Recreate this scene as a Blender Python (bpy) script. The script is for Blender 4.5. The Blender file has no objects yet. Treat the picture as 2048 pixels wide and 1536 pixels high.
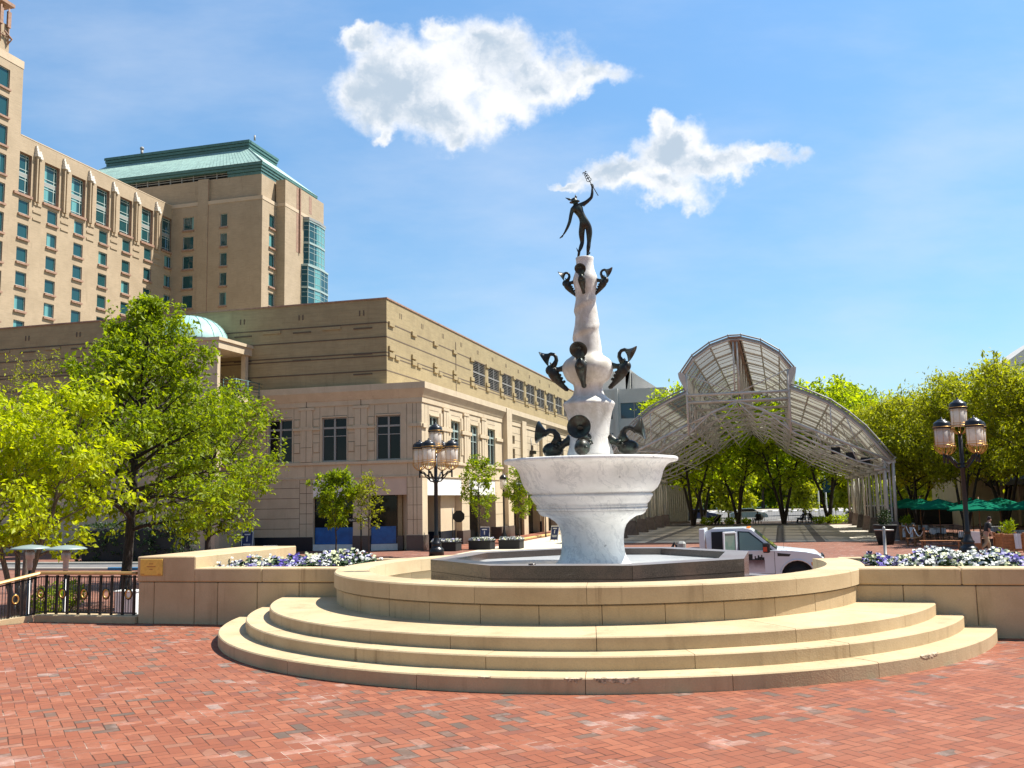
# Plaza with a marble fountain, shop building, hotel and arched pavilion (all geometry is built below, world axes follow the street grid)
SUN_AZ_DEG, SUN_EL_DEG, SUN_E = 62.0, 58.0, 5.0
SKY_S, SKY_AIR, SKY_DUST, SKY_OZ = 0.06, 0.95, 0.15, 2.2
SKY_TINT = (0.79, 1.0, 1.03)
CL_D, CL_L, VEIL = (4.7, 5.8, 7.0), (9.7, 9.8, 10.0), 0.38
EXPO = 0.85
SKY_GAIN = 0.72
import bpy, math, random
import numpy as np
from mathutils import Vector, Matrix
PI = math.pi
scene = bpy.context.scene
COL = scene.collection
ZL = -1.3            # level of the lower street and plaza; the fountain terrace is at 0

# ---------------------------------------------------------------- properties
def tag(o, label=None, cat=None, group=None, kind=None):
    if label: o['label'] = label
    if cat: o['category'] = cat
    if group: o['group'] = group
    if kind: o['kind'] = kind
    return o

def thing(name, loc=(0, 0, 0), rz=0.0, label=None, cat=None, group=None):
    o = bpy.data.objects.new(name, None)
    COL.objects.link(o)
    o.location = loc
    o.rotation_euler = (0, 0, rz)
    o.empty_display_size = 0.2
    return tag(o, label, cat, group)

def link(name, me, parent=None, loc=(0, 0, 0), rot=(0, 0, 0)):
    o = bpy.data.objects.new(name, me)
    COL.objects.link(o)
    o.location = loc
    o.rotation_euler = rot
    if parent is not None: o.parent = parent
    return o

def copy_tree(o, parent=None):
    c = o.copy()
    COL.objects.link(c)
    c.parent = parent
    for ch in list(o.children): copy_tree(ch, c)
    return c

# ---------------------------------------------------------------- mesh builder
class MB:
    def __init__(s):
        s.v = []; s.f = []; s.m = []; s.sm = []
    def add(s, vs, fs, mi=0, smooth=False):
        b = len(s.v)
        s.v.extend([tuple(p) for p in vs])
        for f in fs:
            s.f.append(tuple(b + i for i in f)); s.m.append(mi); s.sm.append(smooth)
    def box(s, x0, x1, y0, y1, z0, z1, mi=0):
        if x0 > x1: x0, x1 = x1, x0
        if y0 > y1: y0, y1 = y1, y0
        if z0 > z1: z0, z1 = z1, z0
        s.add([(x0,y0,z0),(x1,y0,z0),(x1,y1,z0),(x0,y1,z0),(x0,y0,z1),(x1,y0,z1),(x1,y1,z1),(x0,y1,z1)],
              [(0,3,2,1),(4,5,6,7),(0,1,5,4),(1,2,6,5),(2,3,7,6),(3,0,4,7)], mi)
    def bbox(s, x0, x1, y0, y1, z0, z1, b=0.01, mi=0):
        """box with chamfered edges"""
        if x0 > x1: x0, x1 = x1, x0
        if y0 > y1: y0, y1 = y1, y0
        if z0 > z1: z0, z1 = z1, z0
        b = min(b, (x1-x0)*.45, (y1-y0)*.45, (z1-z0)*.45)
        vs = []
        idx = {}
        X = (x0, x1); Y = (y0, y1); Z = (z0, z1)
        for i in (0, 1):
            for j in (0, 1):
                for k in (0, 1):
                    sx = b if i == 0 else -b; sy = b if j == 0 else -b; sz = b if k == 0 else -b
                    idx[i,j,k,0] = len(vs); vs.append((X[i], Y[j]+sy, Z[k]+sz))
                    idx[i,j,k,1] = len(vs); vs.append((X[i]+sx, Y[j], Z[k]+sz))
                    idx[i,j,k,2] = len(vs); vs.append((X[i]+sx, Y[j]+sy, Z[k]))
        fs = []
        q = lambda *a: fs.append(tuple(idx[t] for t in a))
        q((0,0,0,0),(0,0,1,0),(0,1,1,0),(0,1,0,0)); q((1,0,0,0),(1,1,0,0),(1,1,1,0),(1,0,1,0))
        q((0,0,0,1),(1,0,0,1),(1,0,1,1),(0,0,1,1)); q((0,1,0,1),(0,1,1,1),(1,1,1,1),(1,1,0,1))
        q((0,0,0,2),(0,1,0,2),(1,1,0,2),(1,0,0,2)); q((0,0,1,2),(1,0,1,2),(1,1,1,2),(0,1,1,2))
        for i in (0,1):
            for j in (0,1):
                a = [(i,j,0,0),(i,j,1,0),(i,j,1,1),(i,j,0,1)]
                q(*(a if (i ^ j) else a[::-1]))
        for i in (0,1):
            for k in (0,1):
                a = [(i,0,k,0),(i,0,k,2),(i,1,k,2),(i,1,k,0)]
                q(*(a if (i ^ k) else a[::-1]))
        for j in (0,1):
            for k in (0,1):
                a = [(0,j,k,1),(1,j,k,1),(1,j,k,2),(0,j,k,2)]
                q(*(a if (j ^ k) else a[::-1]))
        for i in (0,1):
            for j in (0,1):
                for k in (0,1):
                    a = [(i,j,k,0),(i,j,k,1),(i,j,k,2)]
                    q(*(a if (i + j + k) % 2 else a[::-1]))
        s.add(vs, fs, mi)
    def tube(s, pts, rad, n=8, mi=0, cap=True, smooth=True):
        pts = [Vector(p) for p in pts]
        if not hasattr(rad, '__len__'): rad = [rad] * len(pts)
        vs = []; fs = []
        t = (pts[1] - pts[0]).normalized()
        u = t.orthogonal().normalized()
        for i, p in enumerate(pts):
            if i == 0: t2 = (pts[1] - p)
            elif i == len(pts) - 1: t2 = (p - pts[i-1])
            else: t2 = (pts[i+1] - pts[i-1])
            t2 = t2.normalized()
            u = (u - t2 * u.dot(t2))
            if u.length < 1e-6: u = t2.orthogonal()
            u.normalize()
            w = t2.cross(u)
            for k in range(n):
                a = 2 * PI * k / n
                vs.append(p + (u * math.cos(a) + w * math.sin(a)) * rad[i])
        for i in range(len(pts) - 1):
            for k in range(n):
                k2 = (k + 1) % n
                fs.append((i*n+k, i*n+k2, (i+1)*n+k2, (i+1)*n+k))
        s.add(vs, fs, mi, smooth)
        if cap:
            L = (len(pts)-1)*n
            b = len(s.v) - len(vs)
            s.f.append(tuple(b + k for k in range(n))[::-1]); s.m.append(mi); s.sm.append(False)
            s.f.append(tuple(b + L + k for k in range(n))); s.m.append(mi); s.sm.append(False)
    def lathe(s, prof, n=32, c=(0, 0, 0), mi=0, smooth=True, rfun=None, a0=0.0, a1=2*PI, axis=None):
        """prof: list of (r, z)"""
        full = abs(a1 - a0 - 2*PI) < 1e-6
        m = n if full else n + 1
        vs = []
        for r, z in prof:
            for k in range(m):
                a = a0 + (a1 - a0) * k / n
                rr = rfun(r, z, a) if rfun else r
                vs.append((c[0] + rr*math.cos(a), c[1] + rr*math.sin(a), c[2] + z))
        fs = []
        for i in range(len(prof) - 1):
            for k in range(n):
                k2 = (k + 1) % m
                fs.append((i*m+k, i*m+k2, (i+1)*m+k2, (i+1)*m+k))
        if axis is not None:
            M = Vector((0,0,1)).rotation_difference(Vector(axis)).to_matrix()
            cc = Vector(c)
            vs = [cc + M @ (Vector(p) - cc) for p in vs]
        s.add(vs, fs, mi, smooth)
    def ball(s, c, r, n=12, mi=0, scale=(1,1,1)):
        prof = [(r*math.sin(PI*i/(n//2+2)), -r*math.cos(PI*i/(n//2+2))) for i in range(n//2+3)]
        b = len(s.v)
        s.lathe(prof, n, (0,0,0), mi)
        for i in range(b, len(s.v)):
            p = s.v[i]; s.v[i] = (c[0]+p[0]*scale[0], c[1]+p[1]*scale[1], c[2]+p[2]*scale[2])
    def prism(s, poly, d0, d1, axis='y', mi=0):
        """polygon (a,b) extruded; axis y: (a,d,b); axis x: (d,a,b); axis z: (a,b,d)"""
        f = {'y': lambda a,b,d: (a,d,b), 'x': lambda a,b,d: (d,a,b), 'z': lambda a,b,d: (a,b,d)}[axis]
        n = len(poly)
        vs = [f(a,b,d0) for a,b in poly] + [f(a,b,d1) for a,b in poly]
        fs = [tuple(range(n)), tuple(range(n, 2*n))[::-1]] + [(i, n+i, n+(i+1)%n, (i+1)%n) for i in range(n)]
        s.add(vs, fs, mi)
    def arc_block(s, r0, r1, a0, a1, z0, z1, c=(0,0), b=0.012, n=6, mi=0):
        """curved stone with a chamfered outer top edge"""
        prof = [(r0, z0), (r1, z0), (r1, z1-b), (r1-b, z1), (r0, z1)]
        vs = []
        for k in range(n+1):
            a = a0 + (a1-a0)*k/n
            for r, z in prof: vs.append((c[0]+r*math.cos(a), c[1]+r*math.sin(a), z))
        fs = []
        m = len(prof)
        for k in range(n):
            for i in range(m):
                i2 = (i+1) % m
                fs.append((k*m+i, (k+1)*m+i, (k+1)*m+i2, k*m+i2))
        fs.append(tuple(range(m))); fs.append(tuple(n*m+i for i in range(m))[::-1])
        s.add(vs, fs, mi)
    def mesh(s, name, mats):
        me = bpy.data.meshes.new(name)
        me.from_pydata(s.v, [], s.f)
        for m in (mats if isinstance(mats, (list, tuple)) else [mats]): me.materials.append(m)
        me.polygons.foreach_set('material_index', s.m)
        me.polygons.foreach_set('use_smooth', s.sm)
        import bmesh
        bm = bmesh.new(); bm.from_mesh(me)
        bmesh.ops.recalc_face_normals(bm, faces=bm.faces)
        bm.to_mesh(me); bm.free()
        me.update()
        return me
    def build(s, name, mats, parent=None, loc=(0,0,0), rot=(0,0,0)):
        return link(name, s.mesh(name, mats), parent, loc, rot)

def skin(name, nodes, edges, mat, parent=None, sub=2, loc=(0,0,0), rot=(0,0,0), smooth=True, root=0):
    """one continuous skinned body from joints (co, radius)"""
    me = bpy.data.meshes.new(name)
    me.from_pydata([n[0] for n in nodes], edges, [])
    o = bpy.data.objects.new(name, me)
    COL.objects.link(o)
    md = o.modifiers.new('s', 'SKIN')
    md.use_smooth_shade = smooth
    for i, n in enumerate(nodes):
        r = n[1] if hasattr(n[1], '__len__') else (n[1], n[1])
        me.skin_vertices[0].data[i].radius = r
        me.skin_vertices[0].data[i].use_root = (i == root)
    o.modifiers.new('b', 'SUBSURF').levels = sub
    o.modifiers['b'].render_levels = sub
    dg = bpy.context.evaluated_depsgraph_get()
    dg.update()
    m2 = bpy.data.meshes.new_from_object(o.evaluated_get(dg))
    bpy.data.objects.remove(o)
    m2.name = name
    m2.materials.clear(); m2.materials.append(mat)
    for p in m2.polygons: p.use_smooth = True; p.material_index = 0
    return link(name, m2, parent, loc, rot)

# ---------------------------------------------------------------- materials
def mat_new(name):
    m = bpy.data.materials.new(name)
    m.use_nodes = True
    nt = m.node_tree
    for n in list(nt.nodes): nt.nodes.remove(n)
    out = nt.nodes.new('ShaderNodeOutputMaterial')
    b = nt.nodes.new('ShaderNodeBsdfPrincipled')
    nt.links.new(b.outputs[0], out.inputs[0])
    return m, nt, b

class NT:
    """tiny node expression helper"""
    def __init__(s, nt): s.nt = nt
    def n(s, t, **k):
        x = s.nt.nodes.new(t)
        for a, v in k.items(): setattr(x, a, v)
        return x
    def put(s, sock, v):
        if isinstance(v, bpy.types.NodeSocket): s.nt.links.new(v, sock)
        elif v is not None:
            if hasattr(v, '__len__') and hasattr(sock.default_value, '__len__') and len(v) == 3 and len(sock.default_value) == 4: v = (*v, 1)
            sock.default_value = v
    def m(s, op, a, b=None, c=None, clamp=False):
        x = s.n('ShaderNodeMath', operation=op, use_clamp=clamp)
        s.put(x.inputs[0], a)
        if b is not None: s.put(x.inputs[1], b)
        if c is not None: s.put(x.inputs[2], c)
        return x.outputs[0]
    def vm(s, op, a, b=None, out=0):
        x = s.n('ShaderNodeVectorMath', operation=op)
        s.put(x.inputs[0], a)
        if b is not None:
            if op == 'SCALE': s.put(x.inputs['Scale'], b)
            else: s.put(x.inputs[1], b)
        return x.outputs['Value'] if out else x.outputs[0]
    def mix(s, f, a, b, mode='MIX'):
        x = s.n('ShaderNodeMix', data_type='RGBA', blend_type=mode)
        s.put(x.inputs[0], f); s.put(x.inputs[6], a); s.put(x.inputs[7], b)
        return x.outputs[2]
    def noise(s, v, scale, det=4, rough=0.55, out=0, dist=0.0):
        x = s.n('ShaderNodeTexNoise')
        if v is not None: s.put(x.inputs['Vector'], v)
        s.put(x.inputs['Scale'], scale); s.put(x.inputs['Detail'], det); s.put(x.inputs['Roughness'], rough); s.put(x.inputs['Distortion'], dist)
        return x.outputs[out]
    def ss(s, x, lo, hi):
        r = s.n('ShaderNodeMapRange', interpolation_type='SMOOTHSTEP')
        s.put(r.inputs[0], x); s.put(r.inputs[1], lo); s.put(r.inputs[2], hi); s.put(r.inputs[3], 0.0); s.put(r.inputs[4], 1.0)
        return r.outputs[0]
    def xyz(s, v):
        x = s.n('ShaderNodeSeparateXYZ'); s.put(x.inputs[0], v)
        return x.outputs
    def comb(s, x, y, z):
        c = s.n('ShaderNodeCombineXYZ')
        for i, q in enumerate((x, y, z)): s.put(c.inputs[i], q)
        return c.outputs[0]
    def obj(s): return s.n('ShaderNodeTexCoord').outputs['Object']
    def pos(s): return s.n('ShaderNodeNewGeometry').outputs['Position']
    def bump(s, h, st=0.3, d=0.01):
        x = s.n('ShaderNodeBump')
        s.put(x.inputs['Height'], h); s.put(x.inputs['Strength'], st); s.put(x.inputs['Distance'], d)
        return x.outputs[0]

def simple(name, col, rough=0.6, metal=0.0, var=0.0, vscale=6.0, bump=0.0, bscale=40.0, spec=0.5):
    m, nt, b = mat_new(name)
    N = NT(nt)
    b.inputs['Roughness'].default_value = rough
    b.inputs['Metallic'].default_value = metal
    b.inputs['Specular IOR Level'].default_value = spec
    b.inputs['Base Color'].default_value = (*col, 1)
    if var > 0:
        p = N.pos()
        f = N.noise(p, vscale, 6, 0.6)
        f = N.ss(f, 0.3, 0.7)
        lo = tuple(c*(1-var) for c in col); hi = tuple(min(1, c*(1+var)) for c in col)
        N.put(b.inputs['Base Color'], N.mix(f, lo, hi))
    if bump > 0:
        N.put(b.inputs['Normal'], N.bump(N.noise(N.pos(), bscale, 4), bump, 0.01))
    return m

def stone(name, c1, c2, stain=(0.12, 0.09, 0.06), rough=0.8, scale=3.0, streak=0.25, grain=60.0, spec=0.3, blocks=0.0, course=False):
    """cast stone / precast with mottling, fine grain and vertical weather streaks"""
    m, nt, b = mat_new(name)
    N = NT(nt)
    p = N.pos()
    f = N.ss(N.noise(p, scale, 8, 0.62), 0.3, 0.72)
    col = N.mix(f, c1, c2)
    g = N.noise(p, grain, 3, 0.6)
    col = N.mix(N.m('MULTIPLY', N.ss(g, 0.35, 0.75), 0.22), col, tuple(c*0.6 for c in c1))
    sp = N.vm('MULTIPLY', p, (1.6, 1.6, 0.22))
    st = N.ss(N.noise(sp, 1.3, 6, 0.65), 0.56, 0.78)
    col = N.mix(N.m('MULTIPLY', st, streak), col, stain)
    if course:
        cs = N.noise(N.vm('MULTIPLY', p, (0.5, 0.5, 7.0)), 1.6, 5, 0.7)
        col = N.mix(N.m('MULTIPLY', N.ss(cs, 0.42, 0.66), 0.45), col, tuple(c*0.62 for c in c1))
    # drips and rain marks: narrow vertical streaks in drifts
    dr = N.m('MULTIPLY', N.ss(N.noise(N.vm('MULTIPLY', p, (7.0, 7.0, 0.35)), 1.6, 4, 0.6), 0.55, 0.75), N.ss(N.noise(p, 0.8, 4, 0.6), 0.45, 0.65))
    col = N.mix(N.m('MULTIPLY', dr, streak * 1.2), col, stain)
    blot = N.ss(N.noise(p, scale * 2.7, 8, 0.75), 0.55, 0.8)
    col = N.mix(N.m('MULTIPLY', blot, 0.28), col, tuple(min(1, c * 1.25) for c in c1))
    if blocks > 0:
        ri = N.n('ShaderNodeNewGeometry').outputs['Random Per Island']
        k = N.m('MULTIPLY_ADD', ri, blocks, 1.0 - blocks * .5)
        col = N.mix(1.0, col, N.comb(k, k, k), 'MULTIPLY')
    N.put(b.inputs['Base Color'], col)
    b.inputs['Roughness'].default_value = rough
    b.inputs['Specular IOR Level'].default_value = spec
    N.put(b.inputs['Normal'], N.bump(N.m('ADD', g, N.m('MULTIPLY', N.noise(p, grain * .25, 4), .8)), 0.35, 0.006))
    return m

def herringbone(name, w=0.095, rot=45.0, sets=None, joint=(0.085, 0.035, 0.02), dirt=1.0, fade=1.0):
    m, nt, b = mat_new(name)
    N = NT(nt)
    p = N.pos()
    rt = N.n('ShaderNodeVectorRotate', rotation_type='Z_AXIS')
    N.put(rt.inputs['Vector'], p); rt.inputs['Angle'].default_value = math.radians(rot)
    wob = N.vm('SCALE', N.vm('SUBTRACT', N.noise(p, 0.9, 2, 0.5, 1), (0.5, 0.5, 0.5)), 0.05)
    q = N.vm('SCALE', N.vm('ADD', rt.outputs[0], wob), 1.0 / w)
    x, y, z = N.xyz(q)
    i = N.m('FLOOR', x); j = N.m('FLOOR', y)
    fx = N.m('SUBTRACT', x, i); fy = N.m('SUBTRACT', y, j)
    k = N.m('FLOORED_MODULO', N.m('SUBTRACT', i, j), 4.0)
    isv = N.m('GREATER_THAN', k, 1.5)
    k2 = N.m('COMPARE', k, 2.0, 0.1)
    hx = N.m('ADD', fx, k)                                   # along a horizontal brick, 0..2
    vy = N.m('ADD', fy, k2)                                  # along a vertical brick, 0..2
    lng = N.m('ADD', N.m('MULTIPLY', hx, N.m('SUBTRACT', 1.0, isv)), N.m('MULTIPLY', vy, isv))
    sht = N.m('ADD', N.m('MULTIPLY', fy, N.m('SUBTRACT', 1.0, isv)), N.m('MULTIPLY', fx, isv))
    dl = N.m('MINIMUM', lng, N.m('SUBTRACT', 2.0, lng))
    dsx = N.m('MINIMUM', sht, N.m('SUBTRACT', 1.0, sht))
    d = N.m('MINIMUM', dl, dsx)
    bi = N.m('SUBTRACT', i, N.m('MULTIPLY', k, N.m('SUBTRACT', 1.0, isv)))
    bj = N.m('SUBTRACT', j, N.m('MULTIPLY', k2, isv))
    wn = N.n('ShaderNodeTexWhiteNoise', noise_dimensions='3D')
    N.put(wn.inputs[0], N.comb(bi, bj, isv))
    r = wn.outputs[0]
    wx, wy, wz = N.xyz(wn.outputs[1])
    ramp = N.n('ShaderNodeValToRGB')
    cr = ramp.color_ramp
    cr.interpolation = 'CONSTANT'
    sets = sets or [(0.0, (0.235, 0.074, 0.038)), (0.20, (0.28, 0.092, 0.047)), (0.42, (0.255, 0.082, 0.042)), (0.62, (0.31, 0.108, 0.056)),
                    (0.77, (0.195, 0.070, 0.044)), (0.86, (0.265, 0.118, 0.072)), (0.925, (0.115, 0.085, 0.064))]
    while len(cr.elements) < len(sets): cr.elements.new(0.5)
    for e, (po, c) in zip(cr.elements, sets): e.position = po; e.color = (*c, 1)
    # patches in which grey bricks are commoner
    pat = N.m('MULTIPLY', N.m('SUBTRACT', N.noise(p, 0.45, 3, 0.6), 0.5), 0.30)
    N.put(ramp.inputs[0], N.m('ADD', r, pat, clamp=True))
    col = ramp.outputs[0]
    mott = N.noise(p, 22, 5, 0.7)
    col = N.mix(N.m('MULTIPLY', N.ss(mott, 0.35, 0.75), 0.55), col, N.mix(0.6, col, (0.17, 0.07, 0.045)))
    big = N.noise(p, 1.1, 8, 0.72)
    col = N.mix(N.m('MULTIPLY', N.ss(big, 0.42, 0.7), 0.40), col, (0.29, 0.125, 0.075))
    col = N.mix(N.m('MULTIPLY', N.ss(N.noise(p, 4.5, 7, 0.75), 0.5, 0.75), 0.5), col, (0.115, 0.055, 0.038))
    # pale efflorescence, in patches that follow single bricks
    eff = N.ss(N.m('ADD', N.noise(N.vm('MULTIPLY', p, (1, 1, 1)), 1.3, 8, 0.72), N.m('MULTIPLY', N.m('SUBTRACT', wx, 0.5), 0.16)), 0.55, 0.80)
    col = N.mix(N.m('MULTIPLY', eff, 0.85 * dirt), col, (0.46, 0.31, 0.26))
    spk = N.ss(N.noise(N.vm('MULTIPLY', p, (1.0, 1.7, 1)), 2.6, 9, 0.82), 0.62, 0.76)
    col = N.mix(N.m('MULTIPLY', spk, 0.62 * dirt), col, (0.60, 0.47, 0.40))
    jw = N.m('MULTIPLY_ADD', N.m('MULTIPLY', wy, wy), 0.07, 0.025)
    jm = N.m('SUBTRACT', 1.0, N.ss(d, N.m('MULTIPLY', jw, 0.5), jw))
    jn = N.ss(N.noise(p, 1.3, 6, 0.7), 0.52, 0.66)
    jc = N.mix(jn, joint, (0.46, 0.32, 0.24))
    col = N.mix(N.m('MULTIPLY', jm, 0.95 * fade), col, jc)
    N.put(b.inputs['Base Color'], col)
    b.inputs['Roughness'].default_value = 0.82
    b.inputs['Specular IOR Level'].default_value = 0.25
    h = N.m('ADD', N.m('MULTIPLY', N.m('SUBTRACT', 1.0, jm), 0.7), N.m('ADD', N.m('MULTIPLY', wz, 0.5), N.m('MULTIPLY', mott, 0.25)))
    N.put(b.inputs['Normal'], N.bump(h, 0.55 * fade, 0.012))
    return m

def marble(name):
    m, nt, b = mat_new(name)
    N = NT(nt)
    p = N.obj()
    rp = N.n('ShaderNodeVectorRotate', rotation_type='EULER_XYZ')
    N.put(rp.inputs['Vector'], p); rp.inputs['Rotation'].default_value = (0.4, 0.6, 0.2)
    q = N.vm('ADD', rp.outputs[0], N.vm('SCALE', N.noise(p, 1.1, 5, 0.6, 1), 0.9))
    a = N.noise(N.vm('MULTIPLY', q, (3.0, 0.7, 0.7)), 1.4, 6, 0.65)
    v1 = N.m('SUBTRACT', 1.0, N.ss(N.m('ABSOLUTE', N.m('SUBTRACT', a, 0.5)), 0.0, 0.035))
    a2 = N.noise(N.vm('MULTIPLY', q, (5.0, 1.2, 1.2)), 2.3, 6, 0.7)
    v2 = N.m('SUBTRACT', 1.0, N.ss(N.m('ABSOLUTE', N.m('SUBTRACT', a2, 0.5)), 0.0, 0.02))
    cl = N.ss(N.noise(p, 1.6, 7, 0.65), 0.35, 0.7)
    col = N.mix(cl, (0.84, 0.815, 0.76), (0.64, 0.62, 0.57))
    col = N.mix(N.m('MULTIPLY', v1, 0.32), col, (0.30, 0.30, 0.30))
    col = N.mix(N.m('MULTIPLY', v2, 0.16), col, (0.34, 0.33, 0.31))
    # grey-brown weathering on the column, blotchy and heavier in the middle courses
    x, y, z = N.xyz(p)
    zz = N.m('MULTIPLY', N.ss(z, 2.2, 3.0), N.m('SUBTRACT', 1.0, N.ss(z, 4.6, 5.6)))
    wth = N.m('MULTIPLY', N.ss(N.noise(N.vm('MULTIPLY', p, (1, 1, 0.6)), 2.2, 8, 0.7), 0.33, 0.66), zz)
    col = N.mix(N.m('MULTIPLY', wth, 0.92), col, (0.41, 0.365, 0.285))
    spk = N.ss(N.noise(p, 9, 3, 0.5), 0.70, 0.76)
    col = N.mix(N.m('MULTIPLY', spk, 0.5), col, (0.16, 0.15, 0.13))
    N.put(b.inputs['Base Color'], col)
    b.inputs['Roughness'].default_value = 0.5
    b.inputs['Specular IOR Level'].default_value = 0.4
    N.put(b.inputs['Normal'], N.bump(N.noise(p, 30, 4), 0.08, 0.01))
    return m

def granite(name, c1, c2, rough):
    m, nt, b = mat_new(name)
    N = NT(nt)
    p = N.pos()
    f = N.noise(p, 90, 2, 0.7)
    col = N.mix(N.ss(f, 0.35, 0.65), c1, c2)
    big = N.ss(N.noise(p, 1.3, 6, 0.7), 0.45, 0.7)
    col = N.mix(N.m('MULTIPLY', big, 0.45), col, (0.13, 0.075, 0.055))
    w = N.ss(N.noise(N.vm('MULTIPLY', p, (1, 1, 3)), 3, 6, 0.7), 0.6, 0.78)
    col = N.mix(N.m('MULTIPLY', w, 0.2), col, (0.30, 0.27, 0.25))
    N.put(b.inputs['Base Color'], col)
    b.inputs['Roughness'].default_value = rough
    return m

def bronze(name):
    m, nt, b = mat_new(name)
    N = NT(nt)
    p = N.obj()
    f = N.ss(N.noise(p, 9, 7, 0.7), 0.45, 0.7)
    col = N.mix(f, (0.024, 0.021, 0.016), (0.055, 0.085, 0.066))
    N.put(b.inputs['Base Color'], col)
    b.inputs['Metallic'].default_value = 0.35
    b.inputs['Roughness'].default_value = 0.42
    N.put(b.inputs['Normal'], N.bump(N.noise(p, 30, 3), 0.18, 0.006))
    return m

def leaf(name, c1, c2, c3, trans=0.35):
    m, nt, b = mat_new(name)
    N = NT(nt)
    g = N.n('ShaderNodeNewGeometry')
    ramp = N.n('ShaderNodeValToRGB')
    cr = ramp.color_ramp
    cr.elements.new(0.5)
    for e, (po, c) in zip(cr.elements, ((0.0, c1), (0.55, c2), (1.0, c3))): e.position = po; e.color = (*c, 1)
    N.put(ramp.inputs[0], g.outputs['Random Per Island'])
    N.put(b.inputs['Base Color'], ramp.outputs[0])
    b.inputs['Roughness'].default_value = 0.5
    b.inputs['Specular IOR Level'].default_value = 0.3
    t = N.n('ShaderNodeBsdfTranslucent')
    N.put(t.inputs[0], N.mix(1.0, ramp.outputs[0], (1.55, 1.5, 0.6), 'MULTIPLY'))
    mx = N.n('ShaderNodeMixShader')
    mx.inputs[0].default_value = trans
    nt.links.new(b.outputs[0], mx.inputs[1]); nt.links.new(t.outputs[0], mx.inputs[2])
    out = [n for n in nt.nodes if n.type == 'OUTPUT_MATERIAL'][0]
    nt.links.new(mx.outputs[0], out.inputs[0])
    return m

def bark(name, c1, c2):
    m, nt, b = mat_new(name)
    N = NT(nt)
    p = N.obj()
    f = N.noise(N.vm('MULTIPLY', p, (9, 9, 1.6)), 3, 6, 0.7)
    N.put(b.inputs['Base Color'], N.mix(N.ss(f, 0.35, 0.65), c1, c2))
    b.inputs['Roughness'].default_value = 0.9
    N.put(b.inputs['Normal'], N.bump(f, 0.6, 0.02))
    return m

def hotel_glass(name):
    """tinted glass with drawn curtains behind, different in every window"""
    m, nt, b = mat_new(name)
    N = NT(nt)
    oi = N.n('ShaderNodeObjectInfo').outputs['Random']
    x, y, z = N.xyz(N.n('ShaderNodeTexCoord').outputs['Generated'])
    wn = N.n('ShaderNodeTexWhiteNoise', noise_dimensions='1D'); N.put(wn.inputs['W'], oi)
    wv = N.noise(N.comb(N.m('MULTIPLY', N.m('MAXIMUM', x, 0.0), 0.0), N.m('ADD', N.m('ADD', x, y), N.m('MULTIPLY', oi, 37.0)), 0.0), 9, 2, 0.5)
    open_ = N.ss(N.m('ADD', N.m('ABSOLUTE', N.m('SUBTRACT', N.m('ADD', x, y), N.m('MULTIPLY_ADD', wn.outputs[0], 0.9, 0.55))), N.m('MULTIPLY', N.m('SUBTRACT', wv, 0.5), 0.3)), 0.12, 0.22)
    cur = N.m('MULTIPLY', N.m('SUBTRACT', 1.0, open_), N.ss(wn.outputs[0], 0.25, 0.4))
    cur = N.m('MULTIPLY', cur, N.m('MULTIPLY_ADD', wv, 0.8, 0.4))
    col = N.mix(cur, (0.016, 0.070, 0.078), (0.16, 0.40, 0.39))
    N.put(b.inputs['Base Color'], col)
    b.inputs['Roughness'].default_value = 0.06
    b.inputs['IOR'].default_value = 1.5
    return m

M = {}
M['brick'] = herringbone('red_brick_paving')
FAR = [(0.0, (0.20, 0.088, 0.06)), (0.22, (0.235, 0.105, 0.072)), (0.46, (0.215, 0.096, 0.066)), (0.66, (0.25, 0.118, 0.082)), (0.80, (0.18, 0.085, 0.062)), (0.89, (0.21, 0.115, 0.085)), (0.945, (0.14, 0.105, 0.088))]
M['brick_far'] = herringbone('far_brick_paving', w=0.12, rot=0, sets=FAR, dirt=0.8, fade=0.55)
M['step'] = stone('tan_cast_stone', (0.56, 0.43, 0.255), (0.465, 0.345, 0.195), stain=(0.17, 0.105, 0.05), scale=1.7, streak=0.5, blocks=.14)
M['step_core'] = simple('stone_joint', (0.09, 0.06, 0.035), 0.9)
M['chip'] = simple('broken_stone', (0.50, 0.40, 0.26), 0.9, var=0.6, vscale=26, bump=0.8, bscale=60)
M['marble'] = marble('white_marble')
M['gran_side'] = granite('dark_granite', (0.030, 0.022, 0.018), (0.066, 0.048, 0.040), 0.22)
M['gran_top'] = granite('sky_lit_honed_granite', (0.17, 0.15, 0.145), (0.26, 0.235, 0.225), 0.32)  # paler than the sides: sky reflection put into the top's colour
M['bronze'] = bronze('weathered_bronze')
M['precast'] = stone('tan_precast', (0.41, 0.325, 0.178), (0.335, 0.262, 0.143), stain=(0.20, 0.14, 0.08), scale=0.9, streak=0.4, grain=25, course=True)
M['precast2'] = stone('pale_precast', (0.62, 0.515, 0.36), (0.54, 0.44, 0.30), stain=(0.28, 0.2, 0.13), scale=0.9, streak=0.4, grain=25, blocks=.10)
M['groove'] = simple('wall_joint', (0.13, 0.095, 0.065), 0.9)
M['grn_base'] = simple('brown_granite_base', (0.085, 0.062, 0.056), 0.35, var=0.3, vscale=30)
M['navy_base'] = simple('navy_granite_base', (0.012, 0.016, 0.024), 0.3, var=0.3, vscale=30)
M['panel'] = simple('white_sign_panel', (0.78, 0.76, 0.72), 0.6, var=0.05, vscale=1.5)
M['panel_pink'] = simple('pale_sign_panel', (0.60, 0.47, 0.36), 0.6, var=0.05, vscale=1.5)
M['dark_glass'] = simple('dark_glass', (0.010, 0.011, 0.011), 0.05, spec=0.3)
M['frame_grey'] = simple('window_frame_grey', (0.30, 0.30, 0.275), 0.5)
M['frame_teal'] = simple('window_frame_teal', (0.36, 0.45, 0.42), 0.45)
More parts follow.
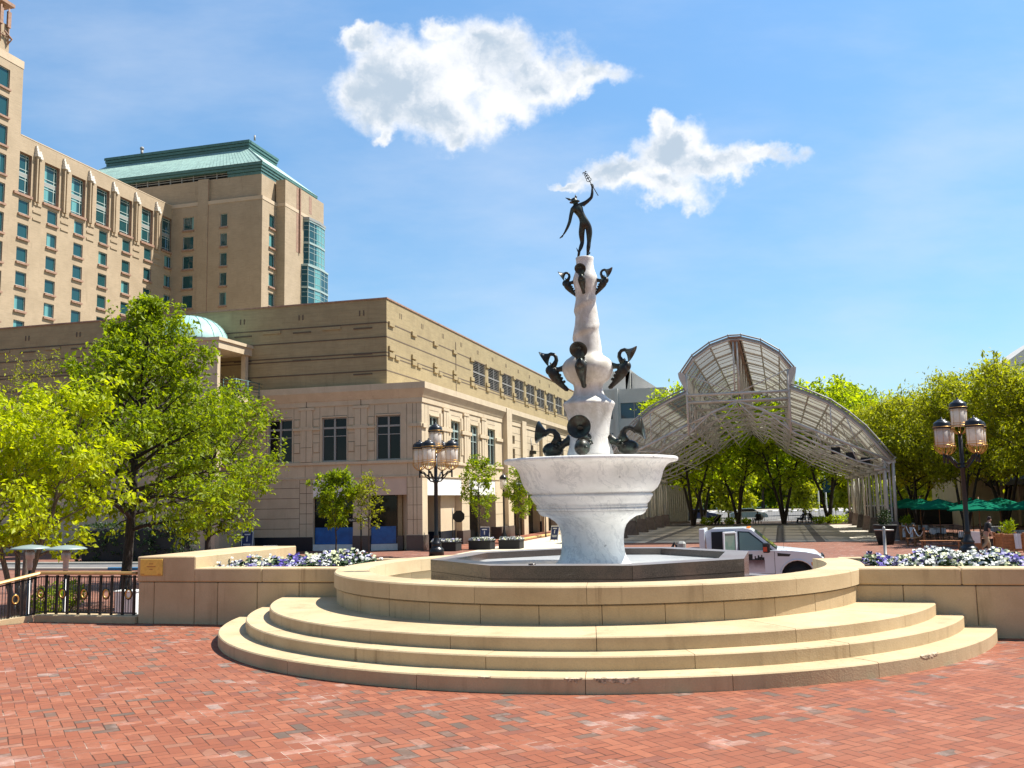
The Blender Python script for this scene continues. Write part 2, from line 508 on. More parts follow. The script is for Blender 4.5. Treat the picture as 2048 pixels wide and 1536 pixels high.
M['blue'] = simple('blue_window_film', (0.008, 0.11, 0.36), 0.3, var=0.2, vscale=2)
M['white'] = simple('white_paint', (0.72, 0.72, 0.70), 0.55, var=0.08, vscale=4)
M['hotel'] = stone('hotel_brick', (0.475, 0.37, 0.25), (0.40, 0.31, 0.205), stain=(0.26, 0.185, 0.12), scale=0.35, streak=0.5, grain=12, course=True)
M['hotel_band'] = stone('hotel_band', (0.60, 0.48, 0.34), (0.54, 0.42, 0.29), stain=(0.35, 0.26, 0.18), scale=0.6, streak=0.2, grain=12)
M['reveal'] = simple('window_surround', (0.33, 0.20, 0.14), 0.8, var=0.2, vscale=3)
M['hglass'] = hotel_glass('hotel_glass')
M['copper'] = simple('green_copper', (0.31, 0.46, 0.405), 0.6, var=0.14, vscale=1.2)
M['copper_dk'] = simple('green_metal_trim', (0.075, 0.17, 0.15), 0.5, var=0.15, vscale=2)
M['dome'] = simple('dome_copper', (0.30, 0.50, 0.46), 0.6, var=0.16, vscale=1.6)
M['black'] = simple('black_metal', (0.010, 0.010, 0.011), 0.32, metal=0.0, spec=0.5)
M['black_matte'] = simple('black_matte', (0.014, 0.014, 0.014), 0.75)
M['gold'] = simple('gold_paint', (0.62, 0.36, 0.10), 0.35, metal=0.65, var=0.2, vscale=20)
M['brass'] = simple('brass_plaque', (0.72, 0.46, 0.10), 0.4, metal=0.45, var=0.1, vscale=20)
M['brass_dk'] = simple('brass_lettering', (0.45, 0.17, 0.04), 0.5)
M['rail'] = simple('tan_handrail', (0.47, 0.28, 0.09), 0.4, metal=0.2, var=0.1, vscale=8)
M['steel'] = simple('galvanised_steel', (0.42, 0.41, 0.38), 0.42, metal=0.5, var=0.12, vscale=4)
M['pav'] = simple('pavilion_paint', (0.55, 0.525, 0.465), 0.5, var=0.12, vscale=2)
M['conc'] = stone('concrete', (0.56, 0.51, 0.42), (0.47, 0.43, 0.355), stain=(0.16, 0.14, 0.12), scale=0.8, streak=0.2, grain=20)
M['conc_dk'] = simple('brown_concrete_foot', (0.17, 0.13, 0.11), 0.8, var=0.2, vscale=4)
M['band'] = simple('dark_paving_band', (0.12, 0.11, 0.105), 0.75, var=0.2, vscale=3)
M['asphalt'] = simple('asphalt', (0.16, 0.155, 0.15), 0.85, var=0.15, vscale=2)
M['yellow'] = simple('yellow_kerb', (0.58, 0.40, 0.15), 0.8, var=0.15, vscale=3)
M['tan_walk'] = simple('tan_crossing', (0.62, 0.55, 0.40), 0.8, var=0.12, vscale=1.0)
M['soil'] = simple('mulch', (0.065, 0.04, 0.026), 0.95, var=0.4, vscale=20, bump=0.8, bscale=30)
M['bark'] = bark('grey_brown_bark', (0.040, 0.030, 0.024), (0.105, 0.082, 0.066))
M['bark_dk'] = bark('dark_bark', (0.018, 0.014, 0.012), (0.052, 0.041, 0.033))
M['bark_pale'] = bark('pale_bark', (0.085, 0.065, 0.050), (0.20, 0.16, 0.125))
M['leaf_a'] = leaf('spring_leaf', (0.115, 0.175, 0.005), (0.205, 0.285, 0.007), (0.32, 0.385, 0.012), 0.52)
M['leaf_y'] = leaf('young_yellow_leaf', (0.25, 0.32, 0.005), (0.40, 0.47, 0.006), (0.52, 0.57, 0.015), 0.5)
M['leaf_l'] = leaf('locust_leaf', (0.15, 0.18, 0.008), (0.27, 0.30, 0.012), (0.39, 0.405, 0.022), 0.52)
M['leaf_d'] = leaf('shade_leaf', (0.17, 0.235, 0.006), (0.29, 0.37, 0.010), (0.42, 0.49, 0.015), 0.7)
M['leaf_h'] = leaf('hedge_leaf', (0.014, 0.032, 0.009), (0.026, 0.058, 0.014), (0.05, 0.095, 0.02), 0.2)
M['umb'] = simple('green_canvas', (0.002, 0.13, 0.07), 0.9, var=0.1, vscale=2, spec=0.05)
M['wood'] = simple('teak', (0.24, 0.105, 0.040), 0.6, var=0.3, vscale=9)
M['wood_or'] = simple('orange_teak', (0.36, 0.15, 0.05), 0.6, var=0.25, vscale=9)
M['cloth'] = simple('white_cloth', (0.70, 0.70, 0.70), 0.85)
M['tyre'] = simple('rubber', (0.012, 0.012, 0.012), 0.85)
M['carpaint'] = simple('white_car_paint', (0.68, 0.72, 0.75), 0.18, var=0.02, vscale=2, spec=0.6)
M['skinc'] = simple('skin', (0.42, 0.24, 0.17), 0.55)
M['khaki'] = simple('khaki_cloth', (0.42, 0.33, 0.20), 0.85)
M['amber'] = simple('amber_lens', (0.75, 0.22, 0.02), 0.25)
M['signblue'] = simple('sign_blue', (0.02, 0.035, 0.12), 0.5)
M['office'] = stone('office_concrete', (0.62, 0.60, 0.56), (0.56, 0.545, 0.51), scale=0.4, streak=0.15, grain=8)
M['office_glass'] = simple('office_glass', (0.015, 0.06, 0.10), 0.05, spec=0.8)

def water_mat():
    m, nt, b = mat_new('shallow_white_pool')
    N = NT(nt)
    p = N.pos()
    f = N.ss(N.noise(p, 2.0, 6, 0.65), 0.35, 0.7)
    N.put(b.inputs['Base Color'], N.mix(f, (0.78, 0.80, 0.80), (0.66, 0.70, 0.71)))
    b.inputs['Roughness'].default_value = 0.12
    N.put(b.inputs['Normal'], N.bump(N.noise(N.vm('MULTIPLY', p, (1, 2.2, 1)), 5, 3), 0.12, 0.03))
    return m
M['water'] = water_mat()

def frosted():
    m, nt, b = mat_new('frosted_lantern_glass')
    N = NT(nt)
    p = N.obj()
    f = N.ss(N.noise(p, 5, 5, 0.6), 0.4, 0.75)
    c = N.mix(N.m('MULTIPLY', f, 0.5), (0.88, 0.82, 0.74), (0.60, 0.54, 0.48))
    N.put(b.inputs['Base Color'], c)
    b.inputs['Roughness'].default_value = 0.25
    t = N.n('ShaderNodeBsdfTranslucent'); N.put(t.inputs[0], c)
    mx = N.n('ShaderNodeMixShader'); mx.inputs[0].default_value = 0.5
    nt.links.new(b.outputs[0], mx.inputs[1]); nt.links.new(t.outputs[0], mx.inputs[2])
    out = [n for n in nt.nodes if n.type == 'OUTPUT_MATERIAL'][0]
    nt.links.new(mx.outputs[0], out.inputs[0])
    return m
M['frost'] = frosted()

def roof_panel_mat():
    m, nt, b = mat_new('translucent_roof_panel')
    N = NT(nt)
    p = N.pos()
    f = N.ss(N.noise(N.vm('MULTIPLY', p, (0.4, 2.0, 0.4)), 1.5, 5, 0.6), 0.3, 0.7)
    c = N.mix(f, (0.37, 0.35, 0.31), (0.47, 0.45, 0.40))
    N.put(b.inputs['Base Color'], c)
    b.inputs['Roughness'].default_value = 0.35
    t = N.n('ShaderNodeBsdfTranslucent'); N.put(t.inputs[0], c)
    mx = N.n('ShaderNodeMixShader'); mx.inputs[0].default_value = 0.6
    nt.links.new(b.outputs[0], mx.inputs[1]); nt.links.new(t.outputs[0], mx.inputs[2])
    out = [n for n in nt.nodes if n.type == 'OUTPUT_MATERIAL'][0]
    tp = N.n('ShaderNodeBsdfTransparent'); m2 = N.n('ShaderNodeMixShader'); m2.inputs[0].default_value = 0.30
    nt.links.new(mx.outputs[0], m2.inputs[1]); nt.links.new(tp.outputs[0], m2.inputs[2])
    nt.links.new(m2.outputs[0], out.inputs[0])
    return m
M['roofp'] = roof_panel_mat()
# ================================================================ terrace, steps, basin walls
FC = (-2.57, 13.47)                      # fountain axis
g = MB()
g.prism([(-40,-30),(40,-30),(40,12.62),(-10.98,12.62),(-11.42,11.55),(-12.6,8.4),(-40,8.4)], -1.35, 0.0, 'z')
tag(g.build('terrace_paving', M['brick']), kind='structure')

def ring_steps():
    root = thing('fountain_steps', (0,0,0), 0, 'three curved tan stone steps wrapping the front of the fountain', 'steps')
    specs = [(5.0, 0.0, 0.14, 4.2, 9), (4.67, 0.10, 0.272, 3.9, 8), (4.38, 0.20, 0.405, 3.3, 7)]
    rnd = random.Random(3)
    for r, z0, z1, ri, nb in specs:
        a_s = PI + math.asin(0.80/r); a_e = 2*PI - math.asin(0.80/r)
        mb = MB()
        cuts = [a_s] + [a_s + (a_e-a_s)*(k + rnd.uniform(-.15,.15))/nb for k in range(1, nb)] + [a_e]
        gap = 0.003/r
        for a, b in zip(cuts[:-1], cuts[1:]):
            mb.arc_block(ri, r + rnd.uniform(-.002,.002), a+gap, b-gap, z0, z1 + rnd.uniform(-.0015,.0015), FC, 0.012, 10)
        mb.arc_block(ri, r-0.014, a_s, a_e, z0, z1-0.012, FC, 0.004, 64, mi=1)
        st = mb.build('step', [M['step'], M['step_core']], root)
        if z0 == 0.0:
            # broken arrises on the lowest step
            for ac, half, dep in ((4.935, .040, .05), (4.86, .016, .035), (5.60, .030, .035), (4.70, .012, .02)):
                cm = MB(); n = 16
                top = []; low = []; back = []
                for k in range(n+1):
                    a = ac - half + 2*half*k/n
                    e = math.sin(PI*k/n)**.6
                    rr = r + 0.004
                    top.append((FC[0]+(r-0.03*e*rnd.uniform(.5,1.3))*math.cos(a), FC[1]+(r-0.03*e)*math.sin(a), z1+0.003))
                    back.append((FC[0]+(rr)*math.cos(a), FC[1]+rr*math.sin(a), z1-0.004))
                    low.append((FC[0]+rr*math.cos(a), FC[1]+rr*math.sin(a), z1-dep*e*rnd.uniform(.45,1.25)-.005))
                vs = top + back + low; m = n+1
                fs = [(k, k+1, m+k+1, m+k) for k in range(n)] + [(m+k, m+k+1, 2*m+k+1, 2*m+k) for k in range(n)]
                cm.add(vs, fs, 0)
                cm.build('broken_edge', M['chip'], st)
    return root
ring_steps()

def basin_wall():
    root = thing('basin_wall', (0,0,0), 0, 'round tan stone basin wall with broad coping around the pool', 'wall')
    rnd = random.Random(5)
    A0, A1 = math.radians(-238), math.radians(18)        # open towards the street behind
    lo = MB(); n = 24
    for k in range(n):
        a = A0 + (A1-A0)*k/n; b = A0 + (A1-A0)*(k+1)/n; gp = 0.0035/3.5
        lo.arc_block(3.15, 3.525 + rnd.uniform(-.0015,.0015), a+gp, b-gp, 0.0, 0.606, FC, 0.012, 6)
    lo.arc_block(3.16, 3.508, A0+.002, A1-.002, 0.0, 0.612, FC, 0.003, 90, mi=1)
    lo.build('wall_course', [M['step'], M['step_core']], root)
    co = MB(); n = 13
    for k in range(n):
        a = A0 + (A1-A0)*k/n; b = A0 + (A1-A0)*(k+1)/n; gp = 0.0022/3.5
        co.arc_block(3.10, 3.56 + rnd.uniform(-.0015,.0015), a+gp, b-gp, 0.616, 0.80 + rnd.uniform(-.001,.001), FC, 0.016, 10)
    co.arc_block(3.12, 3.54, A0+.002, A1-.002, 0.614, 0.788, FC, 0.003, 90, mi=1)
    co.build('coping', [M['step'], M['step_core']], root)
    lip = MB()
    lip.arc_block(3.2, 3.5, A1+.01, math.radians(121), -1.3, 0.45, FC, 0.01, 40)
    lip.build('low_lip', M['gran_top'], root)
basin_wall()
w = MB()
w.lathe([(0.0, 0.42), (3.16, 0.42)], 64, (FC[0], FC[1], 0), smooth=False)
tag(w.build('pool_water', M['water']), kind='structure')

def flank(name, x0, x1, label, joints, cop):
    root = thing(name, (0,0,0), 0, label, 'wall')
    lo = MB()
    xs = [x0] + [j for j in joints if x0 < j < x1] + [x1]
    for a, b in zip(xs[:-1], xs[1:]): lo.bbox(a+.0035, b-.0035, 12.55, 12.86, -0.01, 0.596, 0.010)
    lo.box(x0+.01, x1-.01, 12.565, 12.85, 0, 0.60, 1)
    lo.build('wall_course', [M['step'], M['step_core']], root)
    cp = MB()
    xs = [x0] + [j for j in cop if x0 < j < x1] + [x1]
    for a, b in zip(xs[:-1], xs[1:]): cp.bbox(a+.0015, b-.0015, 12.535, 12.89, 0.606, 0.80, 0.014)
    cp.box(x0+.01, x1-.01, 12.555, 12.88, 0.60, 0.788, 1)
    cp.build('coping', [M['step'], M['step_core']], root)
    # planter behind: rear wall
    rw = MB(); rw.bbox(x0, x1, 14.9, 15.1, ZL, 0.78, .01); rw.build('rear_wall', M['step'], root)
    return root
flank('planter_wall', -8.3, -5.6, 'tan stone planter wall left of the basin with white and violet pansies', [-7.92,-7.28,-6.62], [-7.2])
flank('planter_wall', 0.75, 14.0, 'long tan stone planter wall running right from the basin', [1.35,2.15,3.0,3.9,4.8,5.7,6.6], [2.0,3.8,5.6])

p = thing('stone_pier', (0,0,0), 0, 'thick tan stone pier carrying a brass plaque beside the railing', 'pier')
b = MB()
for a, c in ((-9.25,-8.98),(-8.98,-8.3)): b.bbox(a+.0035, c-.0035, 12.55, 15.6, -0.01, 0.596, .01)
b.box(-9.24,-8.31,12.565,15.59,0,.6,1)
b.build('pier_base', [M['step'], M['step_core']], p)
b = MB(); b.bbox(-9.265,-8.285,12.535,15.6,.604,.97,.014); b.build('pier_cap', M['step'], p)
q = MB(); q.bbox(-9.205,-8.825,12.517,12.538,.695,.935,.006); pl = q.build('plaque', M['brass'], p)
q = MB()
for (x0,x1,z) in ((-9.05,-8.98,.865),(-9.09,-8.94,.825),(-9.04,-8.99,.785),(-9.19,-9.13,.715),(-8.90,-8.845,.715)):
    q.box(x0,x1,12.514,12.5165,z-.006,z+.006)
q.build('plaque_lettering', M['brass_dk'], pl)

# ---- planted beds: soil plus pansies (nobody could count them)
def pansies(name, x0, x1, seed, label, n):
    rnd = np.random.default_rng(seed)
    vs = []; fs = []; mi = []
    def quad(c, u, v, m):
        b = len(vs); vs.extend([tuple(c-u-v), tuple(c+u-v), tuple(c+u+v), tuple(c-u+v)]); fs.append((b,b+1,b+2,b+3)); mi.append(m)
    xs = rnd.uniform(x0, x1, n); ys = 12.92 + rnd.uniform(0, 1, n)**1.3*1.6
    for x, y in zip(xs, ys):
        rr = math.hypot(x-FC[0], y-FC[1])
        if rr < 3.72: continue
        hill = 0.745 + 0.09*math.sin(x*2.3+seed)*math.sin(x*5.1+1) + 0.08*min(1,(y-12.88)/.5)
        z = hill + rnd.uniform(-.09,.07)
        nse = math.sin(x*3.1+seed*2)+.7*math.sin(x*7.7+y*4)+.5*math.sin(y*9+x*13)
        m = 1 if nse > 0.15 else (3 if nse > -0.55 else (2 if nse > -1.15 else 4))
        if rnd.random() < .16: m = int(rnd.integers(1, 6))
        if rnd.random() < .12: m = 5
        for k in range(4):
            a = rnd.uniform(0, 2*PI); s = rnd.uniform(.011,.019)
            d = np.array([math.cos(a)*.02, math.sin(a)*.02-.006, rnd.uniform(-.01,.012)])
            nrm = np.array([rnd.normal(0,.5), -.7+rnd.normal(0,.4), .7+rnd.normal(0,.3)]); nrm /= np.linalg.norm(nrm)
            u = np.cross(nrm, [0,0,1.0]); u /= np.linalg.norm(u); v = np.cross(nrm, u)
            quad(np.array([x,y,z])+d, u*s, v*s, m)
        for k in range(6):
            nrm = rnd.normal(0,1,3); nrm[2] = abs(nrm[2])+.3; nrm /= np.linalg.norm(nrm)
            u = np.cross(nrm, [0.1,0,1.0]); u /= np.linalg.norm(u); v = np.cross(nrm, u)
            s = rnd.uniform(.02,.04)
            quad(np.array([x+rnd.normal(0,.035),y+rnd.normal(0,.035),z-rnd.uniform(.015,.10)]), u*s, v*s*.5, 0)
    me = bpy.data.meshes.new(name); me.from_pydata(vs, [], fs)
    for mm in ('fl_leaf','fl_white','fl_violet','fl_yellow','fl_purple','fl_navy'): me.materials.append(M[mm])
    me.polygons.foreach_set('material_index', mi); me.update()
    o = link(name, me)
    tag(o, label, 'flowers', kind='stuff')
for k, c in (('fl_white',(.72,.72,.66)),('fl_violet',(.38,.36,.56)),('fl_yellow',(.68,.69,.40)),('fl_purple',(.13,.09,.40)),('fl_navy',(.035,.028,.10)),('fl_leaf',(.035,.075,.018))):
    M[k] = simple(k, c, 0.7)
for x0, x1 in ((-8.3,-5.2),(0.6,14.0)):
    s = MB(); 
    if x0 < 0: s.prism([(-8.3,12.8),(-5.9,12.8),(-6.1,14),(-5.6,14.95),(-8.3,14.95)], ZL, .74, 'z')
    else: s.prism([(.8,12.8),(14,12.8),(14,14.95),(.7,14.95),(1.1,13.8)], ZL, .74, 'z')
    tag(s.build('soil_bed', M['soil']), kind='structure')
pansies('pansies', -8.25, -5.35, 1, 'white and violet pansies in the planter left of the basin', 1500)
pansies('pansies', 0.75, 4.6, 7, 'white, yellow and purple pansies in the planter right of the basin', 2000)

# ---- octagonal granite basin
OC = (-2.62, 13.70)
def octa():
    root = thing('octagonal_basin', (OC[0],OC[1],0), 0, 'low octagonal dark granite basin ringing the marble pedestal', 'basin')
    a1 = 2.12/math.cos(PI/8); a0 = 1.80/math.cos(PI/8)
    mb = MB()
    P = lambda r, k: (r*math.cos(PI/8+k*PI/4), r*math.sin(PI/8+k*PI/4))
    for k in range(8):
        p0, p1 = P(a1,k), P(a1,k+1); q0, q1 = P(a0,k), P(a0,k+1)
        for z0, z1, e in ((.3,.735,.0),(.741,.90,.004)):
            s = 1+e/a1; b = .006
            o0 = (p0[0]*s,p0[1]*s); o1 = (p1[0]*s,p1[1]*s)
            # butt joints at the corners
            t = .0025
            dx, dy = o1[0]-o0[0], o1[1]-o0[1]; L = math.hypot(dx,dy); dx/=L; dy/=L
            o0 = (o0[0]+dx*t,o0[1]+dy*t); o1 = (o1[0]-dx*t,o1[1]-dy*t)
            mb.add([(*o0,z0),(*o1,z0),(*o1,z1),(*o0,z1),(*q0,z0),(*q1,z0),(*q1,z1),(*q0,z1)],
                   [(0,1,2,3),(5,4,7,6),(0,3,7,4),(1,5,6,2),(0,4,5,1)], 0)
            if z1 > .8:
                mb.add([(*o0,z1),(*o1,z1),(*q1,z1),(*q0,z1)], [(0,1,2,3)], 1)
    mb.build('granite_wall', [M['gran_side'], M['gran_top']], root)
    sp = MB(); sp.lathe([(0,.012),(.045,.01),(.05,-.02),(.0,-.02)],12,(-.38,-2.0,.905)); sp.build('drain_cap', M['gran_side'], root)
octa()
w = MB()
P = lambda r, k: (OC[0]+r*math.cos(PI/8+k*PI/4), OC[1]+r*math.sin(PI/8+k*PI/4))
rr = 1.81/math.cos(PI/8)
w.add([(*P(rr,k), .80) for k in range(8)], [tuple(range(8))])
tag(w.build('pool_water', M['water']), kind='structure')

# ---- marble fountain: pedestal, bowl, column
ft = thing('marble_fountain', (FC[0],FC[1],0), 0, 'tall white marble fountain with wide bowl and twisted column', 'fountain')
mb = MB()
ped = [(.62,.70),(.55,.78),(.475,.86),(.445,.95),(.432,1.08),(.435,1.18),(.447,1.26),(.475,1.33),(.52,1.385),(.585,1.43),(.625,1.452),(.68,1.462),
       (.715,1.475),(.745,1.50),(.755,1.525),(.755,1.532)]
mb.lathe([(0,.70)]+ped, 64)
mb.build('pedestal', M['marble'], ft)
mb = MB()
bowl = [(.60,1.530),(.762,1.535),(.778,1.548),(.778,1.567),(.766,1.572),(.764,1.578),(.778,1.585),(.778,1.600),(.772,1.612),(.80,1.64),(.828,1.68),(.845,1.715),(.858,1.725),(.858,1.750),(.832,1.756),(.832,1.768),
        (.87,1.79),(.925,1.84),(.96,1.90),(.985,1.97),(1.01,2.06),(1.04,2.12),(1.085,2.165),(1.13,2.185),(1.185,2.195),(1.215,2.203),(1.225,2.222),(1.222,2.245),(1.205,2.258),(1.17,2.258),(1.12,2.23),(1.0,2.16),(.6,2.08),(0,2.06)]
mb.lathe(bowl, 96)
bw = mb.build('bowl', M['marble'], ft)
Zp = lambda y: 2.25 + (917.5-y)*0.007195             # heights measured on the photograph's axis
S = 0.00722
cprof = [(47,915),(45,906),(40,888),(38.3,870),(39.5,855),(42,840),(45.5,824),(50.5,812),(51.5,809),(49,805),(41,800),(37,797),(31.5,791),(28.8,784),(28,776),(30,769),
         (36,764.5),(42,760),(47,751),(50.6,741),(50.6,734),(48,727),(43,720.5),(37,716.5),(31,712),(28.5,706),(27.6,698),(27.5,690),(27,678),(26.2,664),(24.4,650),
         (23.6,636),(23,622),(21.8,608),(20.6,598),(20.3,588),(21.8,576),(24.3,562),(24.6,557),(23.2,551),(20.3,543),(18.3,536),(17.2,527),(17.3,519),(18.2,514.5),(17.6,512.5),(0,512)]
# densify the twisted shaft
dense = []
for (r0,y0),(r1,y1) in zip(cprof[:-1], cprof[1:]):
    n = max(1, int(abs(y0-y1)/3)) if 586 < y0 <= 712 else 1
    for k in range(n): dense.append((r0+(r1-r0)*k/n, y0+(y1-y0)*k/n))
dense.append(cprof[-1])
col = [(r*S, Zp(y)) for r, y in dense]
z_lo, z_hi = Zp(708), Zp(590)
def twist(r, z, a):
    if z < z_lo or z > z_hi: return r
    e = min(1, (z-z_lo)/.10)*min(1, (z_hi-z)/.08)
    ph = a*1.0 - 2*PI*(z-z_lo)/0.40 - 0.9
    t = (ph/(2*PI)) % 1.0
    saw = (t**1.6) if t < .82 else (0.73*(1-t)/.18)
    return r*(1 + e*(0.20*saw - 0.075))
mb = MB(); mb.lathe([(.3,Zp(918))]+col, 72, rfun=twist)
colo = mb.build('column', M['marble'], ft)

# ---- bronze horse-head spouts with a trumpet on a curled neck
def spout_mid():
    k = 0.00134
    Q = lambda dx, dz, y=0: (dx*k, y*k, dz*k)
    mb = MB()
    mb.tube([Q(-25,10),Q(0,12),Q(45,4),Q(100,-8)], [42*k,36*k,27*k,40*k], 12)
    mb.lathe([(0,-6*k),(46*k,-5*k),(48*k,2*k),(34*k,8*k),(0,9*k)], 16, Q(-2,10), axis=(1,0,0))
    mb.tube([Q(170,-8),Q(150,-6),Q(120,-20),Q(95,-68),Q(62,-115),Q(35,-152),Q(8,-182),Q(-18,-205),Q(-30,-222),Q(-28,-236)],
            [18*k,50*k,64*k,58*k,46*k,35*k,28*k,25*k,27*k,14*k], 14)
    mb.ball(Q(138,0), 62*k, 12, scale=(1,.72,.95))
    for s in (-1, 1):
        mb.tube([Q(120,38,s*30),Q(128,62,s*40),Q(140,82,s*36)], [14*k,11*k,3*k], 6)
        mb.ball(Q(92,-30,s*42), 14*k, 8)
        mb.ball(Q(-22,-206,s*18), 11*k, 8)
    for (x,z) in ((66,-60),(48,-95),(22,-132)):
        mb.ball(Q(x-26,z), 17*k, 8)
    mb.tube([Q(118,30),Q(92,70),Q(76,105),Q(80,140),Q(102,168),Q(134,176),Q(160,164),Q(172,150)], [34*k,27*k,22*k,20*k,19*k,20*k,22*k,26*k], 12)
    ax = (.84,0,-.50)
    mb.lathe([(22*k,-14*k),(30*k,0),(40*k,14*k),(56*k,30*k),(78*k,48*k),(92*k,58*k),(93*k,61*k),(88*k,60*k),(70*k,47*k),(46*k,30*k),(24*k,12*k),(10*k,0),(0,-5*k)], 28, Q(166,158), axis=ax)
    return mb.mesh('spout_head', M['bronze'])
def spout_low():
    k = 0.00150
    Q = lambda dx, dz, y=0: (dx*k, y*k, dz*k)
    mb = MB()
    mb.tube([Q(-20,40),Q(10,20),Q(45,2),Q(90,-22),Q(130,-40),Q(180,-58),Q(215,-66)], [46*k,36*k,30*k,46*k,62*k,60*k,30*k], 14)
    mb.ball(Q(140,-46), 72*k, 14, scale=(1.25,.85,.9))
    mb.tube([Q(110,0),Q(100,45),Q(104,80),Q(128,108),Q(162,116),Q(192,104),Q(214,90)], [52*k,36*k,27*k,24*k,23*k,25*k,30*k], 12)
    for s in (-1, 1):
        mb.tube([Q(90,10,s*30),Q(70,0,s*56),Q(60,-20,s*70)], [18*k,14*k,4*k], 6)
        for t in range(5): mb.ball(Q(100+26*t,-20-9*t,s*(50-3*t)), 17*k, 8)
    ax = (.80,0,.12)
    mb.lathe([(24*k,-14*k),(32*k,0),(44*k,14*k),(60*k,30*k),(80*k,48*k),(95*k,60*k),(96*k,63*k),(90*k,62*k),(72*k,48*k),(46*k,30*k),(24*k,12*k),(10*k,0),(0,-5*k)], 28, Q(206,98), axis=ax)
    return mb.mesh('trumpet_spout', M['bronze'])
mid = spout_mid(); low = spout_low()
def put_spouts(me, z, rw, sc, rot0=0.0):
    for k in range(4):
        a = rot0 + k*PI/2
        o = link('spout', me, ft, (rw*math.cos(a), rw*math.sin(a), z), (0,0,a))
        o.scale = (sc,)*3
put_spouts(mid, Zp(737), 0.355, 1.0)
put_spouts(mid, Zp(562), 0.165, 0.66)
put_spouts(low, Zp(886), 0.30, 1.14)

# ---- bronze statue on top: a standing man seen from behind, left arm low, right arm raised with a staff
def statue():
    root = thing('bronze_statue', (FC[0],FC[1],Zp(512.5)-.002), math.radians(15.35), 'dark bronze nude man in winged hat raising a staff atop the column', 'statue')
    k = 0.00144
    V = lambda x, y, d=0: ((x-563)*k, d*k, (985-y)*k)
    n = [ (V(578,640,0),(40*k,36*k)),      #0 pelvis
          (V(556,575,-6),(41*k,30*k)),     #1 waist
          (V(522,505,-2),(52*k,36*k)),     #2 chest
          (V(505,455,4),(36*k,26*k)),      #3 upper chest
          (V(490,425,8),(18*k,18*k)),      #4 neck
          (V(484,405,12),(27*k,29*k)),     #5 head
          (V(476,378,14),(20*k,23*k)),     #6 crown
          (V(455,478,2),(25*k,23*k)),      #7 shoulder (low arm)
          (V(437,540,-4),(19*k,18*k)),     #8
          (V(422,612,-8),(16*k,16*k)),     #9 elbow
          (V(400,665,-2),(15*k,14*k)),     #10
          (V(368,722,8),(10*k,9*k)),       #11 wrist
          (V(352,740,12),(11*k,7*k)),      #12 palm
          (V(560,428,0),(25*k,23*k)),      #13 raised shoulder
          (V(600,408,-4),(20*k,19*k)),     #14
          (V(650,362,-8),(16*k,16*k)),     #15 elbow
          (V(659,315,-6),(15*k,14*k)),     #16
          (V(661,262,-2),(10*k,9*k)),      #17 wrist
          (V(660,235,0),(14*k,11*k)),      #18 fist
          (V(548,665,4),(33*k,34*k)),      #19 hip L
          (V(540,735,14),(30*k,30*k)),     #20
          (V(546,822,24),(19*k,20*k)),     #21 knee
          (V(530,870,8),(21*k,21*k)),      #22 calf
          (V(508,925,-14),(11*k,12*k)),    #23 ankle
          (V(505,950,-18),(12*k,14*k)),    #24 heel
          (V(497,975,14),(12*k,8*k)),      #25 ball of foot
          (V(612,660,0),(33*k,35*k)),      #26 hip R
          (V(618,735,4),(30*k,31*k)),      #27
          (V(612,822,2),(19*k,20*k)),      #28 knee
          (V(604,880,-8),(20*k,21*k)),     #29 calf
          (V(595,942,-4),(11*k,12*k)),     #30 ankle
          (V(592,972,-8),(13*k,12*k)),     #31 heel
          (V(584,976,36),(12*k,8*k)) ]     #32 toes
    e = [(0,1),(1,2),(2,3),(3,4),(4,5),(5,6),(3,7),(7,8),(8,9),(9,10),(10,11),(11,12),(3,13),(13,14),(14,15),(15,16),(16,17),(17,18),
         (0,19),(19,20),(20,21),(21,22),(22,23),(23,24),(24,25),(0,26),(26,27),(27,28),(28,29),(29,30),(30,31),(31,32)]
    n = [(c_, tuple(q*1.10 for q in r_)) for c_, r_ in n]
    body = skin('body', n, e, M['bronze'], root, 2)
    h = MB()
    # fingers of the low hand, thumb; fingers closed round the staff
    for i, (dx, dd) in enumerate(((-4,-3),(-1,0),(2,3),(5,6))):
        L = (30,34,32,25)[i]
        h.tube([V(352+dx,742,12+dd*2), V(340+dx,757,14+dd*2), V(352+dx-L,742+L*.95,18+dd*2)], [4.2*k,3.9*k,2.6*k], 6)
    h.tube([V(358,730,16), V(352,748,26), V(346,760,28)], [4.5*k,4*k,2.5*k], 6)
    for i in range(4):
        z = 222+8*i; cx = 655+3.5*i
        h.tube([V(cx-10,z,-6), V(cx-4,z-1,13), V(cx+8,z,13), V(cx+12,z+1,0)], [4.4*k,4.4*k,4.2*k,3.4*k], 6)
    h.tube([V(670,240,-6), V(672,226,6), V(664,214,12)], [4.8*k,4.4*k,3*k], 6)
    # face, turned away from the plaza
    h.tube([V(484,398,38), V(484,408,46), V(484,412,40)], [4*k,5*k,4*k], 6)
    for s in (-1,1): h.tube([V(484+s*27,398,10), V(484+s*29,408,12)], [5*k,4*k], 6)
    h.build('fingers_and_nose', M['bronze'], body)
    hat = MB()
    hat.lathe([(0,34*k),(16*k,31*k),(26*k,22*k),(30*k,8*k),(33*k,0),(52*k,-8*k),(53*k,-12*k),(34*k,-8*k),(0,-8*k)], 24, V(478,388,12), axis=(-.12,0,1))
    for s, tip, mid_ in ((-1, V(386,354,10), V(425,372,10)), (1, V(488,322,18), V(494,345,16))):
        b0 = V(452,378,10) if s < 0 else V(488,372,14)
        hat.tube([b0, mid_, tip], [9*k,13*k,2*k], 8)
    hat.build('winged_hat', M['bronze'], root)
    st = MB()
    a, b = Vector(V(719,342,0)), Vector(V(590,100,0))
    st.tube([a, b], 4.2*k, 8)
    d = (b-a).normalized(); sd = Vector((d.z,0,-d.x))
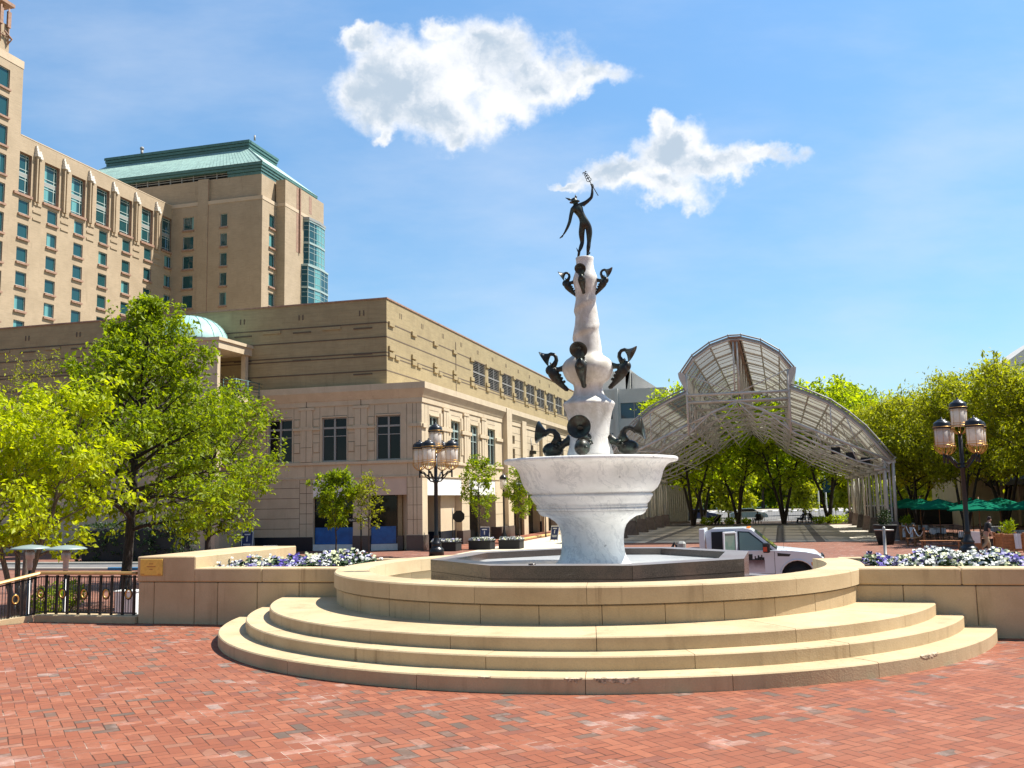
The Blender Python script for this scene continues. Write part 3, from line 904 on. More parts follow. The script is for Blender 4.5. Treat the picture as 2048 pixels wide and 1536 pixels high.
    for cc, r in ((.70,24),(.82,21),(.92,17)):
        c = a.lerp(b, cc)
        st.tube([c + sd*(math.cos(t)*r*k) + d*(math.sin(t)*r*.85*k) for t in np.linspace(0, 2*PI, 17)], 3.6*k, 6, cap=False)
    for s in (-1,1): st.tube([b, b+sd*s*14*k+d*10*k, b+sd*s*26*k+d*(2 if s>0 else -4)*k], [4*k,6*k,2*k], 6)
    st.build('staff', M['bronze'], root)
    for x, y, tx, ty in ((503,935,482,882),(518,930,512,900),(612,950,618,925),(600,945,596,928)):
        an = MB(); an.tube([V(x,y,-10), V((x+tx)/2,(y+ty)/2,-16), V(tx,ty,-16)], [5*k,6*k,1.5*k], 6)
        an.build('ankle_wing', M['bronze'], root)
    pl = MB(); pl.lathe([(0,0),(56*k,0),(56*k,6*k),(0,6*k)], 24, V(563,985,6)); pl.build('plinth', M['bronze'], root)
statue()

# ---- railing by the stairs
def railing():
    root = thing('stair_railing', (0,0,0), 0, 'black railing with gold rings under a tan handrail', 'railing')
    A = Vector((-9.32,12.62,0)); B = Vector((-11.05,12.62,0)); Cc = Vector((-11.75,10.9,-.30))
    hr = MB()
    pts = [A+Vector((0,0,.70)), B+Vector((0,0,.70)), Cc+Vector((0,0,.68))]
    for a, b in ((pts[0],pts[1]),(pts[1],pts[2])):
        d = (b-a).normalized(); s = d.cross(Vector((0,0,1))).normalized()
        n = MB()
        prof = [(-.045,0),(.045,0),(.05,.02),(.035,.045),(-.035,.045),(-.05,.02)]
        vs = [a+s*u+Vector((0,0,v)) for u,v in prof]+[b+s*u+Vector((0,0,v)) for u,v in prof]
        hr.add(vs, [tuple(range(6)), tuple(range(6,12))[::-1]]+[(i,6+i,6+(i+1)%6,(i+1)%6) for i in range(6)])
    hr.build('handrail', M['rail'], root)
    def bar(name, mbf, m=M['black']): mbf.build(name, m, root)
    br = MB()
    for off in (.135,.665):
        for a, b in ((A,B),(B,Cc)):
            br.tube([a+Vector((0,0,off)), b+Vector((0,0,off))], .011, 6)
    bar('rail_bar', br)
    pk = MB()
    def at(s):
        L1 = (B-A).length
        return A+(B-A)*(s/L1) if s <= L1 else B+(Cc-B)*((s-L1)/(Cc-B).length)
    def dirn(s): return (B-A).normalized() if s <= (B-A).length else Vector(((Cc-B).x,(Cc-B).y,0)).normalized()
    L = (B-A).length+(Cc-B).length
    s = .05; i = 0
    while s < L-.02:
        q = at(s); d = dirn(s)
        if i % 2 == 0:
            po = MB()
            n_ = d.cross(Vector((0,0,1)))
            for zz in ((.09,.69),):
                v0 = q+Vector((0,0,zz[0])); v1 = q+Vector((0,0,zz[1]))
                w_ = .016
                vs = [v+d*a_+n_*b_ for v in (v0,v1) for a_,b_ in ((-w_,-w_),(w_,-w_),(w_,w_),(-w_,w_))]
                po.add(vs, [(0,1,2,3),(7,6,5,4),(0,4,5,1),(1,5,6,2),(2,6,7,3),(3,7,4,0)])
            po.build('post', M['black'], root)
        elif (i//2) % 2 == 0:
            rg = MB(); c = q+Vector((0,0,.415))
            for rad, tr, mi in ((.070,.009,0),(.056,.012,1)):
                rg.tube([c+d*(math.cos(t)*rad*.86)+Vector((0,0,math.sin(t)*rad*1.12)) for t in np.linspace(0,2*PI,25)], tr, 6, mi=mi, cap=False)
            rg.build('ring', [M['black'],M['gold']], root)
            pk.tube([q+Vector((0,0,.135)), q+Vector((0,0,.345))], .006, 6); pk.tube([q+Vector((0,0,.49)), q+Vector((0,0,.665))], .006, 6)
            for o_ in (-.048,.048): pk.tube([q+d*o_+Vector((0,0,.135)), q+d*o_+Vector((0,0,.665))], .005, 6)
        else:
            for o_ in (-.045,.0,.045): pk.tube([q+d*o_+Vector((0,0,.135)), q+d*o_+Vector((0,0,.665))], .0055, 6)
        s += .098; i += 1
    bar('baluster', pk)
    cb = MB(); cb.bbox(-11.05,-9.262,12.5,12.76,-.02,.105,.012)
    n = Vector((-.93,-.36,0))
    q0,q1 = Vector((-11.05,12.5,0)),Vector((-11.52,11.3,0))
    cb.add([q0,q1,q1+n*.22,q0+n*.22]+[v+Vector((0,0,.1 if i<1 or i==3 else .03)) for i,v in enumerate([q0,q1,q1+n*.22,q0+n*.22])],
           [(0,1,2,3),(7,6,5,4),(0,4,5,1),(1,5,6,2),(2,6,7,3),(3,7,4,0)])
    cb.build('kerb', M['step'], root)
railing()
# ================================================================ buildings
def wall_grid(mb, axis, d, us, zs, holes, depth, mi=0, mr=0, out=-1):
    """wall sheet on plane axis=d with rectangular openings and reveals of the given depth.
    axis 'y': u is x, outward is out*y ; axis 'x': u is y, outward is out*x"""
    u0, u1 = us; z0, z1 = zs
    U = sorted(set([u0, u1] + [h[0] for h in holes] + [h[1] for h in holes]))
    Z = sorted(set([z0, z1] + [h[2] for h in holes] + [h[3] for h in holes]))
    U = [u for u in U if u0-1e-6 <= u <= u1+1e-6]; Z = [z for z in Z if z0-1e-6 <= z <= z1+1e-6]
    pt = (lambda u, z, k=0: (u, d - out*k, z)) if axis == 'y' else (lambda u, z, k=0: (d - out*k, u, z))
    for a, b in zip(U[:-1], U[1:]):
        for c, e in zip(Z[:-1], Z[1:]):
            um, zm = (a+b)/2, (c+e)/2
            if any(h[0] < um < h[1] and h[2] < zm < h[3] for h in holes): continue
            mb.add([pt(a,c),pt(b,c),pt(b,e),pt(a,e)], [(0,1,2,3)], mi)
    for h in holes:
        a, b, c, e = h[:4]
        dp = h[4] if len(h) > 4 else depth
        mb.add([pt(a,c),pt(a,e),pt(a,e,dp),pt(a,c,dp)], [(0,1,2,3)], mr)
        mb.add([pt(b,c),pt(b,e),pt(b,e,dp),pt(b,c,dp)], [(0,1,2,3)], mr)
        mb.add([pt(a,e),pt(b,e),pt(b,e,dp),pt(a,e,dp)], [(0,1,2,3)], mr)
        mb.add([pt(a,c),pt(b,c),pt(b,c,dp),pt(a,c,dp)], [(0,1,2,3)], mr)

# ---------------------------------------------------------------- retail building
M['louvre_slat'] = simple('louvre_slat', (.27,.26,.24), .6)
RB = thing('retail_building', (0,0,0), 0, 'long tan two storey shop building with louvred upper block and copper dome', 'building')
FY, PX, MX = 56.85, -21.54, -23.9
def retail():
    # podium walls
    mb = MB()
    fw = [(-24.65,-22.98,4.38,7.20),(-28.43,-26.68,4.38,7.20),(-32.3,-30.56,4.38,7.20),(-36.15,-34.4,4.38,7.2)]
    fg = [(-25.08,-22.58,ZL,3.27,1.9),(-29.03,-26.24,ZL,3.27,.35)]
    wall_grid(mb, 'y', FY, (-62, PX), (ZL, 9.15), fw+fg, .32)
    rw = [(58.26,60.0,4.38,7.2),(62.5,64.4,4.38,7.2),(66.8,68.6,4.38,7.2),(71.1,73.1,4.38,7.2)]
    rs = [(78.2,79.0,6.4,7.1),(78.2,79.0,4.6,6.0),(84.6,85.4,4.6,6.6),(88.0,88.9,4.6,6.6),(92,93.2,4.6,6.8),(97,98.2,4.6,6.8)]
    rg = [(57.78,64.65,ZL,3.22,2.2),(66.31,72.95,ZL,3.22,1.6),(77.7,81.6,ZL,3.0,.8),(83.0,87.6,ZL,3.0,.8),(90,95,ZL,3.0,.8)]
    wall_grid(mb, 'x', PX, (FY, 125), (ZL, 9.15), rw+rs+rg, .32, out=1)
    mb.box(-62, PX-.3, FY+.3, 124.9, 9.0, 9.1)
    mb.build('wall', M['precast2'], RB)
    # main upper block
    up = MB()
    lv = [(75.05+4.33*k, 78.4+4.33*k, 11.32, 13.2) for k in range(11)]
    wall_grid(up, 'y', FY+.02, (-75, MX), (9.1, 14.75), [], .2)
    wall_grid(up, 'x', MX, (FY+.02, 125), (9.1, 14.75), lv, .28, out=1)
    up.add([(-75,FY+.02,14.72),(MX,FY+.02,14.72),(MX,125,14.72),(-75,125,14.72)], [(0,1,2,3)])
    up.add([(-75,125,9.1),(MX,125,9.1),(MX,125,14.75),(-75,125,14.75)], [(0,1,2,3)])
    up.build('upper_wall', M['precast'], RB)
    cp = MB()
    cp.box(-75, MX+.06, FY-.05, FY+.3, 14.75, 14.84); cp.box(MX-.3, MX+.06, FY+.3, 125, 14.75, 14.84)
    cp.build('roof_coping', M['reveal'], RB)
    # horizontal joints and light stone blocks of the upper block
    gr = MB()
    def blk(*a):
        q_ = MB(); q_.bbox(*a, .01); q_.build('stone_block', M['precast'], RB)
    for z in (13.22, 12.28, 11.27, 11.05, 10.1):
        gr.box(-75, MX, FY-.012, FY+.03, z-.035, z+.035)
        gr.box(MX-.01, MX+.014, FY, 125 if z > 13 or z < 11.3 else 74.4, z-.035, z+.035)
    for k, x in enumerate(np.arange(MX-1.2, -60, -4.35)):
        for z in (13.0, 11.16) if k % 2 else (13.0, 11.3, 10.0):
            gr.box(x-1.1, x+.2, FY-.03, FY+.03, z-.12, z-.04)
    for k in range(12):
        y = 57.1 if k == 0 else 61.15+4.35*(k-1)
        for z in (13.02, 11.42, 11.0):
            blk(MX-.02, MX+.13, y, y+.85, z, z+.30)
        if k < 4 or k % 2 == 0:
            blk(MX-.02, MX+.10, y+1.1, y+1.8, 10.95, 11.2)
        for dz in (0,):
            for o in (.0, .28):
                gr.box(MX-.01, MX+.02, y+2.0+o, y+2.06+o, 13.85, 14.2)
        x = MX - 1.9 - 4.35*k
        for o in (.0,.28): gr.box(x+o, x+o+.06, FY-.02, FY+.03, 13.75, 14.1)
        blk(x-2.6, x-1.3, FY-.06, FY+.03, 12.95, 13.15)
    gr.box(MX-.01, MX+.03, 70.6, 70.68, 10.1, 14.0)
    for k in range(11):
        y = 78.4+4.33*k
        blk(MX-.02, MX+.03, y+.2, y+.73, 11.32, 13.2)
    gr.build('wall_joint', M['groove'], RB)
    for a, b, z0, z1 in lv[:11]:
        L = MB()
        n = 13
        for i in range(n):
            z = z0 + (z1-z0)*(i+.5)/n
            L.add([(MX-.16,a,z+.05),(MX-.16,b,z+.05),(MX-.02,b,z-.03),(MX-.02,a,z-.03),(MX-.16,a,z+.035),(MX-.16,b,z+.035),(MX-.02,b,z-.045),(MX-.02,a,z-.045)],
                  [(0,1,2,3),(4,7,6,5),(3,2,6,7)], 0)
        L.box(MX-.24, MX-.2, a, b, z0, z1, 1)
        L.box(MX-.05, MX-.01, (a+b)/2-.05, (a+b)/2+.05, z0, z1, 0)
        L.box(MX-.05, MX+.0, a, b, (z0+z1)/2-.05, (z0+z1)/2+.05, 0)
        L.build('louvre', [M['louvre_slat'], M['black_matte']], RB)
    # podium cornice, frieze and ledges
    co = MB()
    prof = [(0,7.95),(.06,7.95),(.06,8.27),(.10,8.30),(.14,8.40),(.34,8.78),(.36,8.80),(.36,9.16),(0,9.17)]
    def run(prof, mi=0, ys=(FY,125.0), xs=(-62.0,PX)):
        vs = []
        for e, z in prof: vs += [(xs[0], FY-e, z), (PX+e, FY-e, z), (PX+e, ys[1], z)]
        fs = []
        for i in range(len(prof)-1):
            for k in range(2): fs.append((i*3+k, i*3+k+1, (i+1)*3+k+1, (i+1)*3+k))
        co.add(vs, fs, mi)
    run(prof)
    run([(0,4.15),(.10,4.15),(.12,4.18),(.12,4.33),(0,4.36)])
    run([(0,3.27),(.05,3.27),(.05,3.36),(0,3.38)])
    co.box(PX-2.5, PX+.36, FY-.36, 88.9, 9.16, 9.2)
    co.box(-36, PX-2.5, FY-.36, FY-.01, 9.16, 9.2)
    co.build('cornice', M['precast2'], RB)
    # pilaster relief and coursing, front
    jt = MB()
    def relief(u0, u1, z0, z1, d, face):
        rl = MB()
        if face == 'f': rl.bbox(u0, u1, FY-d, FY+.02, z0, z1, .008)
        else: rl.bbox(PX-.02, PX+d, u0, u1, z0, z1, .008)
        rl.build('pilaster' if z1-z0 > 1 else 'pilaster_band', M['precast2'], RB)
    def joint(u0, u1, z0, z1, face, d=.006):
        if face == 'f': jt.box(u0, u1, FY-d, FY+.01, z0, z1)
        else: jt.box(PX-.01, PX+d, u0, u1, z0, z1)
    for c in (-25.66, -29.5, -33.35):
        relief(c-.42, c+.42, 4.37, 7.72, .09, 'f'); relief(c-.55, c+.55, 7.72, 7.90, .12, 'f')
        relief(c-.95, c+.95, 6.42, 6.58, .13, 'f'); relief(c-.50, c+.50, 6.58, 6.66, .12, 'f')
        joint(c-.012, c+.012, 4.37, 9.1, 'f', .10)
        joint(c-.40, c+.40, 5.30, 5.325, 'f', .10)
        for s in (-1, 1):
            for z in (4.95, 5.6, 6.15, 7.15):
                joint(c+s*.46, c+s*.92, z, z+.025, 'f'); 
            joint(c+s*.93-.012, c+s*.93+.012, 4.37, 7.9, 'f')
            relief(c+s*.50, c+s*.86, 5.0, 5.58, .05, 'f')
            relief(c+s*.50, c+s*.86, 6.68, 7.12, .05, 'f')
    for h in fw:
        joint(h[0], h[1], 7.30, 7.325, 'f'); joint((h[0]+h[1])/2-.012, (h[0]+h[1])/2+.012, 7.33, 7.92, 'f')
        relief(h[0]-.02, h[1]+.02, 7.2, 7.29, .05, 'f')
    for x in (-22.55, -22.15, -21.9):
        joint(x-.012, x+.012, ZL+1, 3.25, 'f'); joint(x-.012, x+.012, 4.37, 7.9, 'f')
    relief(-22.4, PX-.0, 6.42, 6.64, .10, 'f')
    for z in (0.6, 1.5, 2.6): joint(-22.55, PX, z, z+.02, 'f'); joint(-26.2, -25.1, z, z+.02, 'f')
    for z in (0.1, .75, 1.4, 2.05, 2.7): joint(-34.0, -30.0, z, z+.03, 'f'); joint(-30, -29.05, z+.3, z+.33, 'f')
    for x in (-29.98, -29.5, -34, -25.66): joint(x-.012, x+.012, -.4, 3.25, 'f')
    for x in (-29.6, -25.66, -22.5): joint(x-.012, x+.012, 3.4, 4.14, 'f')
    # right face relief
    for y0, y1 in ((60.0,62.5),(64.4,66.8),(68.6,71.1)):
        c = (y0+y1)/2
        relief(c-.48, c+.48, 4.37, 7.72, .10, 'r'); relief(c-.6, c+.6, 7.72, 7.9, .14, 'r'); relief(c-1.1, c+1.1, 6.35, 6.6, .16, 'r')
        joint(c-.015, c+.015, 4.37, 7.7, 'r', .11)
        for s in (-1,1):
            relief(c+s*.62, c+s*1.05, 6.66, 7.5, .06, 'r'); relief(c+s*.62, c+s*1.05, 4.9, 6.1, .06, 'r')
            joint(c+s*.55-.03, c+s*.55+.03, 4.37, 7.7, 'r')
    for y0, y1, *_ in rw: relief(y0-.02, y1+.02, 7.2, 7.3, .06, 'r'); joint(y0, y1, 7.55, 7.575, 'r')
    relief(56.87, 57.6, 6.35, 6.6, .12, 'r'); relief(73.2,75.0,6.35,6.6,.12,'r')
    for y in (57.4, 58.0): joint(y-.015, y+.015, 4.37, 7.9, 'r')
    relief(75.2, 76.75, ZL, 9.14, .42, 'r')
    for z in (4.9,5.5,6.1,6.7,7.3): joint(76.9, 125, z, z+.025, 'r')
    for y in (80.5, 83.5, 87, 91, 95.5, 100): joint(y-.02, y+.02, 4.37, 7.9, 'r')
    for z in (0.6, 1.5): joint(64.66, 66.3, z, z+.025, 'r'); joint(73, 75.2, z, z+.025, 'r')
    relief(80.9, 82.3, ZL, 8.9, .2, 'r'); relief(87.8,89.4,ZL,9.1,.3,'r')
    jt.build('stone_joint', M['groove'], RB)
    # granite bases
    def base(name, mat, *a):
        q_ = MB(); q_.bbox(*a, .01); q_.build(name, M[mat], RB)
    for a, b in ((-22.6,PX+.06),(-26.25,-25.07)): base('granite_base', 'grn_base', a, b, FY-.06, FY+.4, ZL, -.36)
    for a, b in ((FY+.41,57.8),(64.63,66.33),(72.93,76.8)): base('granite_base', 'grn_base', PX-.4, PX+.06 + (.42 if a > 72 else 0), a, b, ZL, -.36)
    base('dark_base', 'navy_base', -46, -29.04, FY-.06, FY+.1, ZL, -.42)
    for a, b in ((76.81,77.7),(81.6,83.0),(87.6,90)): base('dark_base', 'navy_base', PX-.1, PX+.07, a, b, ZL, -.3)
    # windows
    def window(u0, u1, z0, z1, face, mull=True, depth=.2):
        f = MB()
        gl = MB()
        t = .075
        def fb(a, b, c, d_, o=.0):
            if face == 'f': f.box(a, b, FY+depth-.08-o, FY+depth+.02, c, d_)
            else: f.box(PX-depth-.02, PX-depth+.08+o, a, b, c, d_)
        zt = z1-.66
        fb(u0+.0, u0+t, z0, z1); fb(u1-t, u1, z0, z1); fb(u0+t, u1-t, z0, z0+t); fb(u0+t, u1-t, z1-t, z1)
        m = (u0+u1)/2
        fb(m-.06, m+.06, z0+t, z1-t, .02)
        fb(u0+t, m-.06, zt-.06, zt+.06, .01); fb(m+.06, u1-t, zt-.06, zt+.06, .01)
        fb(u0+t, m-.06, zt-.56, zt-.51); fb(m+.06, u1-t, zt-.56, zt-.51)
        if face == 'f': gl.box(u0+.02, u1-.02, FY+depth, FY+depth+.012, z0+.02, z1-.02)
        else: gl.box(PX-depth-.012, PX-depth, u0+.02, u1-.02, z0+.02, z1-.02)
        w = gl.build('window', M['dark_glass'], RB)
        f.build('window_frame', M['frame_grey'] if face == 'f' else M['frame_teal'], w)
        if face == 'f':
            cu = MB(); r = random.Random(int(u0*10))
            a = u0+.1+r.uniform(0,.2)
            while a < u0+.75:
                cu.box(a, a+.05, FY+depth+.1, FY+depth+.13, z0, zt); a += .07
            bk = MB()
    for h in fw: window(*h, 'f')
    for h in rw: window(*h, 'r')
    for a,b,c,d_ in rs:
        gl = MB(); gl.box(PX-.2, PX-.18, a, b, c, d_); gl.build('small_window', M['dark_glass'], RB)
    # shopfronts on the front
    sp = MB(); sp.box(-26.24+.0, -29.03, FY+.02, FY+.1, 2.06, 3.27); sp.build('sign_board', M['panel'], RB)
    sp = MB(); sp.box(-25.08, -22.58, FY+.04, FY+.14, 2.16, 3.27); sp.build('sign_board', M['panel_pink'], RB)
    sf = MB(); sf.box(-29.0, -26.27, FY+.22, FY+.25, -.9, 2.06, 0); 
    s1 = sf.build('shop_window', M['dark_glass'], RB)
    bf = MB(); bf.box(-28.97, -26.3, FY+.205, FY+.215, -.88, .17); bf.build('blue_film', M['blue'], s1)
    wb = MB(); wb.bbox(-29.03, -26.24, FY+.0, FY+.3, ZL, -.9, .01); wb.build('white_plinth', M['white'], RB)
    # entrance alcove
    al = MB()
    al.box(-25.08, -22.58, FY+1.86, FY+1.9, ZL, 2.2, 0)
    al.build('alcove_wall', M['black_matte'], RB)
    dg = MB(); dg.add([(-25.05,FY+.15,-.9),(-23.55,FY+.75,-.9),(-23.55,FY+.75,2.1),(-25.05,FY+.15,2.1)],[(0,1,2,3)])
    s2 = dg.build('shop_window', M['dark_glass'], RB)
    bf = MB(); bf.add([(-25.04,FY+.135,-.88),(-23.6,FY+.71,-.88),(-23.6,FY+.71,.2),(-25.04,FY+.135,.2)],[(0,1,2,3)]); bf.build('blue_film', M['blue'], s2)
    wb = MB(); wb.add([(-25.05,FY+.10,ZL),(-23.5,FY+.72,ZL),(-23.5,FY+.72,-.9),(-25.05,FY+.10,-.9),(-25.05,FY+.3,-.9),(-23.5,FY+.92,-.9)],[(0,1,2,3),(3,2,5,4)]); wb.build('white_plinth', M['white'], RB)
    dr = MB(); dr.bbox(-23.5,-23.2,FY+.75,FY+1.0,-.4,2.15,.01,0); dr.bbox(-23.55,-23.15,FY+.73,FY+1.02,ZL,-.4,.01,1)
    dr.build('door_pier', [M['precast'],M['grn_base']], RB)
    dd = MB()
    dd.box(-23.15,-22.62,FY+1.0,FY+1.04,ZL,2.1,0); dd.box(-23.14,-23.08,FY+.95,FY+1.0,ZL,2.1,1); dd.box(-22.68,-22.62,FY+.95,FY+1.0,ZL,2.1,1); dd.box(-22.95,-22.75,FY+.98,FY+.995,-.9,-.1,2)
    dd.build('door', [M['dark_glass'],M['reveal'],M['white']], RB)
    # right face shops
    for y0, y1, dp in ((57.78,64.65,2.0),(66.31,72.95,1.5),(77.7,81.6,.75),(83.0,87.6,.75),(90,95,.75)):
        b = MB(); b.box(PX-dp-.05, PX-dp, y0, y1, ZL, 3.2); b.build('shop_window', M['dark_glass'], RB)
        if y0 < 70:
            b = MB(); b.box(PX-.12, PX-.02, y0, y1, 2.1, 3.22); b.build('sign_board', M['white'], RB)
    b = MB(); b.box(PX-1.9, PX-.4, 58.2, 58.25, -.9, .3); b.box(PX-1.92,PX-1.9,58.3,60.5,-.9,.3); b.build('blue_film', M['blue'], RB)
    b = MB(); b.box(PX-2.0, PX-.5, 61.6, 64.6, -.3, 2.1, 0); b.box(PX-2.0,PX-.48,61.55,64.6,ZL,-.3,1); b.build('shop_pier', [M['precast2'],M['navy_base']], RB)
    # awnings
    for y0, y1 in ((77.7,82.2),(83.0,88.0)):
        a = MB()
        a.add([(PX+.02,y0,3.2),(PX+.02,y1,3.2),(PX+1.35,y1,2.35),(PX+1.35,y0,2.35),(PX+1.35,y0,2.12),(PX+1.35,y1,2.12),(PX+.02,y0,2.9),(PX+.02,y1,2.9)],[(0,1,2,3),(3,2,5,4),(0,3,4,6),(1,7,5,2)])
        a.build('awning', M['hedge_awn'], RB)
    wl = MB(); wl.tube([(PX+.1,84.2,4.3),(PX+.1,84.2,7.2)],.04,6); wl.box(PX+.0,PX+.5,83.9,84.5,5.75,6.05); wl.build('wall_lamp', M['black'], RB)
    # domed turret on the front
    tr = MB()
    x0, x1, y0 = -39.4, -33.7, 53.0
    ch = 1.0
    def plan(e, z): return [(x0-e+ch*0,y0-e+ch,z),(x0-e+ch,y0-e,z),(x1+e,y0-e,z),(x1+e,FY+.2,z),(x0-e,FY+.2,z)]
    def slab(e, z0, z1, mi=0):
        a = [p[:2] for p in plan(e,0)]
        tr.prism(a, z0, z1, 'z', mi)
    slab(.12, 11.55, 12.05); slab(.22, 12.05, 12.25)
    slab(.25, 8.15, 8.62); slab(.10, 7.6, 8.15); slab(.02, 4.2, 4.6); 
    tr.box(x0+1, x1-.32, y0, y0+.3, 8.6, 11.56); tr.box(x1-.32, x1-.02, y0, y0+.32, 8.6, 11.56)
    tr.box(x1-.34, x1-.02, FY-.55, FY-.2, 8.6, 11.56)
    tr.box(x0, x1-2.4, y0+.3, FY, 8.6, 11.56)
    for z in (9.2,9.9,10.6,11.2): tr.box(x0+.99, x1-.01, y0-.012, y0+.1, z, z+.03, 1)
    tr.box(x0+.6, x1-.5, y0+.4, FY, ZL, 7.6); tr.box(x1-.5, x1, y0, y0+.5, ZL, 7.6)
    tb = tr.build('turret', [M['precast2'],M['groove']], RB)
    dm = MB(); dm.lathe([(2.42,0),(2.40,.12),(2.28,.45),(2.02,.86),(1.62,1.24),(1.1,1.53),(.55,1.69),(0,1.74)], 36, (-37.0,55.0,12.42))
    for k in range(18):
        a = 2*PI*k/18
        dm.tube([(-37.0+r*math.cos(a),55.0+r*math.sin(a),12.42+z) for r,z in ((2.42,.05),(2.30,.45),(2.04,.87),(1.63,1.26),(1.1,1.55),(.5,1.71))], .022, 4)
    dm.build('dome', M['dome'], tb)
    de = MB(); de.lathe([(2.75,0),(2.75,.10),(2.5,.2),(2.45,.2)], 36, (-37.0,55.0,12.22)); de.build('dome_gutter', M['black_matte'], tb)
    rl2 = MB()
    ry = [(x1+1.0,y0+1.0),(x1+1.0,FY-.1)]
    for z in (8.75, 9.0, 9.2, 9.4, 9.62): rl2.tube([(x1+.05,y0+.6,z),(x1+.95,y0+.6,z),(x1+.95,FY-.1,z)], .03 if z > 9.5 else .018, 6)
    for q in ((x1+.95,y0+.6),(x1+.95,y0+2.0),(x1+.95,y0+3.4),(x1+.05,y0+.6)): rl2.tube([(*q,8.5),(*q,9.66)], .03, 6)
    rl2.build('balcony_rail', M['copper_dk'], tb)
    bs = MB(); bs.bbox(x1+.0, x1+1.05, y0+.5, FY-.03, 8.2, 8.6, .02); bs.box(x1+.1,x1+.7,y0+.8,y0+1.3,7.4,8.2); bs.build('balcony', M['precast2'], tb)
M['hedge_awn'] = simple('grey_green_awning', (0.10, 0.105, 0.09), 0.85, var=0.15)
retail()

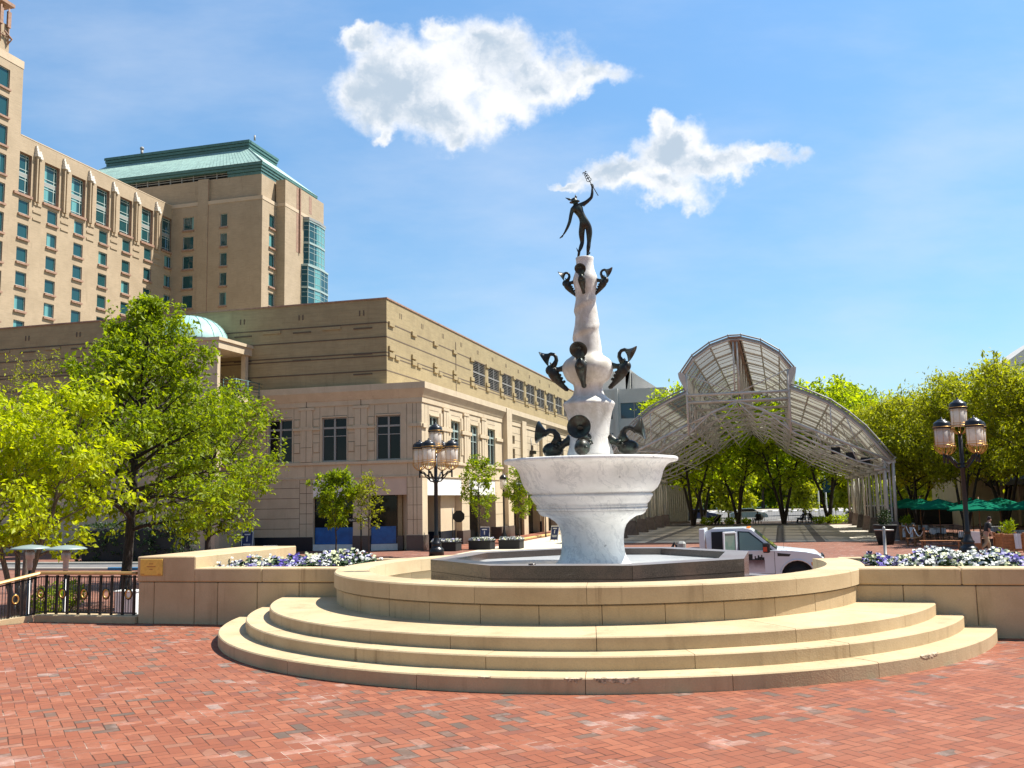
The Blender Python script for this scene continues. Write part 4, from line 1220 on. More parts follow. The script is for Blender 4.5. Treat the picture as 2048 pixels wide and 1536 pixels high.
# ---------------------------------------------------------------- hotel
M['cap'] = simple('pale_cap_stone', (.66,.62,.55), .7, var=.1)
HB = thing('hotel', (0,0,0), 0, 'tall tan hotel with teal windows and green hipped metal roof', 'hotel')
def hotel():
    HX, HYc, TX = -86.25, 122.56, -71.0
    flo = 2.95
    wt = 38.75                                             # head of the top row of small windows
    cols = [92.5 + 4.76*k for k in range(7)]
    body = MB()
    holes = []
    small = []
    for c in cols:
        for r in range(8):
            small.append((c, c+1.72, wt-1.68-flo*r, wt-flo*r))
    big = [(c-.72, c+1.88, 39.45, 44.6) for c in cols]
    tall = []
    for y in (83.0, 88.6):
        for r in range(15): tall.append((y, y+1.75, 53.85-2.35-3.5*r, 53.85-3.5*r))
    wall_grid(body, 'x', HX, (92.4, HYc), (8, 46.6), small, .30, out=1)if False else None
    hol = [(*h, .28) for h in small] + [(*h, .62) for h in big]
    wall_grid(body, 'x', HX, (92.4, HYc), (8, 46.6), hol, .28, 0, 1, out=1)
    wall_grid(body, 'x', HX, (75, 92.4), (4, 54.9), [(*h,.3) for h in tall], .3, 0, 1, out=1)
    body.add([(HX,92.4,46.6),(HX-16,92.4,46.6),(HX-16,92.4,54.9),(HX,92.4,54.9)],[(0,1,2,3)])
    body.add([(HX,92.4,46.58),(HX-16,92.4,46.58),(HX-16,HYc,46.58),(HX,HYc,46.58)],[(0,1,2,3)])
    body.box(HX-16,HX-15.9,75,HYc,0,46)
    body.build('wing_wall', [M['hotel'],M['reveal']], HB)
    bd = MB(); bd.box(HX-16, HX+.05, 74, 92.46, 54.9, 55.85)
    bd.box(HX-.2,HX+.03,92.46,HYc,46.6,46.72)
    bd.build('parapet_band', M['hotel_band'], HB)
    ph = MB(); ph.box(HX-9, HX-.6, 80, 90.6, 55.85, 59.6, 0); ph.box(HX-8,HX-1.2,80,90.2,59.6,62,0)
    ph.build('penthouse', M['hotel'], HB)
    an = MB()
    for y in (88.0,89.0,90.2): an.tube([(HX-.4,y,57),(HX-.4,y,61.6)],.09,6); an.box(HX-.5,HX-.25,y-.25,y+.25,59.2,61.2)
    an.tube([(HX-.4,87,58),(HX-.4,90.6,58)],.08,6); an.tube([(HX-.4,90.2,57.2),(HX-.1,90.5,57.8),(HX-.4,89.6,58.6)],.12,6)
    an.box(HX-2,HX-.2,86,90.9,62,62.4)
    an.build('antenna', M['reveal'], HB)
    # tower block in the corner
    tw = MB()
    fA = [(-84.2,-82.4),(-77.9,-76.75)]
    fwin = []
    for a, b in fA:
        for r in range(8): fwin.append((a, b, 44.6-1.95-2.97*r, 44.6-2.97*r))
    wall_grid(tw, 'y', HYc, (HX, TX), (8, 46.2), [(*h,.25) for h in fwin], .25, 0, 1)
    wall_grid(tw, 'y', HYc+.35, (HX-14, TX-.35), (46.2, 50.15), [], .2)
    sw = [(124.6, 126.3, 44.55-1.95-2.97*r, 44.55-2.97*r) for r in range(8)]
    wall_grid(tw, 'x', TX, (HYc, 142.6), (8, 46.2), [(*h,.25) for h in sw], .25, 0, 1, out=1)
    wall_grid(tw, 'x', TX-.35, (HYc+.35, 139.6), (46.2, 50.15), [], .2, out=1)
    tw.box(HX-14, TX-.4, HYc+.4, 142, 50.0, 50.1)
    # projecting middle bay of the sunny side
    tw.box(TX-.1, TX+1.45, 126.7, 139.4, 8, 50.3)
    tw.box(TX-.1, TX+.7, 139.4, 140.3, 8, 48.5)
    for a, b in ((-81.7,-80.0),): tw.box(a, b, HYc-.12, HYc+.5, 8, 50.16)
    tw.build('tower_wall', [M['hotel'],M['reveal']], HB)
    bd = MB()
    bd.box(HX, TX+.06, HYc-.06, HYc+.42, 46.2, 46.75); bd.box(TX-.4, TX+.06, HYc+.42, 126.7, 46.2, 46.75); bd.box(TX-.4,TX+1.5,126.64,139.46,46.2,46.7)
    bd.build('string_course', M['hotel_band'], HB)
    dk = MB(); dk.box(TX+1.44, TX+1.47, 130.2, 131.0, 40, 50.2); dk.box(TX+1.44,TX+1.47,134.3,135.2,47.2,50.0); dk.box(TX+1.4,TX+1.7,131.0,131.25,40,50.3); dk.box(-80.0,-79.93,HYc-.02,HYc+.01,8,50)
    dk.build('slot', M['reveal'], HB)
    # windows: one pane mesh per size, copied
    def pane(name, axis, w, h, cross, parent_frame=True):
        g_ = MB(); f = MB()
        t = .085
        if axis == 'x':
            B_ = lambda mb, a, b, c, d_, o0, o1: mb.box(o0, o1, a, b, c, d_)
        else:
            B_ = lambda mb, a, b, c, d_, o0, o1: mb.box(a, b, -o1, -o0, c, d_)
        B_(g_, 0, w, 0, h, -.02, 0)
        B_(f, 0, t, 0, h, 0.005, .06); B_(f, w-t, w, 0, h, .005, .06); B_(f, t, w-t, 0, t, .005, .06); B_(f, t, w-t, h-t, h, .005, .06)
        if cross:
            u = w*.16
            B_(f, u-.05, u+.05, t, h-t, .005, .055); B_(f, w*.82-.05, w*.82+.05, t, h-t, .005, .055)
            B_(f, t, w-t, h*.20-.05, h*.20+.05, .006, .05); B_(f, t, w-t, h*.84-.05, h*.84+.05, .006, .05)
        return g_.mesh(name, M['hglass']), f.mesh(name+'_frame', M['frame_teal'])
    def put(mg, mf, loc, sill=None):
        w = link('window', mg, HB, loc)
        link('window_frame', mf, w)
        if sill is not None: link('sill', sill, w)
        return w
    pg, pf = pane('window', 'x', 1.72, 1.68, False)
    sl = MB(); sl.box(.2, .42, -.1, 1.82, -.34, -.10); slx = sl.mesh('sill', M['reveal'])
    n = 0
    for a, b, c, d_ in small:
        if c > 17: put(pg, pf, (HX-.2, a, c), slx)
    bg, bf = pane('window', 'x', 2.56, 2.3, True)
    bsl = MB(); bsl.box(.42,.72,-.2,2.75,-.35,-.05); bslx = bsl.mesh('sill', M['reveal'])
    for a, b, c, d_ in big:
        put(bg, bf, (HX-.5, a+.02, 39.5), bslx); put(bg, bf, (HX-.5, a+.02, 42.2))
    tg, tf = pane('window', 'x', 1.75, 2.35, False)
    tsl = MB(); tsl.box(.2,.42,-.12,1.87,-.3,-.06); tslx = tsl.mesh('sill', M['reveal'])
    for a, b, c, d_ in tall:
        if a > 85 and c > 14: put(tg, tf, (HX-.22, a, c), tslx)
    yg, yf = pane('window', 'y', 1.8, 1.95, False)
    ys = MB(); ys.box(-.12,1.92,-.32,-.1,-.3,-.06); ysl = ys.mesh('sill', M['reveal'])
    zg, zf = pane('window', 'y', 1.15, 1.95, False)
    zs = MB(); zs.box(-.12,1.27,-.32,-.1,-.3,-.06); zsl = zs.mesh('sill', M['reveal'])
    for a, b, c, d_ in fwin:
        if c > 17:
            if b-a > 1.5: put(yg, yf, (a, HYc+.18, c), ysl)
            else: put(zg, zf, (a, HYc+.18, c), zsl)
    sg, sf = pane('window', 'x', 1.7, 1.95, False)
    for a, b, c, d_ in sw:
        if c > 17: put(sg, sf, (TX-.18, a, c), slx)
    # piers between the tall windows: thin fins under stepped white caps
    for c in cols:
        f = MB(); y = c+2.35
        f.box(HX-.02, HX+.40, y, y+.2, 39.0, 44.7, 0); f.box(HX-.02, HX+.34, y+.5, y+.75, 39.0, 44.5, 0)
        f.build('fin', M['hotel'], HB)
        k = MB()
        for i in range(4):
            k.box(HX-.02, HX+.55-.10*i, y-.12+.03*i, y+.32-.04*i, 44.7+.36*i, 45.02+.36*i)
            if i < 3: k.box(HX-.02, HX+.5-.10*i, y+.42+.03*i, y+.86-.04*i, 44.5+.36*i, 44.82+.36*i)
        k.build('fin_cap', M['cap'], HB)
        for i in range(3):
            s = MB(); s.box(HX-.02, HX+.10, y-.05, y+1.35, 36.75+.95*i, 37.0+.95*i); s.build('string_moulding', M['hotel'], HB)
    for a, b, *_ in big:
        sp = MB(); sp.box(HX-.56, HX-.44, a, b, 41.80, 42.2); sp.build('spandrel', M['frame_grey'], HB)
    # curved bay window of the tower
    bay = MB(); fr = MB()
    xb = TX+1.45
    for k, (zt, zb, ex) in enumerate(((45.4,42.2,1.0),(41.9,38.7,1.0),(38.2,35.0,1.25),(34.7,31.5,1.25),(31.2,28,1.25),(27.7,24.5,1.25),(24.2,21,1.25))):
        y0, y1 = (132.6,138.4) if k < 2 else (131.9,139.2)
        P_ = [(xb,y0),(xb+ex*.75,y0+.35),(xb+ex,y0+(y1-y0)*.55),(xb+ex*.8,y1-.3),(xb,y1)]
        bay.prism(P_, zb, zt, 'z', 0)
        for z in (zb-.06, zt):
            fr.prism([(xb,y0-.1),(xb+ex*.75+.1,y0+.25),(xb+ex+.1,y0+(y1-y0)*.55),(xb+ex*.8+.1,y1-.2),(xb,y1+.1)], z, z+.28 if z > zb else z+.08, 'z')
        for i in range(4):
            a, b = Vector((*P_[i],0)), Vector((*P_[i+1],0))
            for t in ((0,.5) if i in (1,2) else (0,)):
                q = a.lerp(b, t); 
                fr.tube([(q.x,q.y,zb),(q.x,q.y,zt)], .06, 4, smooth=False)
            for z in (zb+.7, zb+1.9, zb+2.6):
                fr.tube([(a.x,a.y,z),(b.x,b.y,z)], .045, 4, smooth=False)
    bo = bay.build('bay_window', M['hglass'], HB); fr.build('bay_frame', M['frame_teal'], bo)
    bc = MB(); bc.prism([(xb,132.3),(xb+.9,132.7),(xb+1.2,135.8),(xb+.9,138.4),(xb,138.8)], 45.68, 46.1, 'z'); bc.build('bay_cap', M['frame_grey'], bo)
    # green hipped roof with stepped fasciae
    rf = MB(); tr = MB()
    x0, x1, y0, y1 = -107.0, TX-.45, HYc+.3, 139.9
    for i, (z, e) in enumerate(((50.15,0),(50.65,.12),(51.1,.24),(51.5,.36))):
        zz = (50.15,50.65,51.1,51.5,51.95)[i+1]
        tr.box(-77.0 if i < 2 else x0-e, x1+e, y0-e, y1+e, z, zz-.06, 0)
        tr.box(-77.0 if i < 2 else x0-e, x1+e-.1, y0-e+.1, y1+e-.1, zz-.06, zz, 1)
    lo = MB(); lo.box(-101, -77.0, y0+.9, y0+1.0, 50.1, 51.12, 1)
    for x in np.arange(-101, -76.9, 2.0): lo.box(x-.07, x+.07, y0+.25, y0+.5, 50.1, 51.1, 0)
    for z in (50.62, 50.95): lo.box(-101, -77.0, y0+.3, y0+.42, z-.05, z+.05, 0)
    lo.build('roof_louvre', [M['frame_grey'],M['black_matte']], HB)
    ix = 5.0; iy = 4.8
    e = .40
    A = [(x0-e,y0-e,51.93),(x1+e,y0-e,51.93),(x1+e,y1+e,51.93),(x0-e,y1+e,51.93)]
    Bq = [(x0+ix,y0+iy,56.3),(x1-ix,y0+iy,56.3),(x1-ix,y1-iy+1,56.3),(x0+ix,y1-iy+1,56.3)]
    rf.add(A+Bq, [(0,1,5,4),(1,2,6,5),(2,3,7,6),(3,0,4,7),(4,5,6,7)])
    for k in range(60):
        x = x0+ (x1-x0)*k/59
        xt = max(x0+ix, min(x1-ix, x))
        rf.tube([(x,y0-e,51.97),(x0+ix+(x1-x0-2*ix)*k/59,y0+iy,56.33)], .012, 4)
    rf.tube([(x1+e,y0-e,51.98),(x1-ix,y0+iy,56.33)], .09, 6)
    rf.build('roof', M['copper'], HB)
    for i, (z, e2) in enumerate(((56.3,.0),(56.75,.12),(57.2,.24))):
        tr.box(x0+ix-e2-.1, x1-ix+e2+.1, y0+iy-e2-.1, y1-iy+1.1+e2, z, z+.38, 0)
        tr.box(x0+ix-e2, x1-ix+e2, y0+iy-e2, y1-iy+1+e2, z+.38, z+.45, 1)
    tr.build('roof_trim', [M['copper_dk'],M['black_matte']], HB)
    ve = MB(); ve.tube([(-96,y0+iy+.6,57.6),(-96,y0+iy+.6,58.6)],.22,8); ve.ball((-96,y0+iy+.6,58.8),.34,8); ve.tube([(-75.6,128,57.6),(-75.6,128,58.4)],.14,6); ve.build('roof_vent', M['frame_grey'], HB)
hotel()

# ---------------------------------------------------------------- office block far behind
ob = thing('office_building', (0,0,0), 0, 'pale concrete office block with blue ribbon windows beyond the arched pavilion', 'building')
def office():
    Y = 138.0
    b = MB()
    holes = []
    for z0, z1 in ((13.0,15.3),(8.6,11.0),(4.4,6.6)):
        for x0, x1 in ((-35,-29),(-28.4,-22.9),(-21.7,-17.9+.1),(-16.9,-15.3)): holes.append((x0,x1,z0,z1))
    wall_grid(b, 'y', Y, (-40,-15.0), (ZL,17.3), holes, .4)
    b.add([(-15,Y,ZL),(-15,Y+18,ZL),(-15,Y+18,17.3),(-15,Y,17.3)],[(0,1,2,3)])
    b.add([(-40,Y,17.25),(-15,Y,17.25),(-15,Y+18,17.25),(-40,Y+18,17.25)],[(0,1,2,3)])
    b.box(-22.5,-22.0,Y-.35,Y+.2,ZL,17.4)
    b.box(-26,-18,Y-3.5,Y-.4,6.6,7.3)
    b.build('wall', M['office'], ob)
    for h in holes:
        w = MB(); w.box(h[0],h[1],Y+.3,Y+.35,h[2],h[3]); wo = w.build('window', M['office_glass'], ob)
        f = MB(); m = (h[0]+h[1])/2; f.box(m-.06,m+.06,Y+.2,Y+.3,h[2],h[3]); f.box(h[0],h[1],Y+.2,Y+.3,h[2],h[2]+.1); f.build('window_frame', M['frame_grey'], wo)
    w = MB(); w.box(-15.02,-14.97,Y+.6,Y+5,13.0,15.3); w.build('window', M['office_glass'], ob)
    r = MB(); r.prism([(-30,17.3),(-21.2,17.3),(-20.6,20.2),(-24,20.4)], Y+3, Y+12, 'y'); r.prism([(-20.5,17.3),(-16.2,17.3),(-20.5,20.3)],Y+4,Y+12,'y'); r.build('rooftop_plant', M['office'], ob)
    bl = MB(); bl.box(-21.3,-20.6,Y+3,Y+12.2,17.3,20.6); bl.build('flue', M['frame_grey'], ob)
office()
# ---------------------------------------------------------------- restaurant and gabled block on the right
rs = thing('restaurant', (0,0,0), 0, 'low dark fronted restaurant behind the trees and green umbrellas', 'restaurant')
def restaurant():
    b = MB()
    wall_grid(b, 'x', 19.5, (50, 98), (ZL, 6.4), [(52+5*k, 56+5*k, ZL, 2.2) for k in range(9)], .5, out=-1)
    b.add([(19.5,50,6.4),(30,50,6.4),(30,98,6.4),(19.5,98,6.4)],[(0,1,2,3)]); b.add([(19.5,50,ZL),(30,50,ZL),(30,50,6.4),(19.5,50,6.4)],[(0,1,2,3)])
    b.build('wall', M['precast2'], rs)
    for k in range(9):
        w = MB(); w.box(19.9,19.95,52+5*k,56+5*k,ZL,2.2); w.build('window', M['dark_glass'], rs)
    a = MB()
    a.add([(19.45,50,3.4),(19.45,97,3.4),(17.2,97,2.5),(17.2,50,2.5),(17.2,50,2.1),(17.2,97,2.1)],[(0,1,2,3),(3,2,5,4)])
    a.build('awning', M['black_matte'], rs)
    r = MB(); r.prism([(19.2,6.4),(32,6.4),(32,8)],50,98,'y'); r.build('roof', M['office'], rs)
restaurant()
gb = thing('gabled_building', (0,0,0), 0, 'grey gabled roof and pale wall rising above the right hand trees', 'building')
b = MB(); b.prism([(14.6,9.3),(24,16),(33.4,9.3)], 92, 110, 'y'); b.build('roof', M['office'], gb)
b = MB(); b.box(15.2,32.8,92.6,109.4,ZL,9.5); b.build('wall', M['precast2'], gb)
# ================================================================ arched pavilion
PV = thing('arched_pavilion', (-2.5, 66.4, 0), 0, 'open arched steel pavilion with raised barrel vault over the plaza', 'pavilion')
def pavilion():
    nb, sp = 6, 6.0
    DY = nb*sp
    arm = [(3.45,8.85),(4.6,8.35),(5.85,7.72),(6.9,6.9),(7.9,5.95),(8.65,4.98),(9.5,3.86)]
    mon = [(3.72,9.95),(2.85,11.15),(1.68,11.95),(0.42,12.35),(-0.42,12.35),(-1.68,11.95),(-2.85,11.15),(-3.72,9.95)]
    def sheet(mb, line, y0, y1, th, mi=0):
        for (xa,za),(xb,zb) in zip(line[:-1], line[1:]):
            dx, dz = xb-xa, zb-za; L = math.hypot(dx,dz); nx, nz = -dz/L*th, dx/L*th
            mb.add([(xa,y0,za),(xb,y0,zb),(xb,y1,zb),(xa,y1,za),(xa+nx,y0,za+nz),(xb+nx,y0,zb+nz),(xb+nx,y1,zb+nz),(xa+nx,y1,za+nz)],
                   [(0,1,2,3),(7,6,5,4),(0,4,5,1),(2,6,7,3),(1,5,6,2),(0,3,7,4)], mi)
    for name, line in (('roof_vault', arm), ('roof_vault', [(-x,z) for x,z in arm]), ('raised_vault', mon)):
        mb = MB(); sheet(mb, line, 0, DY, .05)
        ro = mb.build(name, M['roofp'], PV)
        # ribs every bay, purlins lengthwise, glazing bars
        rb = MB()
        for k in range(nb*3+1):
            y = k*sp/3
            main = (k % 3 == 0)
            o = .14 if main else .08
            pts = []
            for (x,z) in line:
                r = math.hypot(x, z-1.0); pts.append((x*(1-o/r), y, z-o*(z-1)/r))
            rb.tube(pts, .085 if main else .035, 6)
        rb.build('rib', M['pav'], ro)
        pu = MB()
        for (xa,za),(xb,zb) in zip(line[:-1], line[1:]):
            for t in (0,):
                x, z = xa+(xb-xa)*t, za+(zb-za)*t
                pu.box(x-.05,x+.05,0,DY,z-.16,z-.06)
        pu.box(line[-1][0]-.05,line[-1][0]+.05,0,DY,line[-1][1]-.16,line[-1][1]-.06)
        pu.build('purlin', M['pav'], ro)
        ed = MB()
        for off in (0.0, .17):
            pts = [(x*(1+off/ max(1e-3, math.hypot(x,z-1))), -.04, z+off*(z-1)/math.hypot(x,z-1)) for x,z in line]
            ed.tube(pts, .055, 6)
        for x, z in line:
            r = math.hypot(x,z-1); ed.tube([(x,-.04,z-.08),(x*(1+.25/r),-.04,z+.25*(z-1)/r)], .05, 4)
        ed.build('roof_edge', M['frame_grey'], ro)
    # gutter boxes and side walls of the raised vault
    for s in (-1, 1):
        g_ = MB(); g_.prism([(s*3.35,8.9),(s*3.45,8.9),(s*3.85,9.75),(s*3.9,10.1),(s*3.6,10.15),(s*3.4,9.9)], -.1, DY, 'y'); g_.build('gutter', M['pav'], PV)
    rd = MB(); rd.box(-.45,.45,-.1,DY,12.3,12.42); rd.box(-.3,.3,-.1,DY,12.08,12.2); rd.build('ridge_beam', M['reveal'], PV)
    # frames
    for k in range(nb+1):
        y = k*sp
        f = MB()
        T = lambda a, b, r=.05: f.tube([(a[0],y,a[1]),(b[0],y,b[1])], r, 6)
        T((-3.4,8.55),(3.4,8.55),.10); T((-3.4,8.05),(3.4,8.05),.08)
        lower = [(9.3,3.15),(7.4,3.75),(5.3,4.75),(3.35,5.9),(1.7,7.35),(0,8.0)]
        for s in (-1, 1):
            T((s*3.35,5.9),(s*3.35,10.0),.085); T((s*3.55,8.9),(s*3.55,10.0),.05)
            T((s*9.35,3.75),(s*3.35,6.55),.09); T((s*3.35,6.55),(0,8.05),.06)
            T((s*3.35,10.0),(s*.1,8.6),.04)
            f.tube([(s*x,y,z) for x,z in lower], .055, 6)
            for (x,z),(x2,z2) in zip(lower[:-1], lower[1:]):
                xt = x-.45; zt = 3.75 + (9.35-xt)/6.0*2.8 if xt > 3.35 else 6.6
                T((s*x,z),(s*xt,zt),.04); T((s*x2,z2),(s*xt,zt),.04)
            T((s*5.9,5.35),(s*5.9,7.6),.045); T((s*7.5,4.6),(s*6.8,6.85),.04)
            T((s*.16,8.6),(s*.12,12.1),.06); T((s*.4,8.05),(s*.4,8.55),.04)
            T((s*2.2,8.55),(s*1.2,8.05),.04)
            f.tube([(s*3.35,y,5.9),(s*3.35,y+1.6,6.55),(s*3.35,y+3,8.3)], .035, 4)
        f.build('roof_truss', M['pav'], PV)
    lg = MB()
    for s in (-1,1):
        for x, z, r in ((3.35,8.5,.08),(3.35,6.55,.08),(3.35,5.9,.05),(6.2,5.2,.05),(9.3,3.62,.12),(9.2,3.1,.09),(5.2,4.35,.04)):
            lg.tube([(s*x,0,z),(s*x,DY,z)], r, 6)
        for k in range(nb):
            lg.tube([(s*3.35,k*sp,6.0),(s*3.35,(k+1)*sp,8.4)], .045, 4); lg.tube([(s*3.35,k*sp,8.4),(s*3.35,(k+1)*sp,6.0)], .045, 4)
            for t in (1,2): lg.tube([(s*3.35,(k+t/3)*sp,6.55),(s*3.35,(k+t/3)*sp,8.5)], .04, 4)
            lg.tube([(s*6.2,k*sp,5.2),(s*8.2,(k+1)*sp,5.4)], .035, 4)
    for x in (-.15,.15):
        lg.tube([(x,0,8.1),(x,DY,8.1)], .05, 6)
    lg.build('longitudinal_beam', M['pav'], PV)
    # columns: four tubes on a flared concrete foot
    for s in (-1, 1):
        for k in range(nb+1):
            y = k*sp
            c = thing('column', (s*9.3, y+.35, 0)); c.parent = PV
            ft_ = MB()
            ft_.add([(-.52,-.52,ZL),(.52,-.52,ZL),(.52,.52,ZL),(-.52,.52,ZL),(-.33,-.33,-.15),(.33,-.33,-.15),(.33,.33,-.15),(-.33,.33,-.15)],
                    [(4,5,6,7),(0,1,5,4),(1,2,6,5),(2,3,7,6),(3,0,4,7)])
            ft_.build('foot', M['conc_dk'], c)
            tb = MB()
            for dx in (-.2,.2):
                for dy in (-.2,.2): tb.tube([(dx*1.15,dy*1.15,-.15),(dx*1.3,dy*1.15,3.7)], .085, 10)
            tb.box(-.05,.05,-.05,.05,-.15,3.6)
            tb.build('shaft', M['pav'], c)
            cp_ = MB(); cp_.box(-.4,.4,-.3,.3,3.6,3.8); cp_.tube([(-s*.2,0,3.2),(-s*.9,0,3.2)],.09,8); cp_.build('bracket', M['pav'], c)
    for k in range(3):
        sp_ = MB(); sp_.box(7.9-.9*k-.28,7.9-.9*k+.28,.1,.6,3.55+.36*k,4.0+.36*k); sp_.build('loudspeaker', M['black_matte'], PV)
pavilion()

# ================================================================ ground
gd = MB(); gd.add([(-400,-60,ZL-.02),(400,-60,ZL-.02),(400,700,ZL-.02),(-400,700,ZL-.02)],[(0,1,2,3)])
tag(gd.build('ground', M['soil']), kind='structure')
def sheet_ground(name, poly, lift, mat):
    m = MB(); m.add([(x,y,ZL+lift) for x,y in poly], [tuple(range(len(poly)))]); return tag(m.build(name, mat), kind='structure')
sheet_ground('brick_street', [(-120,8),(60,8),(60,101),(-120,101)], 0.0, M['brick_far'])
sheet_ground('pavilion_plaza', [(-12.6,64.8),(7.0,64.8),(7.0,100),(-12.6,100)], .006, M['conc'])
bnd = MB()
for x in (-12.5,-8.6,-4.4,-.2,2.3): bnd.box(x-.28,x+.28,64.9,99.8,ZL+.007,ZL+.011)
for y in (68.5,74.5,80.5,86.5,92.5): bnd.box(-12.2,6.8,y-.22,y+.22,ZL+.012,ZL+.016)
tag(bnd.build('paving_bands', M['band']), kind='structure')
sheet_ground('far_road', [(-300,116),(300,116),(300,205),(-300,205)], .006, M['asphalt'])
sheet_ground('side_street', [(-60,40.6),(-14,40.6),(-14,44.6),(-60,44.6)], .006, M['asphalt'])
zb = MB()
for k in range(36): zb.box(-34+1.9*k,-33+1.9*k,184,194,ZL+.010,ZL+.014)
zb.box(-60,60,200,201,ZL+.010,ZL+.014)
tag(zb.build('crossing_stripes', M['white']), kind='structure')
sheet_ground('far_pavement', [(-300,205),(300,205),(300,216),(-300,216)], .01, M['conc'])
sheet_ground('grass_verge', [(-300,216),(300,216),(300,420),(-300,420)], .01, M['leaf_h'])
sheet_ground('tree_bed', [(-12.5,101),(6.8,101),(7.8,108),(-13.5,108)], .012, M['soil'])
sheet_ground('pale_crossing', [(-18.0,52.5),(-13.0,52.5),(-13.4,112),(-18.6,112)], .006, M['tan_walk'])
kb = MB(); kb.bbox(-19.1,-18.7,66,112,ZL,ZL+.13,.02); tag(kb.build('yellow_kerb', M['yellow']), kind='structure')
kb = MB(); kb.bbox(-60,-14,44.6,44.8,ZL,ZL+.12,.02); kb.bbox(-60,-14,40.4,40.6,ZL,ZL+.12,.02); tag(kb.build('street_kerb', M['conc']), kind='structure')
kb = MB(); kb.bbox(-31.5,-27.6,40.35,40.62,ZL,ZL+.14,.02); tag(kb.build('blue_kerb', simple('blue_kerb_paint',(.03,.16,.30),.6,var=.2)), kind='structure')
pvm = MB(); pvm.add([(-21.4,56.9,ZL+.006),(-19.1,56.9,ZL+.006),(-19.1,112,ZL+.006),(-21.4,112,ZL+.006)],[(0,1,2,3)]); tag(pvm.build('shop_pavement', M['brick']), kind='structure')

# ================================================================ trees
def frame_from(d):
    d = d/np.linalg.norm(d); a = np.array([0,0,1.0]) if abs(d[2]) < .9 else np.array([1.0,0,0])
    u = np.cross(d, a); u /= np.linalg.norm(u); return u, np.cross(d, u)

def grow(seed, H, r0, fb, env, nprim=22, up=(.9,.25), sec=.55, dens=1.0, bend=.25, twig=True, lean=(0,0), forks=1, minr=.006):
    """tapered trunk, limbs, side branches and twigs; env(t) is the crown radius at height fraction t"""
    rg = np.random.default_rng(seed)
    tubes = []; anch = []
    stems = []
    for s in range(forks):
        n = 9
        pts = []
        a0 = 2*PI*s/forks + rg.uniform(-.4,.4)
        for i in range(n):
            t = i/(n-1)
            spread = (t**1.15)*H*.26 if forks > 1 else 0
            pts.append(np.array([lean[0]*t*H + math.cos(a0)*spread + rg.normal(0,.012*H)*t, lean[1]*t*H + math.sin(a0)*spread + rg.normal(0,.012*H)*t, t*H*.95*(1 if forks == 1 else rg.uniform(.88,1.0))]))
        rr = [r0*(1 if forks == 1 else .68)*((1-i/(n-1))**.85) + .012 for i in range(n)]
        rr[0] *= 1.35
        stems.append((np.array(pts), rr)); tubes.append((pts, rr, 0))
    gi = 0
    for pts, rr in stems:
        tt = np.linspace(0, 1, len(pts))
        for i in range(nprim):
            t = fb + (.97-fb)*((i+rg.uniform(0,.8))/nprim)**.9
            base = np.array([np.interp(t, tt, pts[:,k]) for k in range(3)])
            rb = np.interp(t, tt, rr)*.62
            az = gi*2.39996 + rg.uniform(-.35,.35); gi += 1
            L = env(t)*rg.uniform(.72,1.08)
            if L < .15: continue
            e0 = up[0]+(up[1]-up[0])*(1-t) + rg.uniform(-.15,.15)
            d = np.array([math.cos(az)*math.cos(e0), math.sin(az)*math.cos(e0), math.sin(e0)])
            bp = [base]; m = 6
            for k in range(m):
                d = d + np.array([rg.normal(0,.10), rg.normal(0,.10), rg.normal(0,.07) - bend*.12])
                d /= np.linalg.norm(d); bp.append(bp[-1]+d*L/m)
            br = [max(minr, rb*(1-k/(m+.3))) for k in range(m+1)]
            tubes.append((bp, br, 1))
            bp = np.array(bp)
            ns = max(3, int(L/sec*2.2*dens))
            for j in range(ns):
                s = .22 + .78*(j+rg.uniform(0,1))/ns
                b2 = np.array([np.interp(s*m, np.arange(m+1), bp[:,k]) for k in range(3)])
                k0 = min(m-1, int(s*m)); dd = bp[k0+1]-bp[k0]; dd /= np.linalg.norm(dd)
                u, w = frame_from(dd)
                ph = rg.uniform(0, 2*PI)
                sd = dd*rg.uniform(.35,.8) + (u*math.cos(ph)+w*math.sin(ph)*.75)*.75 + np.array([0,0,.12])
                sd /= np.linalg.norm(sd)
                L2 = L*(1-.55*s)*rg.uniform(.25,.5)+.12
                q = [b2]
                for k in range(3):
                    sd = sd + rg.normal(0,.16,3) - np.array([0,0,bend*.12]); sd /= np.linalg.norm(sd); q.append(q[-1]+sd*L2/3)
                tubes.append((q, [max(minr*.8, br[k0]*.45*(1-k/3.4)) for k in range(4)], 2))
                q = np.array(q)
                for v in np.linspace(.25, 1, 4):
                    anch.append((np.array([np.interp(v*3, np.arange(4), q[:,k]) for k in range(3)]), sd))
                if twig:
                    for r in range(3):
                        v = rg.uniform(.3,1); b3 = np.array([np.interp(v*3, np.arange(4), q[:,k]) for k in range(3)])
                        td = sd*.6 + rg.normal(0,.55,3); td /= np.linalg.norm(td)
                        L3 = L2*rg.uniform(.25,.5)
                        e = b3+td*L3
                        tubes.append(([b3, e], [minr*.7, minr*.45], 3))
                        anch.append((b3+td*L3*.55, td)); anch.append((e, td)); 
            anch.append((bp[-1], d))
    return tubes, anch

